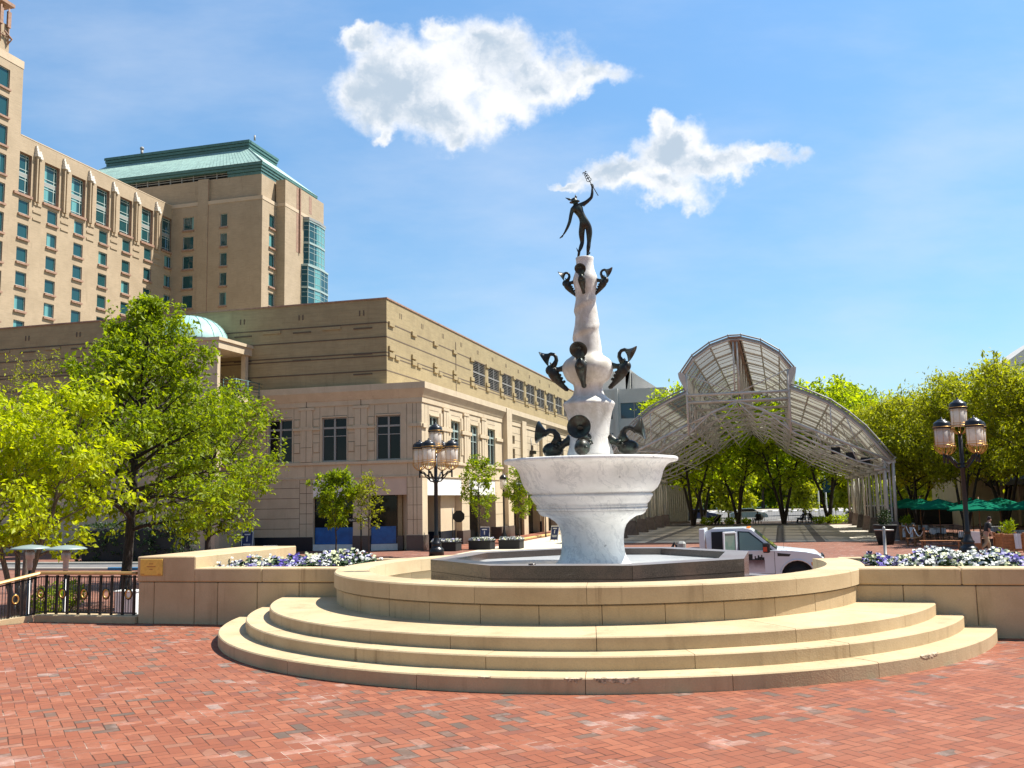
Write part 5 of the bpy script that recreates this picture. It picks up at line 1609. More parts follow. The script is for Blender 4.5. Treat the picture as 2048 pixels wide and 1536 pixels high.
def tubes_mesh(name, tubes, mat, sides=(8,6,4,3)):
    V = []; F = []
    for pts, rr, lv in tubes:
        n = sides[lv]; pts = [np.array(p) for p in pts]
        b0 = len(V)
        u = None
        for i, p in enumerate(pts):
            t = pts[min(i+1,len(pts)-1)] - pts[max(i-1,0)]
            u1, w1 = frame_from(t) if u is None else (None, None)
            if u is None: u = u1
            t = t/np.linalg.norm(t); u = u - t*np.dot(u,t); u /= np.linalg.norm(u); w = np.cross(t,u)
            for k in range(n):
                a = 2*PI*k/n; V.append(tuple(p + (u*math.cos(a)+w*math.sin(a))*rr[i]))
        for i in range(len(pts)-1):
            for k in range(n): F.append((b0+i*n+k, b0+i*n+(k+1)%n, b0+(i+1)*n+(k+1)%n, b0+(i+1)*n+k))
    me = bpy.data.meshes.new(name); me.from_pydata(V, [], F); me.materials.append(mat)
    me.polygons.foreach_set('use_smooth', [True]*len(F)); me.update()
    return me

def leaves_mesh(name, anch, n, size, mat, seed, spread=.10, droop=.4, aspect=.55, clump=3, flat=.5):
    rg = np.random.default_rng(seed)
    A = np.array([a[0] for a in anch]); D = np.array([a[1] for a in anch])
    m = n//clump
    idx = rg.integers(0, len(A), m)
    C = np.repeat(A[idx] + rg.normal(0, spread*.6, (m,3)), clump, 0) + rg.normal(0, spread*.55, (m*clump,3))
    d = np.repeat(D[idx], clump, 0)*.5 + rg.normal(0,.75,(m*clump,3)); d[:,2] -= droop
    d /= np.linalg.norm(d,axis=1)[:,None]
    up = rg.normal(0, 1-flat, (m*clump,3)); up[:,2] += flat*1.3
    s = np.cross(d, up); s /= (np.linalg.norm(s,axis=1)[:,None]+1e-9)
    nn = np.cross(s, d)
    L = size*rg.uniform(.45,1.4,(m*clump,1)); W = L*aspect
    V = np.stack([C, C+d*L*.45+s*W*.5+nn*L*.10, C+d*L, C+d*L*.45-s*W*.5+nn*L*.10], 1).reshape(-1,3)
    k = np.arange(m*clump)*4
    F = np.stack([k,k+1,k+2,k+3],1)
    me = bpy.data.meshes.new(name)
    me.from_pydata(V.tolist(), [], F.tolist()); me.materials.append(mat); me.update()
    return me

def tree(loc, label, tm, lm, rz=0.0, sc=1.0, group=None, cat='tree', name='tree', szc=None):
    r = thing(name, loc, rz, label, cat, group)
    r.scale = (sc, sc, szc or sc)
    link('trunk', tm, r); link('crown', lm, r)
    return r

# two big maples behind the stair railing
tb, an = grow(11, 9.75, .155, .24, lambda t: 4.4*(min(1.0,(1-t)/.72)**.72)*min(1,.55+(t-.2)*2.5), nprim=56, up=(1.15,.08), sec=.55, bend=.35, lean=(.055,0))
tree((-19.2,25.4,ZL), 'tall green maple behind the stair railing, its trunk beside the plaque pier', tubes_mesh('trunk_a', tb, M['bark_dk']),
     leaves_mesh('crown_a', an, 20500, .17, M['leaf_a'], 1, spread=.13, droop=.5))
tb, an = grow(23, 6.6, .13, .27, lambda t: 3.35*(max(0,math.sin(PI*min(1,(t-.18)/.90)))**.7), nprim=40, up=(1.0,.10), sec=.55, bend=.3)
tree((-21.9,34.0,ZL), 'broad green maple in front of the shop building, right of the tall maple', tubes_mesh('trunk_b', tb, M['bark_dk']),
     leaves_mesh('crown_b', an, 12500, .175, M['leaf_a'], 2, spread=.13, droop=.5))
# young yellow-green tree at the left edge, many stems from low down
tb, an = grow(5, 6.2, .10, .30, lambda t: 2.0*(max(0,math.sin(PI*min(1,(t-.08)/.95)))**.6), nprim=18, up=(1.0,.30), sec=.5, bend=.1, forks=3)
tree((-18.5,20.4,ZL), 'bright yellow green young tree at the left edge with pale stems', tubes_mesh('trunk_c', tb, M['bark_pale']),
     leaves_mesh('crown_c', an, 12500, .155, M['leaf_y'], 3, spread=.12, droop=.75, aspect=.62))
# bare, budding tree behind
tb, an = grow(31, 8.2, .10, .3, lambda t: 2.5*(max(0,math.sin(PI*min(1,(t-.12)/.98)))**.7), nprim=30, up=(1.1,.4), sec=.5, bend=.05)
tree((-26.5,29.5,ZL), 'thin nearly bare budding tree rising behind the yellow green tree', tubes_mesh('trunk_d', tb, M['bark_pale']),
     leaves_mesh('crown_d', an, 2600, .10, M['leaf_l'], 4, spread=.10))
# small street trees
def small(seed, H, R, n, sz, mat='leaf_a', bk='bark'):
    tb, an = grow(seed, H, .045, .34, lambda t: R*(max(0,math.sin(PI*min(1,(t-.22)/.86)))**.7), nprim=20, up=(1.0,.35), sec=.4, bend=.15, minr=.006)
    return tubes_mesh('trunk_s%d' % seed, tb, M[bk]), leaves_mesh('crown_s%d' % seed, an, n, sz, M[mat], seed, spread=.10, droop=.4)
t1, l1 = small(41, 4.5, 1.45, 4200, .19)
tree((-23.46,48.67,ZL), 'small leafy street tree left of the street name post', t1, l1, group=None)
t2, l2 = small(42, 4.5, 1.05, 900, .17, 'leaf_l')
tree((-21.4,48.4,ZL), 'thin sparse sapling just right of the street name post', t2, l2)
t3, l3 = small(43, 5.5, 1.5, 2300, .19)
tree((-18.3,58.3,ZL), 'small street tree rising from planter beside the stop sign', t3, l3)
t4, l4 = small(44, 4.9, 1.4, 2300, .19, 'leaf_a')
tree((-18.0,66.8,ZL), 'small street tree by the awnings, just left of the white bowl', t4, l4)
for k, y in enumerate((76, 86)):
    o = copy_tree(bpy.data.objects['tree.006'] if False else [q for q in bpy.data.objects if q.get('label','').startswith('small street tree by the awnings')][0])
    o.location = (-18.3, y, ZL); o.rotation_euler.z = 1.3+k
    o['label'] = ('further small street tree along the shop pavement behind the bowl', 'farthest small street tree along the shop pavement')[k]
# spreading locusts on the right
def locust(seed, H, R, n):
    tb, an = grow(seed, H, .17, .36, lambda t: R*(max(0,math.sin(PI*min(1,(t-.20)/.90)))**.55), nprim=15, up=(.95,.25), sec=.7, bend=.12, forks=3, minr=.012)
    return tubes_mesh('trunk_l%d' % seed, tb, M['bark_dk']), leaves_mesh('crown_l%d' % seed, an, n, .30, M['leaf_l'], seed, spread=.30, droop=.15, aspect=.42, flat=.75)
A_ = locust(61, 10.8, 4.3, 20000); B_ = locust(62, 9.6, 4.2, 20000)
for k, (x, y, w, rz, sc, lab) in enumerate((
        (11.4,68.5,A_,0.2,.94,'tallest spreading yellow green locust behind the right hand lantern post'),
        (15.8,62.0,B_,1.3,1.05,'spreading locust at the right edge above the big green umbrella'),
        (9.9,79.0,B_,2.2,.98,'locust tree just right of the pavilion columns'),
        (15.5,77.0,A_,4.0,1.0,'locust tree in front of the gabled building'),
        (10.6,90.5,A_,5.1,.95,'locust beyond the pavilion columns, half hidden by nearer locusts'),
        (18.0,90.0,B_,3.3,1.05,'farthest locust at right below the grey gable'))):
    tree((x,y,ZL), lab, w[0], w[1], rz, sc, 'locust trees along the right side of the plaza')
# tall vase shaped trees beyond the pavilion
def vase(seed, H, R, n):
    tb, an = grow(seed, H, .24, .27, lambda t: R*(max(0,math.sin(PI*min(1,(t-.16)/.92)))**.6), nprim=16, up=(1.1,.25), sec=.8, bend=.05, forks=3, minr=.015)
    return tubes_mesh('trunk_v%d' % seed, tb, M['bark_dk']), leaves_mesh('crown_v%d' % seed, an, n, .42, M['leaf_d'], seed, spread=.35, droop=.2, aspect=.5)
V1 = vase(71, 14.5, 4.6, 6500); V2 = vase(72, 13.5, 4.8, 6500)
for x, y, w, rz, sc, lab in (
        (-8.9,102.5,V1,0.3,1.0,'dark trunked tree under the left half of the pavilion arch'),
        (-8.6,112.0,V2,2.3,1.0,'dark trunk close behind the leftmost tree under the arch'),
        (-4.5,106.5,V2,0.9,1.0,'forking tree seen through the pavilion, above the pickup cab'),
        (0.15,104.5,V1,3.9,1.02,'tall forking tree seen under the middle of the arch'),
        (4.6,104.5,V2,5.0,1.05,'thick dark tree under the right half of the arch'),
        (8.5,112.0,V1,4.4,.95,'tree beyond the right hand pavilion columns')):
    tree((x,y,ZL), lab, w[0], w[1], rz, sc, 'trees beyond the pavilion')
def woodtree(seed, H, R, n, lf='leaf_d', sz=.95):
    tb, an = grow(seed, H, .3, .10, lambda t: R*(max(0,math.sin(PI*min(1,(t+.02)/1.02)))**.5), nprim=22, up=(1.0,.15), sec=1.6, bend=.1, minr=.03, twig=False)
    return tubes_mesh('trunk_w%d' % seed, tb, M['bark']), leaves_mesh('crown_w%d' % seed, an, n, sz, M[lf], seed, spread=.9*sz/.95, droop=.1, aspect=.7)
# middle distance trees between the plaza and the road, foliage down low
X1 = woodtree(83, 9.5, 3.6, 4200, 'leaf_l', .6)
for x, y, rz, sc, lab in ((-12.5,131,.4,1.0,'low leafy tree by the road at the left foot of the arch'),(-6.8,136,2.0,1.05,'low leafy tree by the road, between the two left trunks'),
        (3.2,147,4.4,.8,'low leafy tree by the road right of the tall middle trunk'),(9.2,133,5.5,1.1,'low leafy tree by the road behind the right columns'),(15.5,128,1.2,1.1,'low leafy tree by the road behind the far umbrellas')):
    tree((x,y,ZL), lab, X1[0], X1[1], rz, sc, 'leafy trees along the far road')
# far wood across the road: separate trees, then undergrowth
W1 = woodtree(81, 21, 5.6, 9000); W2 = woodtree(82, 18, 6.2, 9000)
rnd = random.Random(9)
for k in range(26):
    x = -75 + 6.0*k + rnd.uniform(-1.5,1.5); y = 222 + rnd.uniform(0,24)
    tree((x,y,ZL), 'one of the dark wood edge trees across the far road', *(W1 if k % 2 else W2), rnd.uniform(0,6), rnd.uniform(.9,1.25), 'wood edge trees across the road')
def bushes(name, pts, size, mat, seed, n, leafs, label):
    rg = np.random.default_rng(seed)
    anch = []
    for (x,y,z,rx,ry,rz_) in pts:
        for i in range(n):
            v = rg.normal(0,1,3); v /= np.linalg.norm(v); q = rg.uniform(.75,1.0)
            anch.append((np.array([x+v[0]*rx*q, y+v[1]*ry*q, z+abs(v[2])*rz_*q]), v))
    me = leaves_mesh(name, anch, leafs, size, M[mat], seed, spread=.12, droop=0, clump=3)
    return tag(link(name, me), label, 'undergrowth', kind='stuff')
bushes('undergrowth', [(-70+5*k, 236+rnd.uniform(-8,14), ZL, 5, 5, rnd.uniform(9,15)) for k in range(31)], 1.3, 'leaf_d', 5, 200, 30000, 'dark undergrowth filling the wood across the road')
# ================================================================ street furniture
def lamp(loc, rz, label, n_arms=4):
    r = thing('lamp_post', loc, rz, label, 'street lamp', 'five lantern lamp posts')
    b = MB()
    b.lathe([(.0,0),(.42,0),(.42,.35),(.36,.42),(.30,.46),(.26,.60),(.30,.66),(.22,.74),(.15,.95),(.13,1.05),(.155,1.1),(.115,1.2),(.105,4.0),(.13,4.05),(.13,4.15),(.10,4.22),(.095,5.72),(0,5.74)], 16)
    b.build('post', M['black'], r)
    def lantern(x, y, z):
        g_ = MB(); g_.lathe([(0,.40),(.30,.40),(.34,.46),(.355,1.22),(0,1.24)], 16, (x,y,z)); gl = g_.build('lantern', M['frost'], r)
        c = MB()
        c.lathe([(.0,1.22),(.40,1.22),(.42,1.27),(.39,1.33),(.385,1.42),(.355,1.50),(.28,1.56),(.23,1.57),(.22,1.60),(.17,1.635),(.07,1.66),(.045,1.70),(.05,1.74),(0,1.77)], 20, (x,y,z))
        c.build('cap', M['black'], gl)
        k = MB()
        for i in range(8):
            a = 2*PI*i/8+.2; q = lambda r_, zz: (x+r_*math.cos(a), y+r_*math.sin(a), z+zz)
            k.tube([q(.372,1.30),q(.375,.46)], .009, 4)
            k.tube([q(.375,.46),q(.40,.36),q(.32,.20),q(.16,.06),q(.07,.02)], .018, 6)
        for zz, rr, t in ((1.30,.415,.014),(1.16,.385,.010),(.56,.38,.010),(.44,.405,.020)):
            k.tube([(x+rr*math.cos(a),y+rr*math.sin(a),z+zz) for a in np.linspace(0,2*PI,25)], t, 6, cap=False)
        k.build('cage', M['gold'], gl)
        f = MB(); f.tube([(x,y,z-.32),(x,y,z+.06)], .05, 8); f.ball((x,y,z-.34),.06,8); f.build('socket', M['black'], gl)
    lantern(0,0,5.65)
    for i in range(4):
        a = PI/4+i*PI/2; c, s = math.cos(a), math.sin(a)
        am = MB()
        for off in (0, .18):
            pts = [(.1,4.1+off),(.30,4.12+off),(.55,4.35+off*.7),(.72,4.55+off*.5),(.92,4.62+off*.35)]
            am.tube([(c*x,s*x,z) for x,z in pts], .035, 8)
        am.tube([(c*.35,s*.35,4.2),(c*.5,s*.5,4.5)],.03,6)
        am.build('arm', M['black'], r)
        lantern(c*.97, s*.97, 4.72)
lamp((-18.55,51.1,ZL), math.radians(42), 'black five lantern lamp post in front of the shop corner')
lamp((8.3,49.6,ZL), math.radians(-15), 'black five lantern lamp post rising behind the right flower bed')
def lamp1(loc, label):
    r = thing('lamp_post', loc, 0, label, 'street lamp')
    b = MB(); b.lathe([(0,0),(.22,0),(.2,.5),(.12,.7),(.075,.9),(.065,3.7),(.1,3.75),(0,3.8)],12); b.build('post', M['black'], r)
    g_ = MB(); g_.lathe([(0,3.75),(.2,3.8),(.25,3.9),(.27,4.5),(0,4.5)],12); g_.build('lantern', M['frost'], r)
    c = MB(); c.lathe([(0,4.5),(.31,4.5),(.28,4.65),(.15,4.8),(.04,4.86),(0,4.95)],12); c.build('cap', M['black'], r)
lamp1((-19.38,67.7,ZL), 'single lantern lamp post on the shop pavement near the awnings')

def planter(x0, x1, y, label, seed):
    r = thing('flower_planter', ((x0+x1)/2, y, ZL), 0, label, 'planter', 'black flower planters on the pavement')
    w = (x1-x0)/2
    b = MB(); b.bbox(-w,w,-.55,.55,0,.52,.03); b.bbox(-w-.04,w+.04,-.59,.59,.50,.56,.015); b.build('box', M['black_matte'], r)
    rg = np.random.default_rng(seed); vs=[];fs=[];mi=[]
    for k in range(420):
        c = np.array([rg.uniform(-w,w), rg.uniform(-.5,.5), .56+rg.uniform(0,.16)]); nn = rg.normal(0,1,3); nn[1]-=.6; nn[2]=abs(nn[2]); nn/=np.linalg.norm(nn)
        u = np.cross(nn,[0,.1,1]); u/=np.linalg.norm(u); v=np.cross(nn,u); s=rg.uniform(.03,.055); b0=len(vs)
        vs += [tuple(c-u*s-v*s),tuple(c+u*s-v*s),tuple(c+u*s+v*s),tuple(c-u*s+v*s)]; fs.append((b0,b0+1,b0+2,b0+3)); mi.append(int(rg.choice([0,1,1,1,2,3])))
    me = bpy.data.meshes.new('flowers'); me.from_pydata(vs,[],fs)
    for q in ('fl_leaf','fl_white','fl_violet','fl_yellow'): me.materials.append(M[q])
    me.polygons.foreach_set('material_index', mi); me.update()
    o = link('flowers', me, r); o['kind'] = 'stuff'
planter(-20.6,-19.0,56.3,'black flower planter under the stop sign', 1)
planter(-18.7,-17.3,57.8,'black flower planter holding a small tree, middle of the three', 2)
planter(-16.95,-15.6,58.4,'black flower planter nearest the white pedestal', 3)

# stop sign seen from behind
r = thing('stop_sign', (-20.3,59.0,ZL), math.radians(8), 'back of a black octagonal stop sign on a thin post', 'road sign')
b = MB(); b.tube([(0,0,0),(0,0,2.55)], .035, 8); b.build('post', M['black'], r)
b = MB(); b.prism([(.40+.40*math.cos(PI/8+k*PI/4), 2.02+.40*math.sin(PI/8+k*PI/4)) for k in range(8)], -.02, .0, 'y'); b.box(-.02,.4,-.01,.0,1.98,2.06); b.build('sign_plate', M['black'], r)
# street name post
def text(name, s, size, loc, rot, mat, parent, ext=.002):
    cu = bpy.data.curves.new(name, 'FONT'); cu.body = s; cu.size = size; cu.extrude = ext; cu.align_x = 'CENTER'; cu.align_y = 'CENTER'
    o = bpy.data.objects.new('t', cu); COL.objects.link(o)
    dg = bpy.context.evaluated_depsgraph_get(); dg.update()
    me = bpy.data.meshes.new_from_object(o.evaluated_get(dg)); bpy.data.objects.remove(o)
    me.materials.clear(); me.materials.append(mat); me.name = name
    return link(name, me, parent, loc, rot)
r = thing('street_sign', (-21.95,48.6,ZL), 0, 'black street name post with two sign blades', 'street sign')
b = MB(); b.tube([(0,0,0),(0,0,2.35)], .05, 8); b.ball((0,0,2.37),.06,8); b.build('post', M['black'], r)
b = MB(); b.bbox(-.82,-.08,-.02,.02,1.98,2.18,.01); bo = b.build('sign_blade', M['black'], r)
text('lettering', 'Market St', .125, (-.45,-.024,2.08), (PI/2,0,0), M['white'], bo)
b = MB(); b.bbox(-.02,.02,.08,.9,2.03,2.22,.01); bo = b.build('sign_blade', M['black'], r)
text('lettering', 'Explorer St', .11, (.024,.49,2.125), (PI/2,0,PI/2), M['white'], bo)

def aframe(loc, rz, h, w, label):
    r = thing('sandwich_board', loc, rz, label, 'sign')
    b = MB()
    for s in (-1,1):
        for x in (-w/2, w/2-.05): b.add([(x,s*.28,0),(x+.05,s*.28,0),(x+.05,s*.03,h),(x,s*.03,h),(x,s*.24,0),(x+.05,s*.24,0),(x+.05,s*-.01,h),(x,s*-.01,h)],[(0,1,2,3),(7,6,5,4),(0,4,5,1),(2,6,7,3),(1,5,6,2),(0,3,7,4)])
        b.box(-w/2,w/2,s*.03-.02,s*.03+.02,h-.06,h)
    b.build('frame', M['white'], r)
    p_ = MB(); p_.add([(-w/2+.04,-.255,.1),(w/2-.04,-.255,.1),(w/2-.04,-.05,h-.08),(-w/2+.04,-.05,h-.08)],[(0,1,2,3)]); pl = p_.build('panel', M['signblue'], r)
    k = MB()
    def q(x,t,dx,dt): 
        f = lambda x,t: (x, -.262+.205*(t), .1+(h-.18)*t)
        k.add([f(x,t),f(x+dx,t),f(x+dx,t+dt),f(x,t+dt)],[(0,1,2,3)])
    q(-w*.25,.84,w*.5,.07); q(-.04,.50,.07,.22); q(-.02,.72,.05,.06); q(-w*.3,.32,w*.6,.05); q(-w*.3,.22,w*.6,.05)
    k.build('printing', M['white'], pl)
aframe((-33.2,56.0,ZL), .25, 1.35, .75, 'navy sandwich board by the shop wall left of the windows')
aframe((-27.4,48.6,ZL), .0, .75, .85, 'low navy sandwich board just above the left pansies')
aframe((-20.5,66.5,ZL), .3, 1.15, .75, 'navy sandwich board beside the small tree planters')
aframe((-15.75,68.5,ZL), -.4, 1.1, .7, 'sandwich board on the pale crossing beside the pedestal')

# patio heaters and outdoor clutter seen through the railing
def heater(loc, label):
    r = thing('patio_heater', loc, 0, label, 'patio heater', 'patio heaters behind the railing'); r.scale = (.85,.85,1)
    b = MB(); b.lathe([(0,0),(.22,0),(.22,.45),(.18,.5),(.04,.52),(.035,1.77),(0,1.77)],16); b.build('stand', M['black'], r)
    b = MB(); b.lathe([(0,1.76),(.05,1.76),(.065,1.84),(.06,1.98),(.10,2.0),(.105,2.12),(.06,2.19),(0,2.19)],16); b.build('burner', M['steel'], r)
    b = MB(); b.lathe([(.45,2.19),(.455,2.20),(.40,2.225),(.2,2.262),(0,2.28),(0,2.25),(.2,2.235),(.40,2.20),(.45,2.19)],28); b.build('hood', M['hood'], r)
M['hood'] = simple('heater_hood', (.26,.32,.30), .45, metal=.2)
heater((-13.8,16.43,ZL), 'patio heater with pale domed hood above the railing')
heater((-14.9,16.7,ZL), 'second patio heater further left behind the yellow green tree')
for (x,y,h,w,d,lab) in ((-16.2,21.6,.9,.55,.35,'white cabinet seen through the railing beside the stairs'),(-15.1,22.0,.55,1.1,.6,'low white planter box at the foot of the tall maple'),(-16.9,24.0,.7,1.0,.8,'white table seen through the railing bars')):
    r = thing('planter_box' if 'planter' in lab else ('table' if 'table' in lab else 'cabinet'), (x,y,ZL), .2, lab, 'planter' if 'planter' in lab else ('table' if 'table' in lab else 'cabinet'))
    b = MB()
    if 'table' in lab:
        b.bbox(-w/2,w/2,-d/2,d/2,h-.05,h,.01)
        bt = MB()
        for sx in (-1,1):
            for sy in (-1,1):
                l_ = MB(); l_.box(sx*w*.42-.03,sx*w*.42+.03,sy*d*.42-.03,sy*d*.42+.03,0,h-.05); l_.build('leg', M['white'], r)
        b.build('table_top', M['white'], r)
    else:
        b.bbox(-w/2,w/2,-d/2,d/2,.04,h-.04,.012); b.build('body', M['white'], r)
        t_ = MB(); t_.bbox(-w/2-.03,w/2+.03,-d/2-.03,d/2+.03,h-.04,h,.012); t_.build('rim', M['white'], r)
def shrub(loc, R, H, label, seed, mat='leaf_a', n=900, sz=.10):
    r = thing('shrub', loc, 0, label, 'shrub')
    rg = np.random.default_rng(seed); an = []
    for i in range(260):
        v = rg.normal(0,1,3); v/=np.linalg.norm(v); q = rg.uniform(.6,1); an.append((np.array([v[0]*R*q, v[1]*R*q, H*.55+v[2]*H*.45*q]), v))
    link('foliage', leaves_mesh('foliage', an, n, sz, M[mat], seed, spread=.06, droop=0), r)
    tb = [([np.zeros(3), np.array([v[0]*R*.6,v[1]*R*.6,H*.6])],[.02,.008],2) for v in rg.normal(0,.6,(7,3))]
    link('stem', tubes_mesh('stem', tb, M['bark']), r)
shrub((-16.0,22.6,ZL), .42, 1.05, 'small bright shrub behind the railing, nearest the stone pier', 1)
shrub((-18.9,22.0,ZL), .5, 1.0, 'bright shrub at the foot of the yellow green tree', 2)
shrub((-20.3,24.4,ZL), .42, .9, 'small dark shrub behind the ringed railing panels', 3, 'leaf_d')
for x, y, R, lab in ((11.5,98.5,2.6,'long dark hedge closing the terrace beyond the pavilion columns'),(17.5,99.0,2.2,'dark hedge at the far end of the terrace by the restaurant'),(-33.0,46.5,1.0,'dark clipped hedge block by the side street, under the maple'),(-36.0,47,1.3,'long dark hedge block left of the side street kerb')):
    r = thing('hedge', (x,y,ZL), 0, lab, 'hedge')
    rg = np.random.default_rng(int(abs(x)*10)); an=[]
    for i in range(500):
        q = rg.uniform(-1,1,3); k = int(rg.integers(0,3)); q[k] = math.copysign(1,q[k]); an.append((np.array([q[0]*R*1.6,q[1]*.8,1.0+q[2]*1.0]), q/np.linalg.norm(q)))
    link('foliage', leaves_mesh('foliage', an, 2600, .16, M['leaf_h'], 4, spread=.08, droop=0), r)
    b = MB(); b.bbox(-R*1.5,R*1.5,-.7,.7,.0,1.85,.1); b.build('dark_core', M['black_matte'], r)  # solid black core stands in for the shade inside the hedge

# ---- right hand side: urn, post, umbrellas, benches, tables, person
r = thing('urn_planter', (5.75,60.6,ZL), 0, 'tall black urn planter beside the pavilion column', 'planter')
b = MB(); b.lathe([(0,0),(.42,0),(.55,.5),(.66,1.05),(.70,1.12),(.66,1.16),(.55,1.1),(0,1.08)],24); b.build('urn', M['black_matte'], r)
rg = np.random.default_rng(3); an=[]
for i in range(200):
    v=rg.normal(0,1,3); v/=np.linalg.norm(v); an.append((np.array([v[0]*.24,v[1]*.24,1.45+v[2]*.5]),v))
link('foliage', leaves_mesh('foliage', an, 700, .12, M['leaf_h'], 8, spread=.08, droop=.1), r)
r = thing('bollard', (4.7,50.2,ZL), 0, 'short steel bollard post standing before the urn planter', 'bollard')
b = MB(); b.lathe([(0,0),(.12,0),(.12,.03),(.075,.05),(.075,1.28),(.06,1.36),(0,1.38)],16); b.build('post', M['steel'], r)
b = MB(); b.tube([(-.45,0,1.22),(.45,0,1.2)],.035,8); b.build('crossbar', M['steel'], r)

def umbrella(proto, loc, rz, label):
    if proto is None:
        r = thing('patio_umbrella', loc, rz, label, 'umbrella', 'green patio umbrellas')
        b = MB(); R_ = 1.65; n = 8
        rim = [(R_*math.cos(2*PI*k/n),R_*math.sin(2*PI*k/n),2.02) for k in range(n)]
        top = (0,0,2.58)
        for k in range(n):
            a,c = rim[k],rim[(k+1)%n]; m_ = ((a[0]+c[0])/2*.97,(a[1]+c[1])/2*.97,2.06)
            mi_ = (a[0]*.5,a[1]*.5,2.32); mc = (c[0]*.5,c[1]*.5,2.32); mm = ((mi_[0]+mc[0])/2*.98,(mi_[1]+mc[1])/2*.98,2.31)
            b.add([top,mi_,mm,mc,a,m_,c],[(0,1,2),(0,2,3),(1,4,5,2),(2,5,6,3)])
            b.add([a,m_,c,(c[0],c[1],1.93),(m_[0],m_[1],1.96),(a[0],a[1],1.93)],[(0,1,4,5),(1,2,3,4)])
        b.build('canopy', M['umb'], r)
        p_ = MB(); p_.tube([(0,0,0),(0,0,2.68)],.03,8); p_.lathe([(0,0),(.3,0),(.3,.06),(.05,.1),(0,.1)],16); p_.build('pole', M['wood'], r)
        q = MB()
        for k in range(n): q.tube([(0,0,2.5),(rim[k][0],rim[k][1],2.0)],.012,4); q.tube([(0,0,2.0),(rim[k][0]*.5,rim[k][1]*.5,2.27)],.010,4)
        q.build('rib', M['wood'], r)
        return r
    o = copy_tree(proto); o.location = loc; o.rotation_euler.z = rz; o['label'] = label
    return o
U = umbrella(None, (10.3,57.6,ZL), .35, 'large green umbrella behind the right hand lamp post')
for x,y,rz,lab in ((9.3,64.5,.1,'green umbrella left of the lamp post, partly behind the large one'),(9.0,70.5,.5,'green umbrella midway along the terrace'),(8.9,76.5,.2,'green umbrella nearest the pavilion columns'),
                   (13.2,58.5,.6,'green umbrella at the right edge of the picture'),(13.0,66.0,.4,'green umbrella behind the largest one'),(12.8,74.0,.3,'farthest green umbrella under the locusts')):
    umbrella(U, (x,y,ZL), rz, lab)

def table(loc, rz, label):
    r = thing('cafe_table', loc, rz, label, 'table', 'cafe tables under the umbrellas')
    b = MB(); b.bbox(-.4,.4,-.4,.4,.72,.75,.008); b.build('table_top', M['black_matte'], r)
    b = MB(); b.tube([(0,0,0),(0,0,.72)],.04,8); b.lathe([(0,0),(.28,0),(.28,.03),(0,.05)],12); b.build('pedestal', M['black_matte'], r)
    return r
def cloth(loc, label):
    r = thing('tablecloth', loc, 0, label, 'tablecloth', 'white cloths on the cafe tables')
    b = MB(); b.bbox(-.42,.42,-.42,.42,.755,.765,.003); rg2 = random.Random(int(loc[1]*7))
    for k in range(4):
        a = k*PI/2; c,s = math.cos(a),math.sin(a); pts=[]
        for i in range(9):
            u = -.42+.84*i/8; d = .425+.02*math.sin(i*2.1+k); L = .30+.06*math.sin(i*1.3)
            pts.append(((c*.422-s*u, s*.422+c*u,.76),(c*d-s*u, s*d+c*u,.76-L)))
        vs=[p for q in pts for p in q]; b.add(vs,[(2*i,2*i+2,2*i+3,2*i+1) for i in range(8)])
    b.build('cloth', M['cloth'], r)
def chair(proto, loc, rz, label):
    if proto is None:
        r = thing('cafe_chair', loc, rz, label, 'chair', 'black cafe chairs on the terrace')
        b = MB(); b.bbox(-.22,.22,-.22,.22,.43,.47,.01); b.build('seat', M['black_matte'], r)
        b = MB()
        for x in (-.2,-.1,0,.1,.2): b.tube([(x,.21,.46),(x,.27,.9)],.012,4)
        b.tube([(-.22,.27,.9),(.22,.27,.9)],.02,6); b.build('backrest', M['black_matte'], r)
        for sx in (-.19,.19):
            for sy in (-.19,.19):
                l_ = MB(); l_.tube([(sx,sy,.44),(sx*1.1,sy*1.1,0)],.015,6); l_.build('leg', M['black_matte'], r)
        return r
    o = copy_tree(proto); o.location = loc; o.rotation_euler.z = rz; o['label'] = label; return o
tb_spots = [(9.9,58.9),(9.2,65.0),(9.0,71.0),(8.9,77.0),(12.9,60.0),(12.9,67.0)]
tlab = ['cafe table under the largest green umbrella','cafe table under the second umbrella from the lamp post','cafe table midway along the terrace','cafe table nearest the pavilion columns','cafe table at the right edge of the terrace','cafe table at the back of the terrace']
ch = None; kk = 0
for i,(x,y) in enumerate(tb_spots):
    table((x,y,ZL), .3*i, tlab[i]); cloth((x,y,ZL), 'white cloth over the '+tlab[i])
    for j in range(3):
        a = j*2.1+.5*i
        o = chair(ch, (x+.75*math.cos(a), y+.75*math.sin(a), ZL), a-PI/2, 'black chair at the '+tlab[i])
        ch = ch or o
def bench(loc, rz, L, label):
    r = thing('wooden_bench', loc, rz, label, 'bench')
    b = MB()
    for k in range(4): b.bbox(-L/2,L/2,-.22+.12*k,-.12+.12*k,.42,.45,.006)
    b.build('seat', M['wood_or'], r)
    for sx in (-1,1):
        for sy in (-.18,.2):
            l_ = MB(); l_.bbox(sx*(L/2-.12)-.04,sx*(L/2-.12)+.04,sy-.04,sy+.04,0,.42,.005); l_.build('leg', M['wood'], r)
    a = MB(); a.bbox(-L/2+.1,L/2-.1,-.03,.03,.15,.21,.005); a.build('stretcher', M['wood'], r)
bench((7.95,55.6,ZL), -.12, 2.0, 'orange teak bench left of the lamp post')
bench((7.2,59.4,ZL), 1.2, 1.9, 'darker teak bench end on beside the rope barrier')
bench((13.0,54.6,ZL), .1, 1.8, 'teak bench at the right edge beyond the planter box')
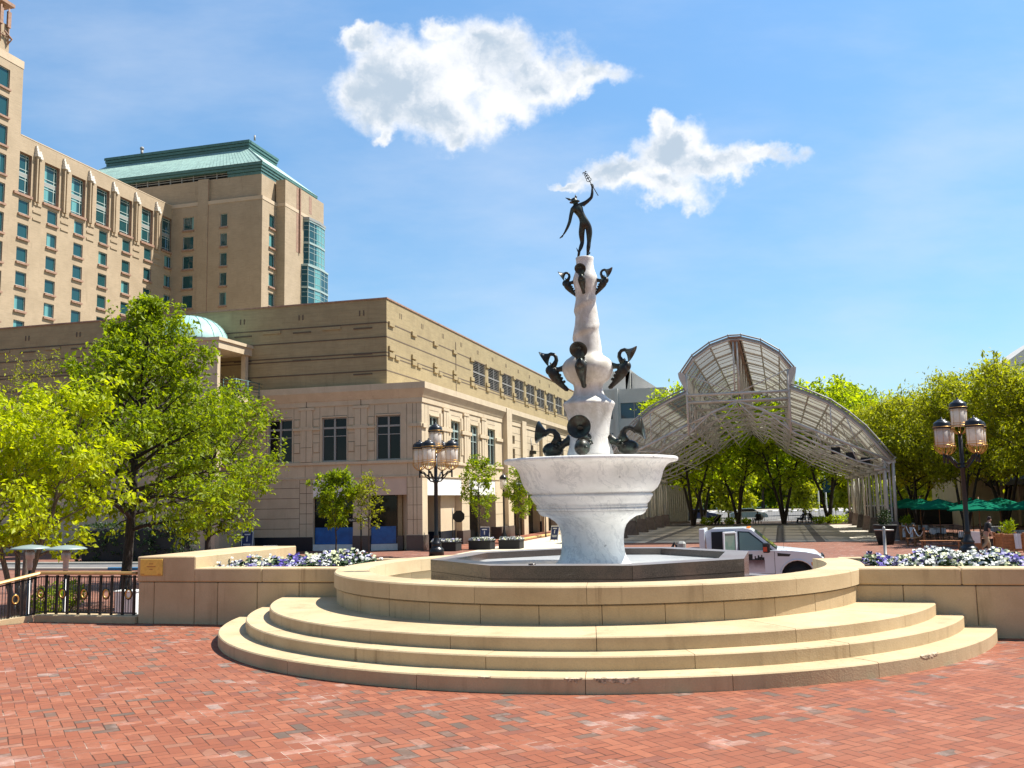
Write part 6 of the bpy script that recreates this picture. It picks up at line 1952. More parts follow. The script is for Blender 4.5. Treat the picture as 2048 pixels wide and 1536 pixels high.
def pbox(loc, label, w=1.0, pl=True):
    r = thing('planter_box', loc, .15, label, 'planter')
    b = MB()
    for k in range(5): b.bbox(-w/2,w/2,-w/2,-w/2+.03,.08+.16*k,.23+.16*k,.005); b.bbox(-w/2,-w/2+.03,-w/2,w/2,.08+.16*k,.23+.16*k,.005); b.bbox(w/2-.03,w/2,-w/2,w/2,.08+.16*k,.23+.16*k,.005); b.bbox(-w/2,w/2,w/2-.03,w/2,.08+.16*k,.23+.16*k,.005)
    b.box(-w/2+.03,w/2-.03,-w/2+.03,w/2-.03,.1,.82)
    for sx in (-1,1):
        for sy in (-1,1): b.bbox(sx*w/2-.05,sx*w/2+.05,sy*w/2-.05,sy*w/2+.05,0,.95,.006)
    b.build('box', M['wood_or'], r)
    rg = np.random.default_rng(5); an=[(np.array([rg.uniform(-.3,.3),rg.uniform(-.3,.3),rg.uniform(.9,1.35)]),np.array([0,0,1.0])) for i in range(60)]
    link('foliage', leaves_mesh('foliage', an, 260, .22, M['leaf_a'], 9, spread=.06, droop=-.8, aspect=.2), r)
pbox((10.65,52.6,ZL), 'teak planter box right of the walking person')
pbox((7.6,66.5,ZL), 'teak planter box along the terrace edge')
# rope barrier: posts with a sagging rope
pts_ = [(7.4,57.2),(7.35,61.0),(7.3,64.2),(7.25,69.0),(7.2,73.5)]
lab_ = ['wooden barrier post nearest the lamp post','second wooden barrier post along the terrace','third wooden barrier post along the terrace','fourth wooden barrier post along the terrace','wooden barrier post nearest the pavilion columns']
for (x,y),lb in zip(pts_,lab_):
    r = thing('barrier_post', (x,y,ZL), 0, lb, 'post', 'rope barrier posts')
    b = MB(); b.bbox(-.05,.05,-.05,.05,0,1.0,.008); b.build('shaft', M['wood'], r)
    c = MB(); c.ball((0,0,1.04),.07,8); c.build('finial', M['wood'], r)
ro = MB()
for (x0,y0),(x1,y1) in zip(pts_[:-1],pts_[1:]):
    ro.tube([(x0+(x1-x0)*t, y0+(y1-y0)*t, ZL+.95-.42*math.sin(PI*t)) for t in np.linspace(0,1,13)], .03, 6)
tag(ro.build('barrier_rope', M['cloth']), 'sagging pale rope strung between the wooden terrace posts', 'rope')
for k,(x,y) in enumerate(((7.5,63.0),(7.4,66.0),(10.9,52.0))):
    b = MB()
    vs=[];n=6
    for i in range(n): 
        u=i/(n-1); vs += [(x-.15+.3*u, y-.03*math.sin(u*9), ZL+.92),(x-.13+.3*u+.03*math.sin(u*5), y-.1-.04*math.sin(u*8), ZL+.2)]
    b.add(vs,[(2*i,2*i+2,2*i+3,2*i+1) for i in range(n-1)],0,True)
    tag(b.build('hanging_cloth', M['cloth']), ('white cloth hanging by the rope, middle of the terrace','white cloth hanging further along the rope','white cloth draped on the teak planter box')[k], 'cloth')

def person_walk():
    r = thing('person', (9.5,51.9,ZL), math.radians(-72), 'person in dark shirt and khaki trousers walking past the teak planter box', 'person')
    # faces +y of its own frame (turned to the right of the picture), mid-stride, leaning forward
    n = [((0,0,.90),(.15,.12)),((0,.05,1.08),(.145,.11)),((0,.12,1.28),(.17,.12)),((0,.17,1.41),(.12,.09)),((0,.21,1.49),(.055,.055)),((0,.245,1.57),(.075,.09)),((0,.25,1.67),(.07,.08)),
         ((-.19,.15,1.38),(.065,.06)),((-.24,.14,1.12),(.05,.05)),((-.22,.32,.98),(.042,.04)),((-.19,.44,1.0),(.03,.03)),
         ((.19,.15,1.38),(.065,.06)),((.25,.04,1.13),(.05,.05)),((.25,.14,.90),(.042,.04)),((.24,.20,.82),(.03,.03)),
         ((-.09,0,.85),(.10,.10)),((-.10,.16,.50),(.075,.075)),((-.10,.22,.10),(.045,.045)),((-.10,.34,.04),(.04,.03)),
         ((.09,0,.85),(.10,.10)),((.10,-.04,.48),(.075,.075)),((.10,-.36,.20),(.05,.05)),((.10,-.30,.06),(.04,.03))]
    e = [(0,1),(1,2),(2,3),(3,4),(4,5),(5,6),(3,7),(7,8),(8,9),(9,10),(3,11),(11,12),(12,13),(13,14),(0,15),(15,16),(16,17),(17,18),(0,19),(19,20),(20,21),(21,22)]
    body = skin('body', n, e, M['skinc'], r, 2)
    cn = [((0,.02,.98),(.165,.135)),((0,.05,1.08),(.165,.13)),((0,.12,1.28),(.19,.14)),((0,.17,1.42),(.13,.10)),((-.20,.15,1.37),(.085,.08)),((-.245,.13,1.16),(.07,.07)),((.20,.15,1.37),(.085,.08)),((.255,.05,1.16),(.07,.07))]
    skin('shirt', cn, [(0,1),(1,2),(2,3),(3,4),(4,5),(3,6),(6,7)], M['black_matte'], body, 2)
    tn = [((0,0,.97),(.165,.135)),((0,0,.90),(.17,.14)),((-.09,.0,.82),(.115,.115)),((-.10,.16,.50),(.09,.09)),((-.10,.215,.14),(.07,.07)),((.09,0,.82),(.115,.115)),((.10,-.04,.48),(.09,.09)),((.10,-.33,.24),(.07,.07))]
    skin('trousers', tn, [(0,1),(1,2),(2,3),(3,4),(1,5),(5,6),(6,7)], M['khaki'], body, 2)
    h = MB(); h.ball((0,.235,1.69),.088,12,scale=(.95,1.05,.85)); h.ball((0,.20,1.64),.08,12); h.build('hair', M['bark_dk'], body)
    f = MB()
    for sx,(hx,hy,hz) in ((-1,(-.19,.45,1.0)),(1,(.24,.21,.81))):
        for i in range(4): f.tube([(hx-.03+.02*i,hy,hz),(hx-.03+.02*i,hy+.06,hz-.01),(hx-.03+.02*i,hy+.08,hz-.04)],.009,5)
        f.tube([(hx+sx*.03,hy-.01,hz+.01),(hx+sx*.045,hy+.04,hz+.0)],.010,5)
    f.tube([(0,.325,1.59),(0,.345,1.565),(0,.33,1.555)],.012,6)
    f.build('fingers_and_nose', M['skinc'], body)
    for x,y,z in ((-.10,.30,.04),(.10,-.30,.09)):
        s = MB(); s.tube([(x,y-.12,z+.02),(x,y,z+.02),(x,y+.14,z)],[.045,.05,.035],8); s.build('shoe', M['black_matte'], body)
person_walk()
st = thing('service_stand', (8.95,51.6,ZL), 0, 'small dark service stand with white menu board beside the lamp post', 'stand')
b = MB(); b.bbox(-.25,.25,-.2,.2,0,.85,.01); b.build('cabinet', M['wood'], st)
b = MB(); b.bbox(-.2,.2,-.225,-.205,.5,1.05,.005); b.build('menu_board', M['white'], st)

# ---- people sitting in low chairs beyond the pavilion
def sitter(loc, rz, label, shirt):
    r = thing('person', loc, rz, label, 'person', 'people resting beyond the pavilion')
    n = [((0,0,.42),(.14,.12)),((0,-.12,.62),(.13,.1)),((0,-.2,.85),(.15,.11)),((0,-.22,.98),(.1,.08)),((0,-.2,1.06),(.05,.05)),((0,-.18,1.15),(.075,.09)),((0,-.18,1.24),(.07,.08)),
         ((-.18,-.2,.95),(.055,.055)),((-.24,-.05,.7),(.045,.045)),((-.15,.15,.62),(.035,.035)),((.18,-.2,.95),(.055,.055)),((.24,-.05,.7),(.045,.045)),((.15,.15,.62),(.035,.035)),
         ((-.1,.08,.42),(.085,.085)),((-.11,.42,.52),(.06,.06)),((-.11,.6,.1),(.04,.04)),((-.11,.72,.05),(.035,.03)),((.1,.08,.42),(.085,.085)),((.11,.42,.52),(.06,.06)),((.11,.6,.1),(.04,.04)),((.11,.72,.05),(.035,.03))]
    e = [(0,1),(1,2),(2,3),(3,4),(4,5),(5,6),(3,7),(7,8),(8,9),(3,10),(10,11),(11,12),(0,13),(13,14),(14,15),(15,16),(0,17),(17,18),(18,19),(19,20)]
    bd = skin('body', n, e, M[shirt], r, 1)
    h = MB(); h.ball((0,-.17,1.18),.085,10); h.build('head', M['skinc'], bd)
    h = MB(); h.ball((0,-.2,1.22),.088,10); h.build('hair', M['bark_dk'], bd)
def lounge(loc, rz, label):
    r = thing('garden_chair', loc, rz, label, 'chair', 'low garden chairs beyond the pavilion')
    b = MB(); b.add([(-.28,-.2,.28),(.28,-.2,.28),(.28,.35,.36),(-.28,.35,.36),(-.28,-.2,.31),(.28,-.2,.31),(.28,.35,.39),(-.28,.35,.39)],[(0,3,2,1),(4,5,6,7),(0,1,5,4),(1,2,6,5),(2,3,7,6),(3,0,4,7)]); b.build('seat', M['black_matte'], r)
    b = MB()
    for k in range(5): b.add([(-.28+.115*k,-.2,.3),(-.18+.115*k,-.2,.3),(-.19+.118*k,-.45,1.05),(-.29+.118*k,-.45,1.05)],[(0,1,2,3)])
    b.build('backrest', M['black_matte'], r)
    for sx in (-1,1):
        a = MB(); a.bbox(sx*.36-.07,sx*.36+.07,-.3,.4,.55,.58,.005); a.build('armrest', M['black_matte'], r)
        for y in (-.25,.33):
            l_ = MB(); l_.bbox(sx*.33-.03,sx*.33+.03,y-.04,y+.04,0,.55,.004); l_.build('leg', M['black_matte'], r)
for x,y,rz,lab,sh in ((-2.6,107.2,.5,'between the two middle trunks under the arch','black_matte'),(2.0,107.0,1.0,'just right of the tall middle trunk','signblue'),(3.0,107.4,-1.1,'nearest the thick right hand trunk','black_matte')):
    lounge((x,y,ZL), rz, 'low dark garden chair, '+lab); sitter((x,y,ZL), rz, 'person in dark clothes seated '+lab, sh)
def stroller(loc,rz,label):
    r = thing('stroller', loc, rz, label, 'stroller')
    b = MB(); b.tube([(0,-.5,1.0),(0,.1,.6),(0,.5,.35)],[.1,.28,.2],8); b.build('seat', M['black_matte'], r)
    b = MB(); b.tube([(-.25,-.55,1.05),(-.25,.5,.12)],.02,6); b.tube([(.25,-.55,1.05),(.25,.5,.12)],.02,6); b.tube([(-.25,-.55,1.05),(.25,-.55,1.05)],.025,6); b.build('frame', M['steel'], r)
    for x,y in ((-.27,.5),(.27,.5),(-.27,-.35),(.27,-.35)):
        w = MB(); w.lathe([(.0,-.03),(.13,-.03),(.14,0),(.13,.03),(0,.03)],12,(x,y,.14),axis=(1,0,0)); w.build('wheel', M['tyre'], r)
stroller((-6.6,104.6,ZL), .9, 'dark folded stroller near the left trunks under the arch')
# crowd barriers
def barrier(proto, x, lab):
    if proto is None:
        r = thing('crowd_barrier', (x,113.5,ZL), 0, lab, 'barrier', 'steel crowd barriers beyond the pavilion')
        b = MB(); b.tube([(-1.15,0,.1),(-1.15,0,1.05),(-1.05,0,1.15),(1.05,0,1.15),(1.15,0,1.05),(1.15,0,.1)],.03,6); b.tube([(-1.15,0,.2),(1.15,0,.2)],.025,6); b.build('frame', M['steel'], r)
        b = MB()
        for k in range(13): b.tube([(-1.05+.175*k,0,.2),(-1.05+.175*k,0,1.13)],.012,4)
        b.build('bar', M['steel'], r)
        for s in (-.8,.8):
            f = MB(); f.tube([(s,-.3,.02),(s,.3,.02)],.025,6); f.tube([(s,0,.02),(s,0,.2)],.02,6); f.build('foot', M['steel'], r)
        return r
    o = copy_tree(proto); o.location.x = x; o['label'] = lab; return o
B0 = barrier(None, -5.8, 'steel crowd barrier left of the trunk under the arch')
for x,lab in ((-3.3,'steel crowd barrier between the two middle trunks'),(-.8,'steel crowd barrier just left of the tall middle trunk'),(1.8,'steel crowd barrier right of the tall middle trunk'),(4.3,'rightmost steel crowd barrier under the arch')): barrier(B0, x, lab)
for k,(x,y,R_,H_) in enumerate(((-7.6,103.2,.7,.8),(-6.9,106,.7,.8),(-5.3,103.8,.55,.7),(-3.6,104.2,.5,.6),(5.2,103.4,1.0,.8),(6.2,105,1.1,.9),(3.6,103.6,.7,.7))):
    shrub((x,y,ZL), R_, H_, ['low green shrub at the leftmost trunk under the arch','low shrub behind the leftmost trunk under the arch','low shrub beside the dark stroller','small shrub between the middle trunks','low green shrub at the thick right trunk','wide low shrub nearest the right columns','small shrub just left of the thick right trunk'][k], 20+k, 'leaf_d', 700, .16)
# corrugated screen left behind the columns
r = thing('metal_screen', (0,0,0), 0, 'grey corrugated metal screen behind the left pavilion columns', 'screen')
b = MB(); pts=[]
for i in range(90):
    x = -20.5 + .115*i; pts.append((x, 112.3+(.09 if i % 2 else -.02)))
for (xa,ya),(xb,yb) in zip(pts[:-1],pts[1:]): b.add([(xa,ya,ZL+.2),(xb,yb,ZL+.2),(xb,yb,3.0),(xa,ya,3.0)],[(0,1,2,3)])
b.build('sheet', M['steel'], r)
b = MB(); b.box(-20.6,-10.1,112.25,112.6,ZL,ZL+.2); b.build('plinth', M['conc_dk'], r)
# flag poles / sign by the far road
for x,y,h,lab in ((5.3,150.0,9.5,'tall pale pole by the far road'),(6.3,149,8.5,'shorter pale pole beside the tall one'),(-13.2,150,4.0,'short white post by the far road at left')):
    r = thing('pole', (x,y,ZL), 0, lab, 'pole'); b = MB(); b.lathe([(0,0),(.14,0),(.12,.3),(.09,h),(0,h+.1)],10); b.build('shaft', M['white'], r); c = MB(); c.ball((0,0,h+.15),.14,8); c.build('finial', M['white'], r)
r = thing('direction_sign', (6.5,140.0,ZL), 0, 'square green and white sign beside the far pale poles', 'sign'); b = MB(); b.box(-.9,.9,-.03,.03,3.2,4.9); b.build('sign_plate', M['office_glass'], r); b = MB(); b.tube([(-.6,.1,0),(-.6,.1,4.9)],.05,6); b.tube([(.6,.1,0),(.6,.1,4.9)],.05,6); b.build('post', M['steel'], r)

# ---- far parked cars
def car(loc, rz, label, mat):
    r = thing('parked_car', loc, rz, label, 'car')
    b = MB()
    pr = [(-2.2,.35),(-2.2,.85),(-1.9,.95),(-1.5,1.0),(-1.0,1.42),(.5,1.45),(1.15,1.0),(1.95,.85),(2.2,.65),(2.2,.35)]
    b.prism(pr, -.85, .85, 'y'); b.build('body', M[mat], r)
    g_ = MB(); g_.prism([(-1.35,1.02),(-.95,1.36),(.45,1.38),(1.0,1.02)], -.86, .86, 'y'); g_.build('window', M['dark_glass'], r)
    for x in (-1.4,1.35):
        for y in (-.86,.86):
            w = MB(); w.lathe([(0,-.1),(.3,-.1),(.33,0),(.3,.1),(0,.1)],16,(x,y,.33),axis=(0,1,0)); w.build('wheel', M['tyre'], r)
car((-9.8,122,ZL), .1, 'dark blue car parked at the far left under the arch', 'signblue')
M['bluegrey'] = simple('pale_blue_car_paint', (.22,.32,.42), .25)
car((-3.9,121,ZL), .1, 'pale blue grey car behind the crowd barriers', 'bluegrey')
car((9.5,121,ZL), .1, 'dark car parked beyond the right pavilion columns', 'black')

# ================================================================ white pickup truck
def pickup():
    r = thing('pickup_truck', (-1.75,32.6,ZL), 0, 'white pickup truck with its rear door open and skyline decal', 'pickup truck')
    W = .98
    def side(mb, poly, y0, y1, mi=0): mb.prism(poly, y0, y1, 'y', mi)
    body = MB()
    # wheel arches cut into the lower side: profile with arcs
    def arch(cx, cz, R, a0, a1, n=10): return [(cx+R*math.cos(a0+(a1-a0)*i/n), cz+R*math.sin(a0+(a1-a0)*i/n)) for i in range(n+1)]
    front = [(-.55,.52)] + [(1.70,.52)] 
    low = [(-.62,.50),(1.62,.50)] + arch(2.14,.46,.50,PI*.97,PI*.03) + [(2.66,.52),(2.82,.55),(2.90,.62),(2.90,.98),(2.87,1.08),(2.75,1.16),(2.40,1.23),(1.85,1.28),(1.50,1.285),(-.62,1.285)]
    side(body, low, -W, W)
    bd = body.build('body', M['carpaint'], r)
    bev = bd.modifiers.new('b','BEVEL'); bev.width=.035; bev.segments=3; bev.limit_method='ANGLE'
    # hood bulge
    hd = MB(); hd.add([(1.52,-.78,1.28),(2.80,-.72,1.15),(2.80,.72,1.15),(1.52,.78,1.28),(1.55,-.66,1.335),(2.7,-.60,1.225),(2.7,.60,1.225),(1.55,.66,1.335)],[(4,5,6,7),(0,1,5,4),(1,2,6,5),(2,3,7,6),(3,0,4,7)]); hd.build('hood', M['carpaint'], r)
    # cab
    cab = MB(); t = .12
    sec = [(-.60,1.27),(-.66,1.86),(-.45,1.95),(.55,1.97),(.78,1.92),(1.55,1.27)]
    vs = []
    for x,z in sec: 
        k = (z-1.27)/.70*t; vs += [(x,-W+.02+k,z),(x,W-.02-k,z)]
    n = len(sec)
    fs = [(2*i,2*i+1,2*i+3,2*i+2) for i in range(n-1)] + [tuple(2*i for i in range(n)), tuple(2*i+1 for i in range(n))[::-1]]
    cab.add(vs, fs); cb = cab.build('cab', M['carpaint'], r)
    yo = lambda z, e=.012: -(W-.02) + (z-1.27)/.70*t - e
    def pane(name, poly, mat, e=.012, parent=None, thick=.0):
        m_ = MB(); vs=[(x,yo(z,e),z) for x,z in poly]; m_.add(vs,[tuple(range(len(poly)))]); return m_.build(name, M[mat], parent or r)
    fr = pane('window_trim', [(.36,1.24),(.36,1.88),(.72,1.86),(1.42,1.29),(1.42,1.24)], 'black', .006)
    pane('side_window', [(.41,1.29),(.41,1.84),(.68,1.83),(1.22,1.40),(1.22,1.29)], 'car_glass', .012, fr)
    pane('door_opening', [(-.46,1.0),(-.46,1.86),(.32,1.89),(.32,1.0)], 'black_matte', .010)
    ws = MB(); ws.add([(.86,-.74,1.865),(1.535,-.86,1.30),(1.535,.86,1.30),(.86,.74,1.865)],[(0,1,2,3)])
    for i in range(len(ws.v)): x,y,z = ws.v[i]; ws.v[i]=(x+.02,y,z+.015)
    ws.build('windscreen', M['car_glass2'], r)
    rw_ = MB(); rw_.add([(-.625,-.7,1.4),(-.625,.7,1.4),(-.665,.62,1.8),(-.665,-.62,1.8)],[(0,1,2,3)]); rw_.build('rear_window', M['dark_glass'], r)
    # open rear door, hinged at its rear edge and swung towards us
    dr = thing('rear_door', (.34,-W-.02,0), math.radians(-128)); dr.parent = r
    d = MB(); d.bbox(.0,.62,-.06,0,.55,1.28,.015); 
    for a,b_,c_,e_ in ((0,.06,1.28,1.86),(.56,.62,1.28,1.88),(.06,.56,1.82,1.88)): d.bbox(a,b_,-.05,0,c_,e_,.01)
    d.build('panel', M['carpaint'], dr)
    g_ = MB(); g_.box(.06,.56,-.03,-.02,1.28,1.82); g_.build('side_window', M['car_glass'], dr)
    # door seam, handle, mirror, fender vent
    sm = MB()
    for x in (.27,1.46): sm.box(x-.006,x+.006,-W-.004,-W+.005,.56,1.24)
    sm.box(.27,1.46,-W-.004,-W+.004,.555,.565); sm.build('door_seam', M['black_matte'], bd)
    hn = MB(); hn.bbox(.34,.54,-W-.035,-W-.005,1.12,1.16,.01); hn.build('door_handle', M['carpaint'], bd)
    mr = MB(); mr.bbox(1.12,1.34,-W-.34,-W-.12,1.22,1.52,.03); mr.tube([(1.28,-W+.02,1.33),(1.26,-W-.2,1.32)],.04,6); mo = mr.build('mirror', M['black'], r)
    ml = MB(); ml.box(1.13,1.25,-W-.345,-W-.338,1.26,1.40); ml.build('turn_signal', M['red_lens'], mo)
    vt = MB(); vt.add([(1.55,-W-.006,1.20),(1.95,-W-.006,1.16),(1.90,-W-.006,1.09),(1.55,-W-.006,1.10)],[(0,1,2,3)]); vt.build('fender_vent', M['black'], bd)
    # grille, lamps, bumper
    gr = MB(); gr.bbox(2.89,2.96,-.62,.62,.72,1.12,.02); gr.build('grille', M['black'], r)
    for s in (-1,1):
        hl = MB(); hl.bbox(2.62,2.93,s*.98-(.02 if s>0 else -.0)-.0,s*.64,.78,1.06,.02); hl.build('headlight', M['white'], r)
        al = MB(); al.bbox(2.55,2.84,s*.985,s*.97,.80,.92,.005); al.build('indicator', M['amber'], r)
    bp = MB(); bp.bbox(2.78,3.06,-.97,.97,.42,.70,.05); bp.build('bumper', M['steel'], r)
    for x in (2.14,-1.6):
        for s in (-1,1):
            w = MB(); w.lathe([(.23,-.12),(.36,-.13),(.405,-.08),(.41,0),(.405,.08),(.36,.13),(.23,.12)],28,(x,s*.86,.41),axis=(0,1,0)); wo = w.build('wheel', M['tyre'], r)
            rm = MB(); rm.lathe([(0,-.06),(.20,-.05),(.235,-.10),(.235,.10),(.2,.05),(0,.06)],20,(x,s*.86,.41),axis=(0,1,0)); rm.build('rim', M['steel'], wo)
    aw = MB(); aw.lathe([(0,-.2),(.50,-.2),(.50,.2),(0,.2)],20,(2.14,-.70,.47),axis=(0,1,0)); aw.build('wheel_well', M['black_matte'], r)
    mf = MB(); mf.box(1.60,1.64,-.95,-.6,.16,.52); mf.build('mud_flap', M['black_matte'], r)
    # flat load bed with headboard, gear strapped on
    be = MB(); be.bbox(-3.4,-.66,-.98,.98,.85,1.0,.02); be.build('load_bed', M['carpaint'], r)
    hb = MB(); hb.bbox(-.80,-.70,-.92,.92,1.0,1.95,.02); hb.bbox(-.84,-.66,-.95,-.85,.95,1.97,.02); hb.build('headboard', M['carpaint'], r)
    rk = MB()
    for z in (1.18,1.34): rk.tube([(-1.5,-.8,z),(-.75,-.8,z)],.02,6)
    rk.tube([(-3.2,-.85,1.16),(-1.5,-.85,1.16),(-1.15,-.85,1.36),(-.75,-.85,1.36)],.025,6); rk.build('bed_rail', M['steel'], r)
    tl = MB()
    tl.tube([(-1.72,-.7,1.0),(-1.72,-.7,1.38),(-1.66,-.7,1.52),(-1.58,-.7,1.4),(-1.58,-.7,1.0)],.05,8)
    tl.build('equipment', M['black_matte'], r)
    tw = MB(); tw.bbox(-1.56,-1.30,-.85,-.5,1.0,1.56,.06); tw.build('equipment_case', M['frame_grey'], r)
    for y in (-.5,-.25,0,.25,.5):
        cl = MB(); cl.bbox(.62,.74,y-.05,y+.05,1.955,1.99,.01); cl.build('roof_light', M['amber'], r)
    rb_ = MB(); rb_.bbox(-.55,1.5,-W-.10,-W+.1,.40,.46,.015); rb_.build('running_board', M['black'], r)
    wm = MB(); wm.tube([(2.14+.53*math.cos(a),-W-.012,.46+.53*math.sin(a)) for a in np.linspace(.05,PI-.05,15)], .022, 6); wm.build('arch_moulding', M['carpaint'], bd)
    wp = MB(); wp.tube([(1.5,-.55,1.32),(1.25,-.15,1.545)],.012,4); wp.tube([(1.5,.1,1.32),(1.25,.5,1.545)],.012,4); wp.build('wiper', M['black_matte'], r)
    si = MB(); si.tube([(.62,-.5,1.25),(.60,-.5,1.62)],[.16,.12],8); si.ball((.62,-.5,1.72),.11,8); si.build('seat', M['black_matte'], r)
    an_ = MB(); an_.tube([(1.75,-.7,1.28),(1.72,-.7,2.05)],.006,4); an_.build('antenna', M['black'], r)
    # skyline decal: black towers over a fading brown-violet panel
    sk = MB(); rg3 = random.Random(4); x = .10
    for w_,h_ in ((.05,.20),(.03,.10),(.05,.15),(.02,.22),(.04,.05),(.05,.14),(.03,.20),(.08,.04),(.05,.30),(.05,.36),(.03,.18),(.11,.30),(.05,.05),(.03,.20),(.05,.10),(.04,.24),(.05,.16),(.03,.26),(.05,.14)):
        sk.box(x,x+w_*1.15,-W-.008,-W-.003,.98,.98+h_*.62); x += w_*1.18
    sk.build('skyline_decal', M['black_matte'], bd)
    dp = MB(); dp.add([(.10,-W-.003,.62),(1.16,-W-.003,.62),(1.16,-W-.003,.98),(.10,-W-.003,.98)],[(0,1,2,3)]); dp.build('decal_panel', M['decal'], bd)
M['car_glass'] = simple('side_glass', (.15,.23,.19), .03, spec=.9)
M['car_glass2'] = simple('windscreen_glass', (.05,.08,.10), .03, spec=.9)
M['red_lens'] = simple('red_lens', (.55,.06,.02), .3)
def decal():
    m, nt, b = mat_new('fading_decal'); N = NT(nt)
    x,y,z = N.xyz(N.n('ShaderNodeTexCoord').outputs['Generated'])
    f = N.m('ADD', N.m('MULTIPLY', z, .9), N.m('MULTIPLY', N.m('SUBTRACT', N.noise(N.pos(), 6, 4), .5), .5))
    N.put(b.inputs['Base Color'], N.mix(N.ss(f,.05,.9), (.62,.58,.58), (.13,.07,.075)))
    b.inputs['Roughness'].default_value = .35
    return m
M['decal'] = decal()
pickup()
for z, lab in ((18.0,'upper thin power cable across the sky beyond the pavilion'),(16.6,'lower thin power cable across the sky beyond the pavilion')):
    c = MB(); c.tube([(-60+8*k, 170, z - 1.2*math.sin(PI*(k % 10)/10)) for k in range(21)], .035, 5)
    tag(c.build('power_cable', M['black_matte']), lab, 'cable')
# ================================================================ sky, sun, camera
SUN_AZ, SUN_EL = math.radians(SUN_AZ_DEG), math.radians(SUN_EL_DEG)
sd = Vector((math.sin(SUN_AZ)*math.cos(SUN_EL), math.cos(SUN_AZ)*math.cos(SUN_EL), math.sin(SUN_EL)))
L = bpy.data.lights.new('sun', 'SUN'); L.energy = SUN_E; L.angle = math.radians(.53); L.color = (1.0, .945, .86)
lo = bpy.data.objects.new('sun', L); COL.objects.link(lo); lo.rotation_euler = (-sd).to_track_quat('-Z','Y').to_euler(); lo.location = (30, 20, 60)
world = bpy.data.worlds.new('World'); scene.world = world; world.use_nodes = True
nt = world.node_tree
for n in list(nt.nodes): nt.nodes.remove(n)
N = NT(nt)
sky = N.n('ShaderNodeTexSky', sky_type='NISHITA'); sky.sun_disc = False
sky.sun_elevation = SUN_EL; sky.sun_rotation = SUN_AZ
sky.altitude = 100; sky.air_density = SKY_AIR; sky.dust_density = SKY_DUST; sky.ozone_density = SKY_OZ
# camera orientation, also used to know where in the sky the two clouds stood
YAW, PIT, ROL = math.radians(15.35), math.radians(6.85), math.radians(1.11)
F = Vector((-math.sin(YAW)*math.cos(PIT), math.cos(YAW)*math.cos(PIT), math.sin(PIT)))
R0 = Vector((math.cos(YAW), math.sin(YAW), 0)); U0 = R0.cross(F)
Rv = R0*math.cos(ROL) - U0*math.sin(ROL); Uv = R0*math.sin(ROL) + U0*math.cos(ROL)
# gnomonic sky plane about a fixed compass direction
cz = math.radians(22.0); az = math.radians(-17.0)
c0 = Vector((math.sin(az)*math.cos(cz), math.cos(az)*math.cos(cz), math.sin(cz)))
e1 = Vector((math.cos(az), -math.sin(az), 0)); e2 = e1.cross(c0)
def skyuv(px, py):
    d = F + Rv*((px-1024)/1930) + Uv*((768-py)/1930)
    return d.dot(e1)/d.dot(c0), d.dot(e2)/d.dot(c0)
D = N.n('ShaderNodeTexCoord').outputs['Generated']
dc = N.vm('DOT_PRODUCT', D, tuple(c0), out=1)
dcm = N.m('MAXIMUM', dc, .05)
u = N.m('DIVIDE', N.vm('DOT_PRODUCT', D, tuple(e1), out=1), dcm)
v = N.m('DIVIDE', N.vm('DOT_PRODUCT', D, tuple(e2), out=1), dcm)
uv = N.comb(u, v, 0.0)
def field(uvs):
    """height of the cloud mass: soft union of a few lobes"""
    tot = None
    for (px, py, rx, ry, rot) in CLOUDS:
        cu, cv = skyuv(px, py)
        p = N.vm('SUBTRACT', uvs, (cu, cv, 0))
        if rot:
            vr = N.n('ShaderNodeVectorRotate', rotation_type='Z_AXIS'); N.put(vr.inputs['Vector'], p); vr.inputs['Angle'].default_value = math.radians(rot); p = vr.outputs[0]
        p = N.vm('MULTIPLY', p, (1930/rx, 1930/ry, 0))
        h = N.m('SUBTRACT', 1.0, N.vm('LENGTH', p, out=1))
        tot = h if tot is None else N.m('SMOOTH_MAX', tot, h, .40)
    return tot
CLOUDS = [(905,145,190,95,-8),(1000,95,130,72,8),(800,140,130,80,0),(740,185,90,60,10),(1060,165,150,75,-10),(1160,160,115,42,-8),(890,230,130,80,6),(780,215,110,62,-20),(1000,215,110,62,10),(915,275,42,30,0),(760,265,50,22,-30),(880,70,60,40,0),(720,82,45,26,0),
          (1350,300,100,70,-20),(1430,320,130,45,-6),(1520,315,95,30,0),(1330,370,110,48,4),(1240,355,110,36,0),(1320,240,38,46,-30),(1150,365,55,12,0)]
wob = N.vm('SCALE', N.vm('SUBTRACT', N.noise(uv, 14, 5, .62, 1), (.5,.5,.5)), .075)
uvw = N.vm('ADD', uv, wob)
f0 = field(uvw)
n1 = N.noise(uv, 19, 9, .64)
n0 = N.noise(uv, 8, 5, .6)
dens = N.m('ADD', N.m('SUBTRACT', f0, .12), N.m('ADD', N.m('MULTIPLY', N.m('SUBTRACT', n1, .5), .95), N.m('MULTIPLY', N.m('SUBTRACT', n0, .5), .8)))
alpha = N.ss(dens, -.04, .48)
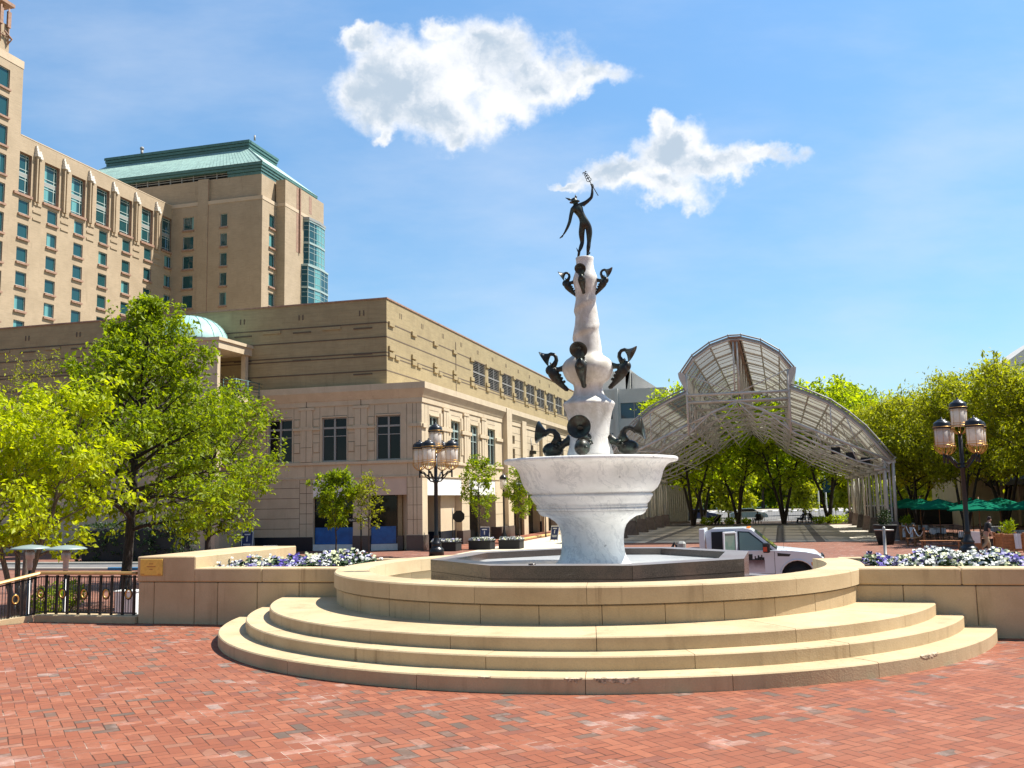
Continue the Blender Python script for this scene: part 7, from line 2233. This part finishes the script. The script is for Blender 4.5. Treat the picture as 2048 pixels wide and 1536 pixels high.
# self shading: thick middle and base are grey, sun side and thin rims are white
s1 = N.noise(uvw, 10, 5, .58); s2 = N.noise(N.vm('ADD', uvw, (-.010, -.022, 0)), 10, 5, .58)
relief = N.m('MULTIPLY', N.m('SUBTRACT', s2, s1), 3.4)
core = N.ss(N.m('ADD', f0, N.m('MULTIPLY', N.m('SUBTRACT', s1, .5), .9)), .04, 1.05)
s3 = N.noise(N.vm('MULTIPLY', uv, (1.0, 1.8, 0)), 6.5, 6, .6)
br = N.m('ADD', N.m('SUBTRACT', 1.04, N.m('MULTIPLY', core, N.m('MULTIPLY_ADD', N.ss(s3, .32, .68), 1.05, .30))), relief)
br = N.m('MULTIPLY_ADD', N.ss(br, -.25, 1.0), .92, .08)
ccol = N.mix(br, (CL_D[0],CL_D[1],CL_D[2]), (CL_L[0],CL_L[1],CL_L[2]))
# thin high veils
vl = N.noise(N.vm('MULTIPLY', uv, (1.0, 3.2, 0)), 3.0, 6, .6)
big = N.noise(uv, 1.6, 3, .5)
veil = N.m('MULTIPLY', N.ss(N.m('ADD', N.m('MULTIPLY', vl, .5), N.m('MULTIPLY', big, .5)), .40, .72), VEIL)
gain = N.m('MULTIPLY_ADD', N.ss(dc, -.3, .9), SKY_GAIN, 1.0)      # gain added to brighten the sky ahead without raising the fill light
x_, y_, z_ = N.xyz(D)
gain = N.m('MULTIPLY', gain, N.m('MULTIPLY_ADD', N.m('MINIMUM', N.m('MAXIMUM', z_, 0.0), .6), 1.0, .70))
sk = N.vm('MULTIPLY', N.vm('SCALE', sky.outputs[0], gain), SKY_TINT)
withveil = N.mix(veil, sk, (CL_L[0]*.8,CL_L[1]*.86,CL_L[2]*.95))
front = N.m('GREATER_THAN', dc, .3)
col = N.mix(N.m('MULTIPLY', N.m('MULTIPLY', alpha, .97), front), withveil, ccol)
bg = N.n('ShaderNodeBackground'); N.put(bg.inputs[0], col); bg.inputs[1].default_value = SKY_S
o = N.n('ShaderNodeOutputWorld'); nt.links.new(bg.outputs[0], o.inputs[0])

cam = bpy.data.cameras.new('camera'); co = bpy.data.objects.new('camera', cam); COL.objects.link(co)
cam.sensor_width = 36; cam.lens = 36*1930/2048; cam.clip_end = 2000; cam.clip_start = .1
m = Matrix((Rv, Uv, -F)).transposed().to_4x4(); m.translation = Vector((0,0,1.7)); co.matrix_world = m
scene.camera = co
scene.view_settings.view_transform = 'Standard'; scene.view_settings.look = 'None'; scene.view_settings.exposure = EXPO; scene.view_settings.gamma = 1
scene.render.engine = 'CYCLES'
scene.cycles.max_bounces = 8
scene.cycles.use_denoising = True
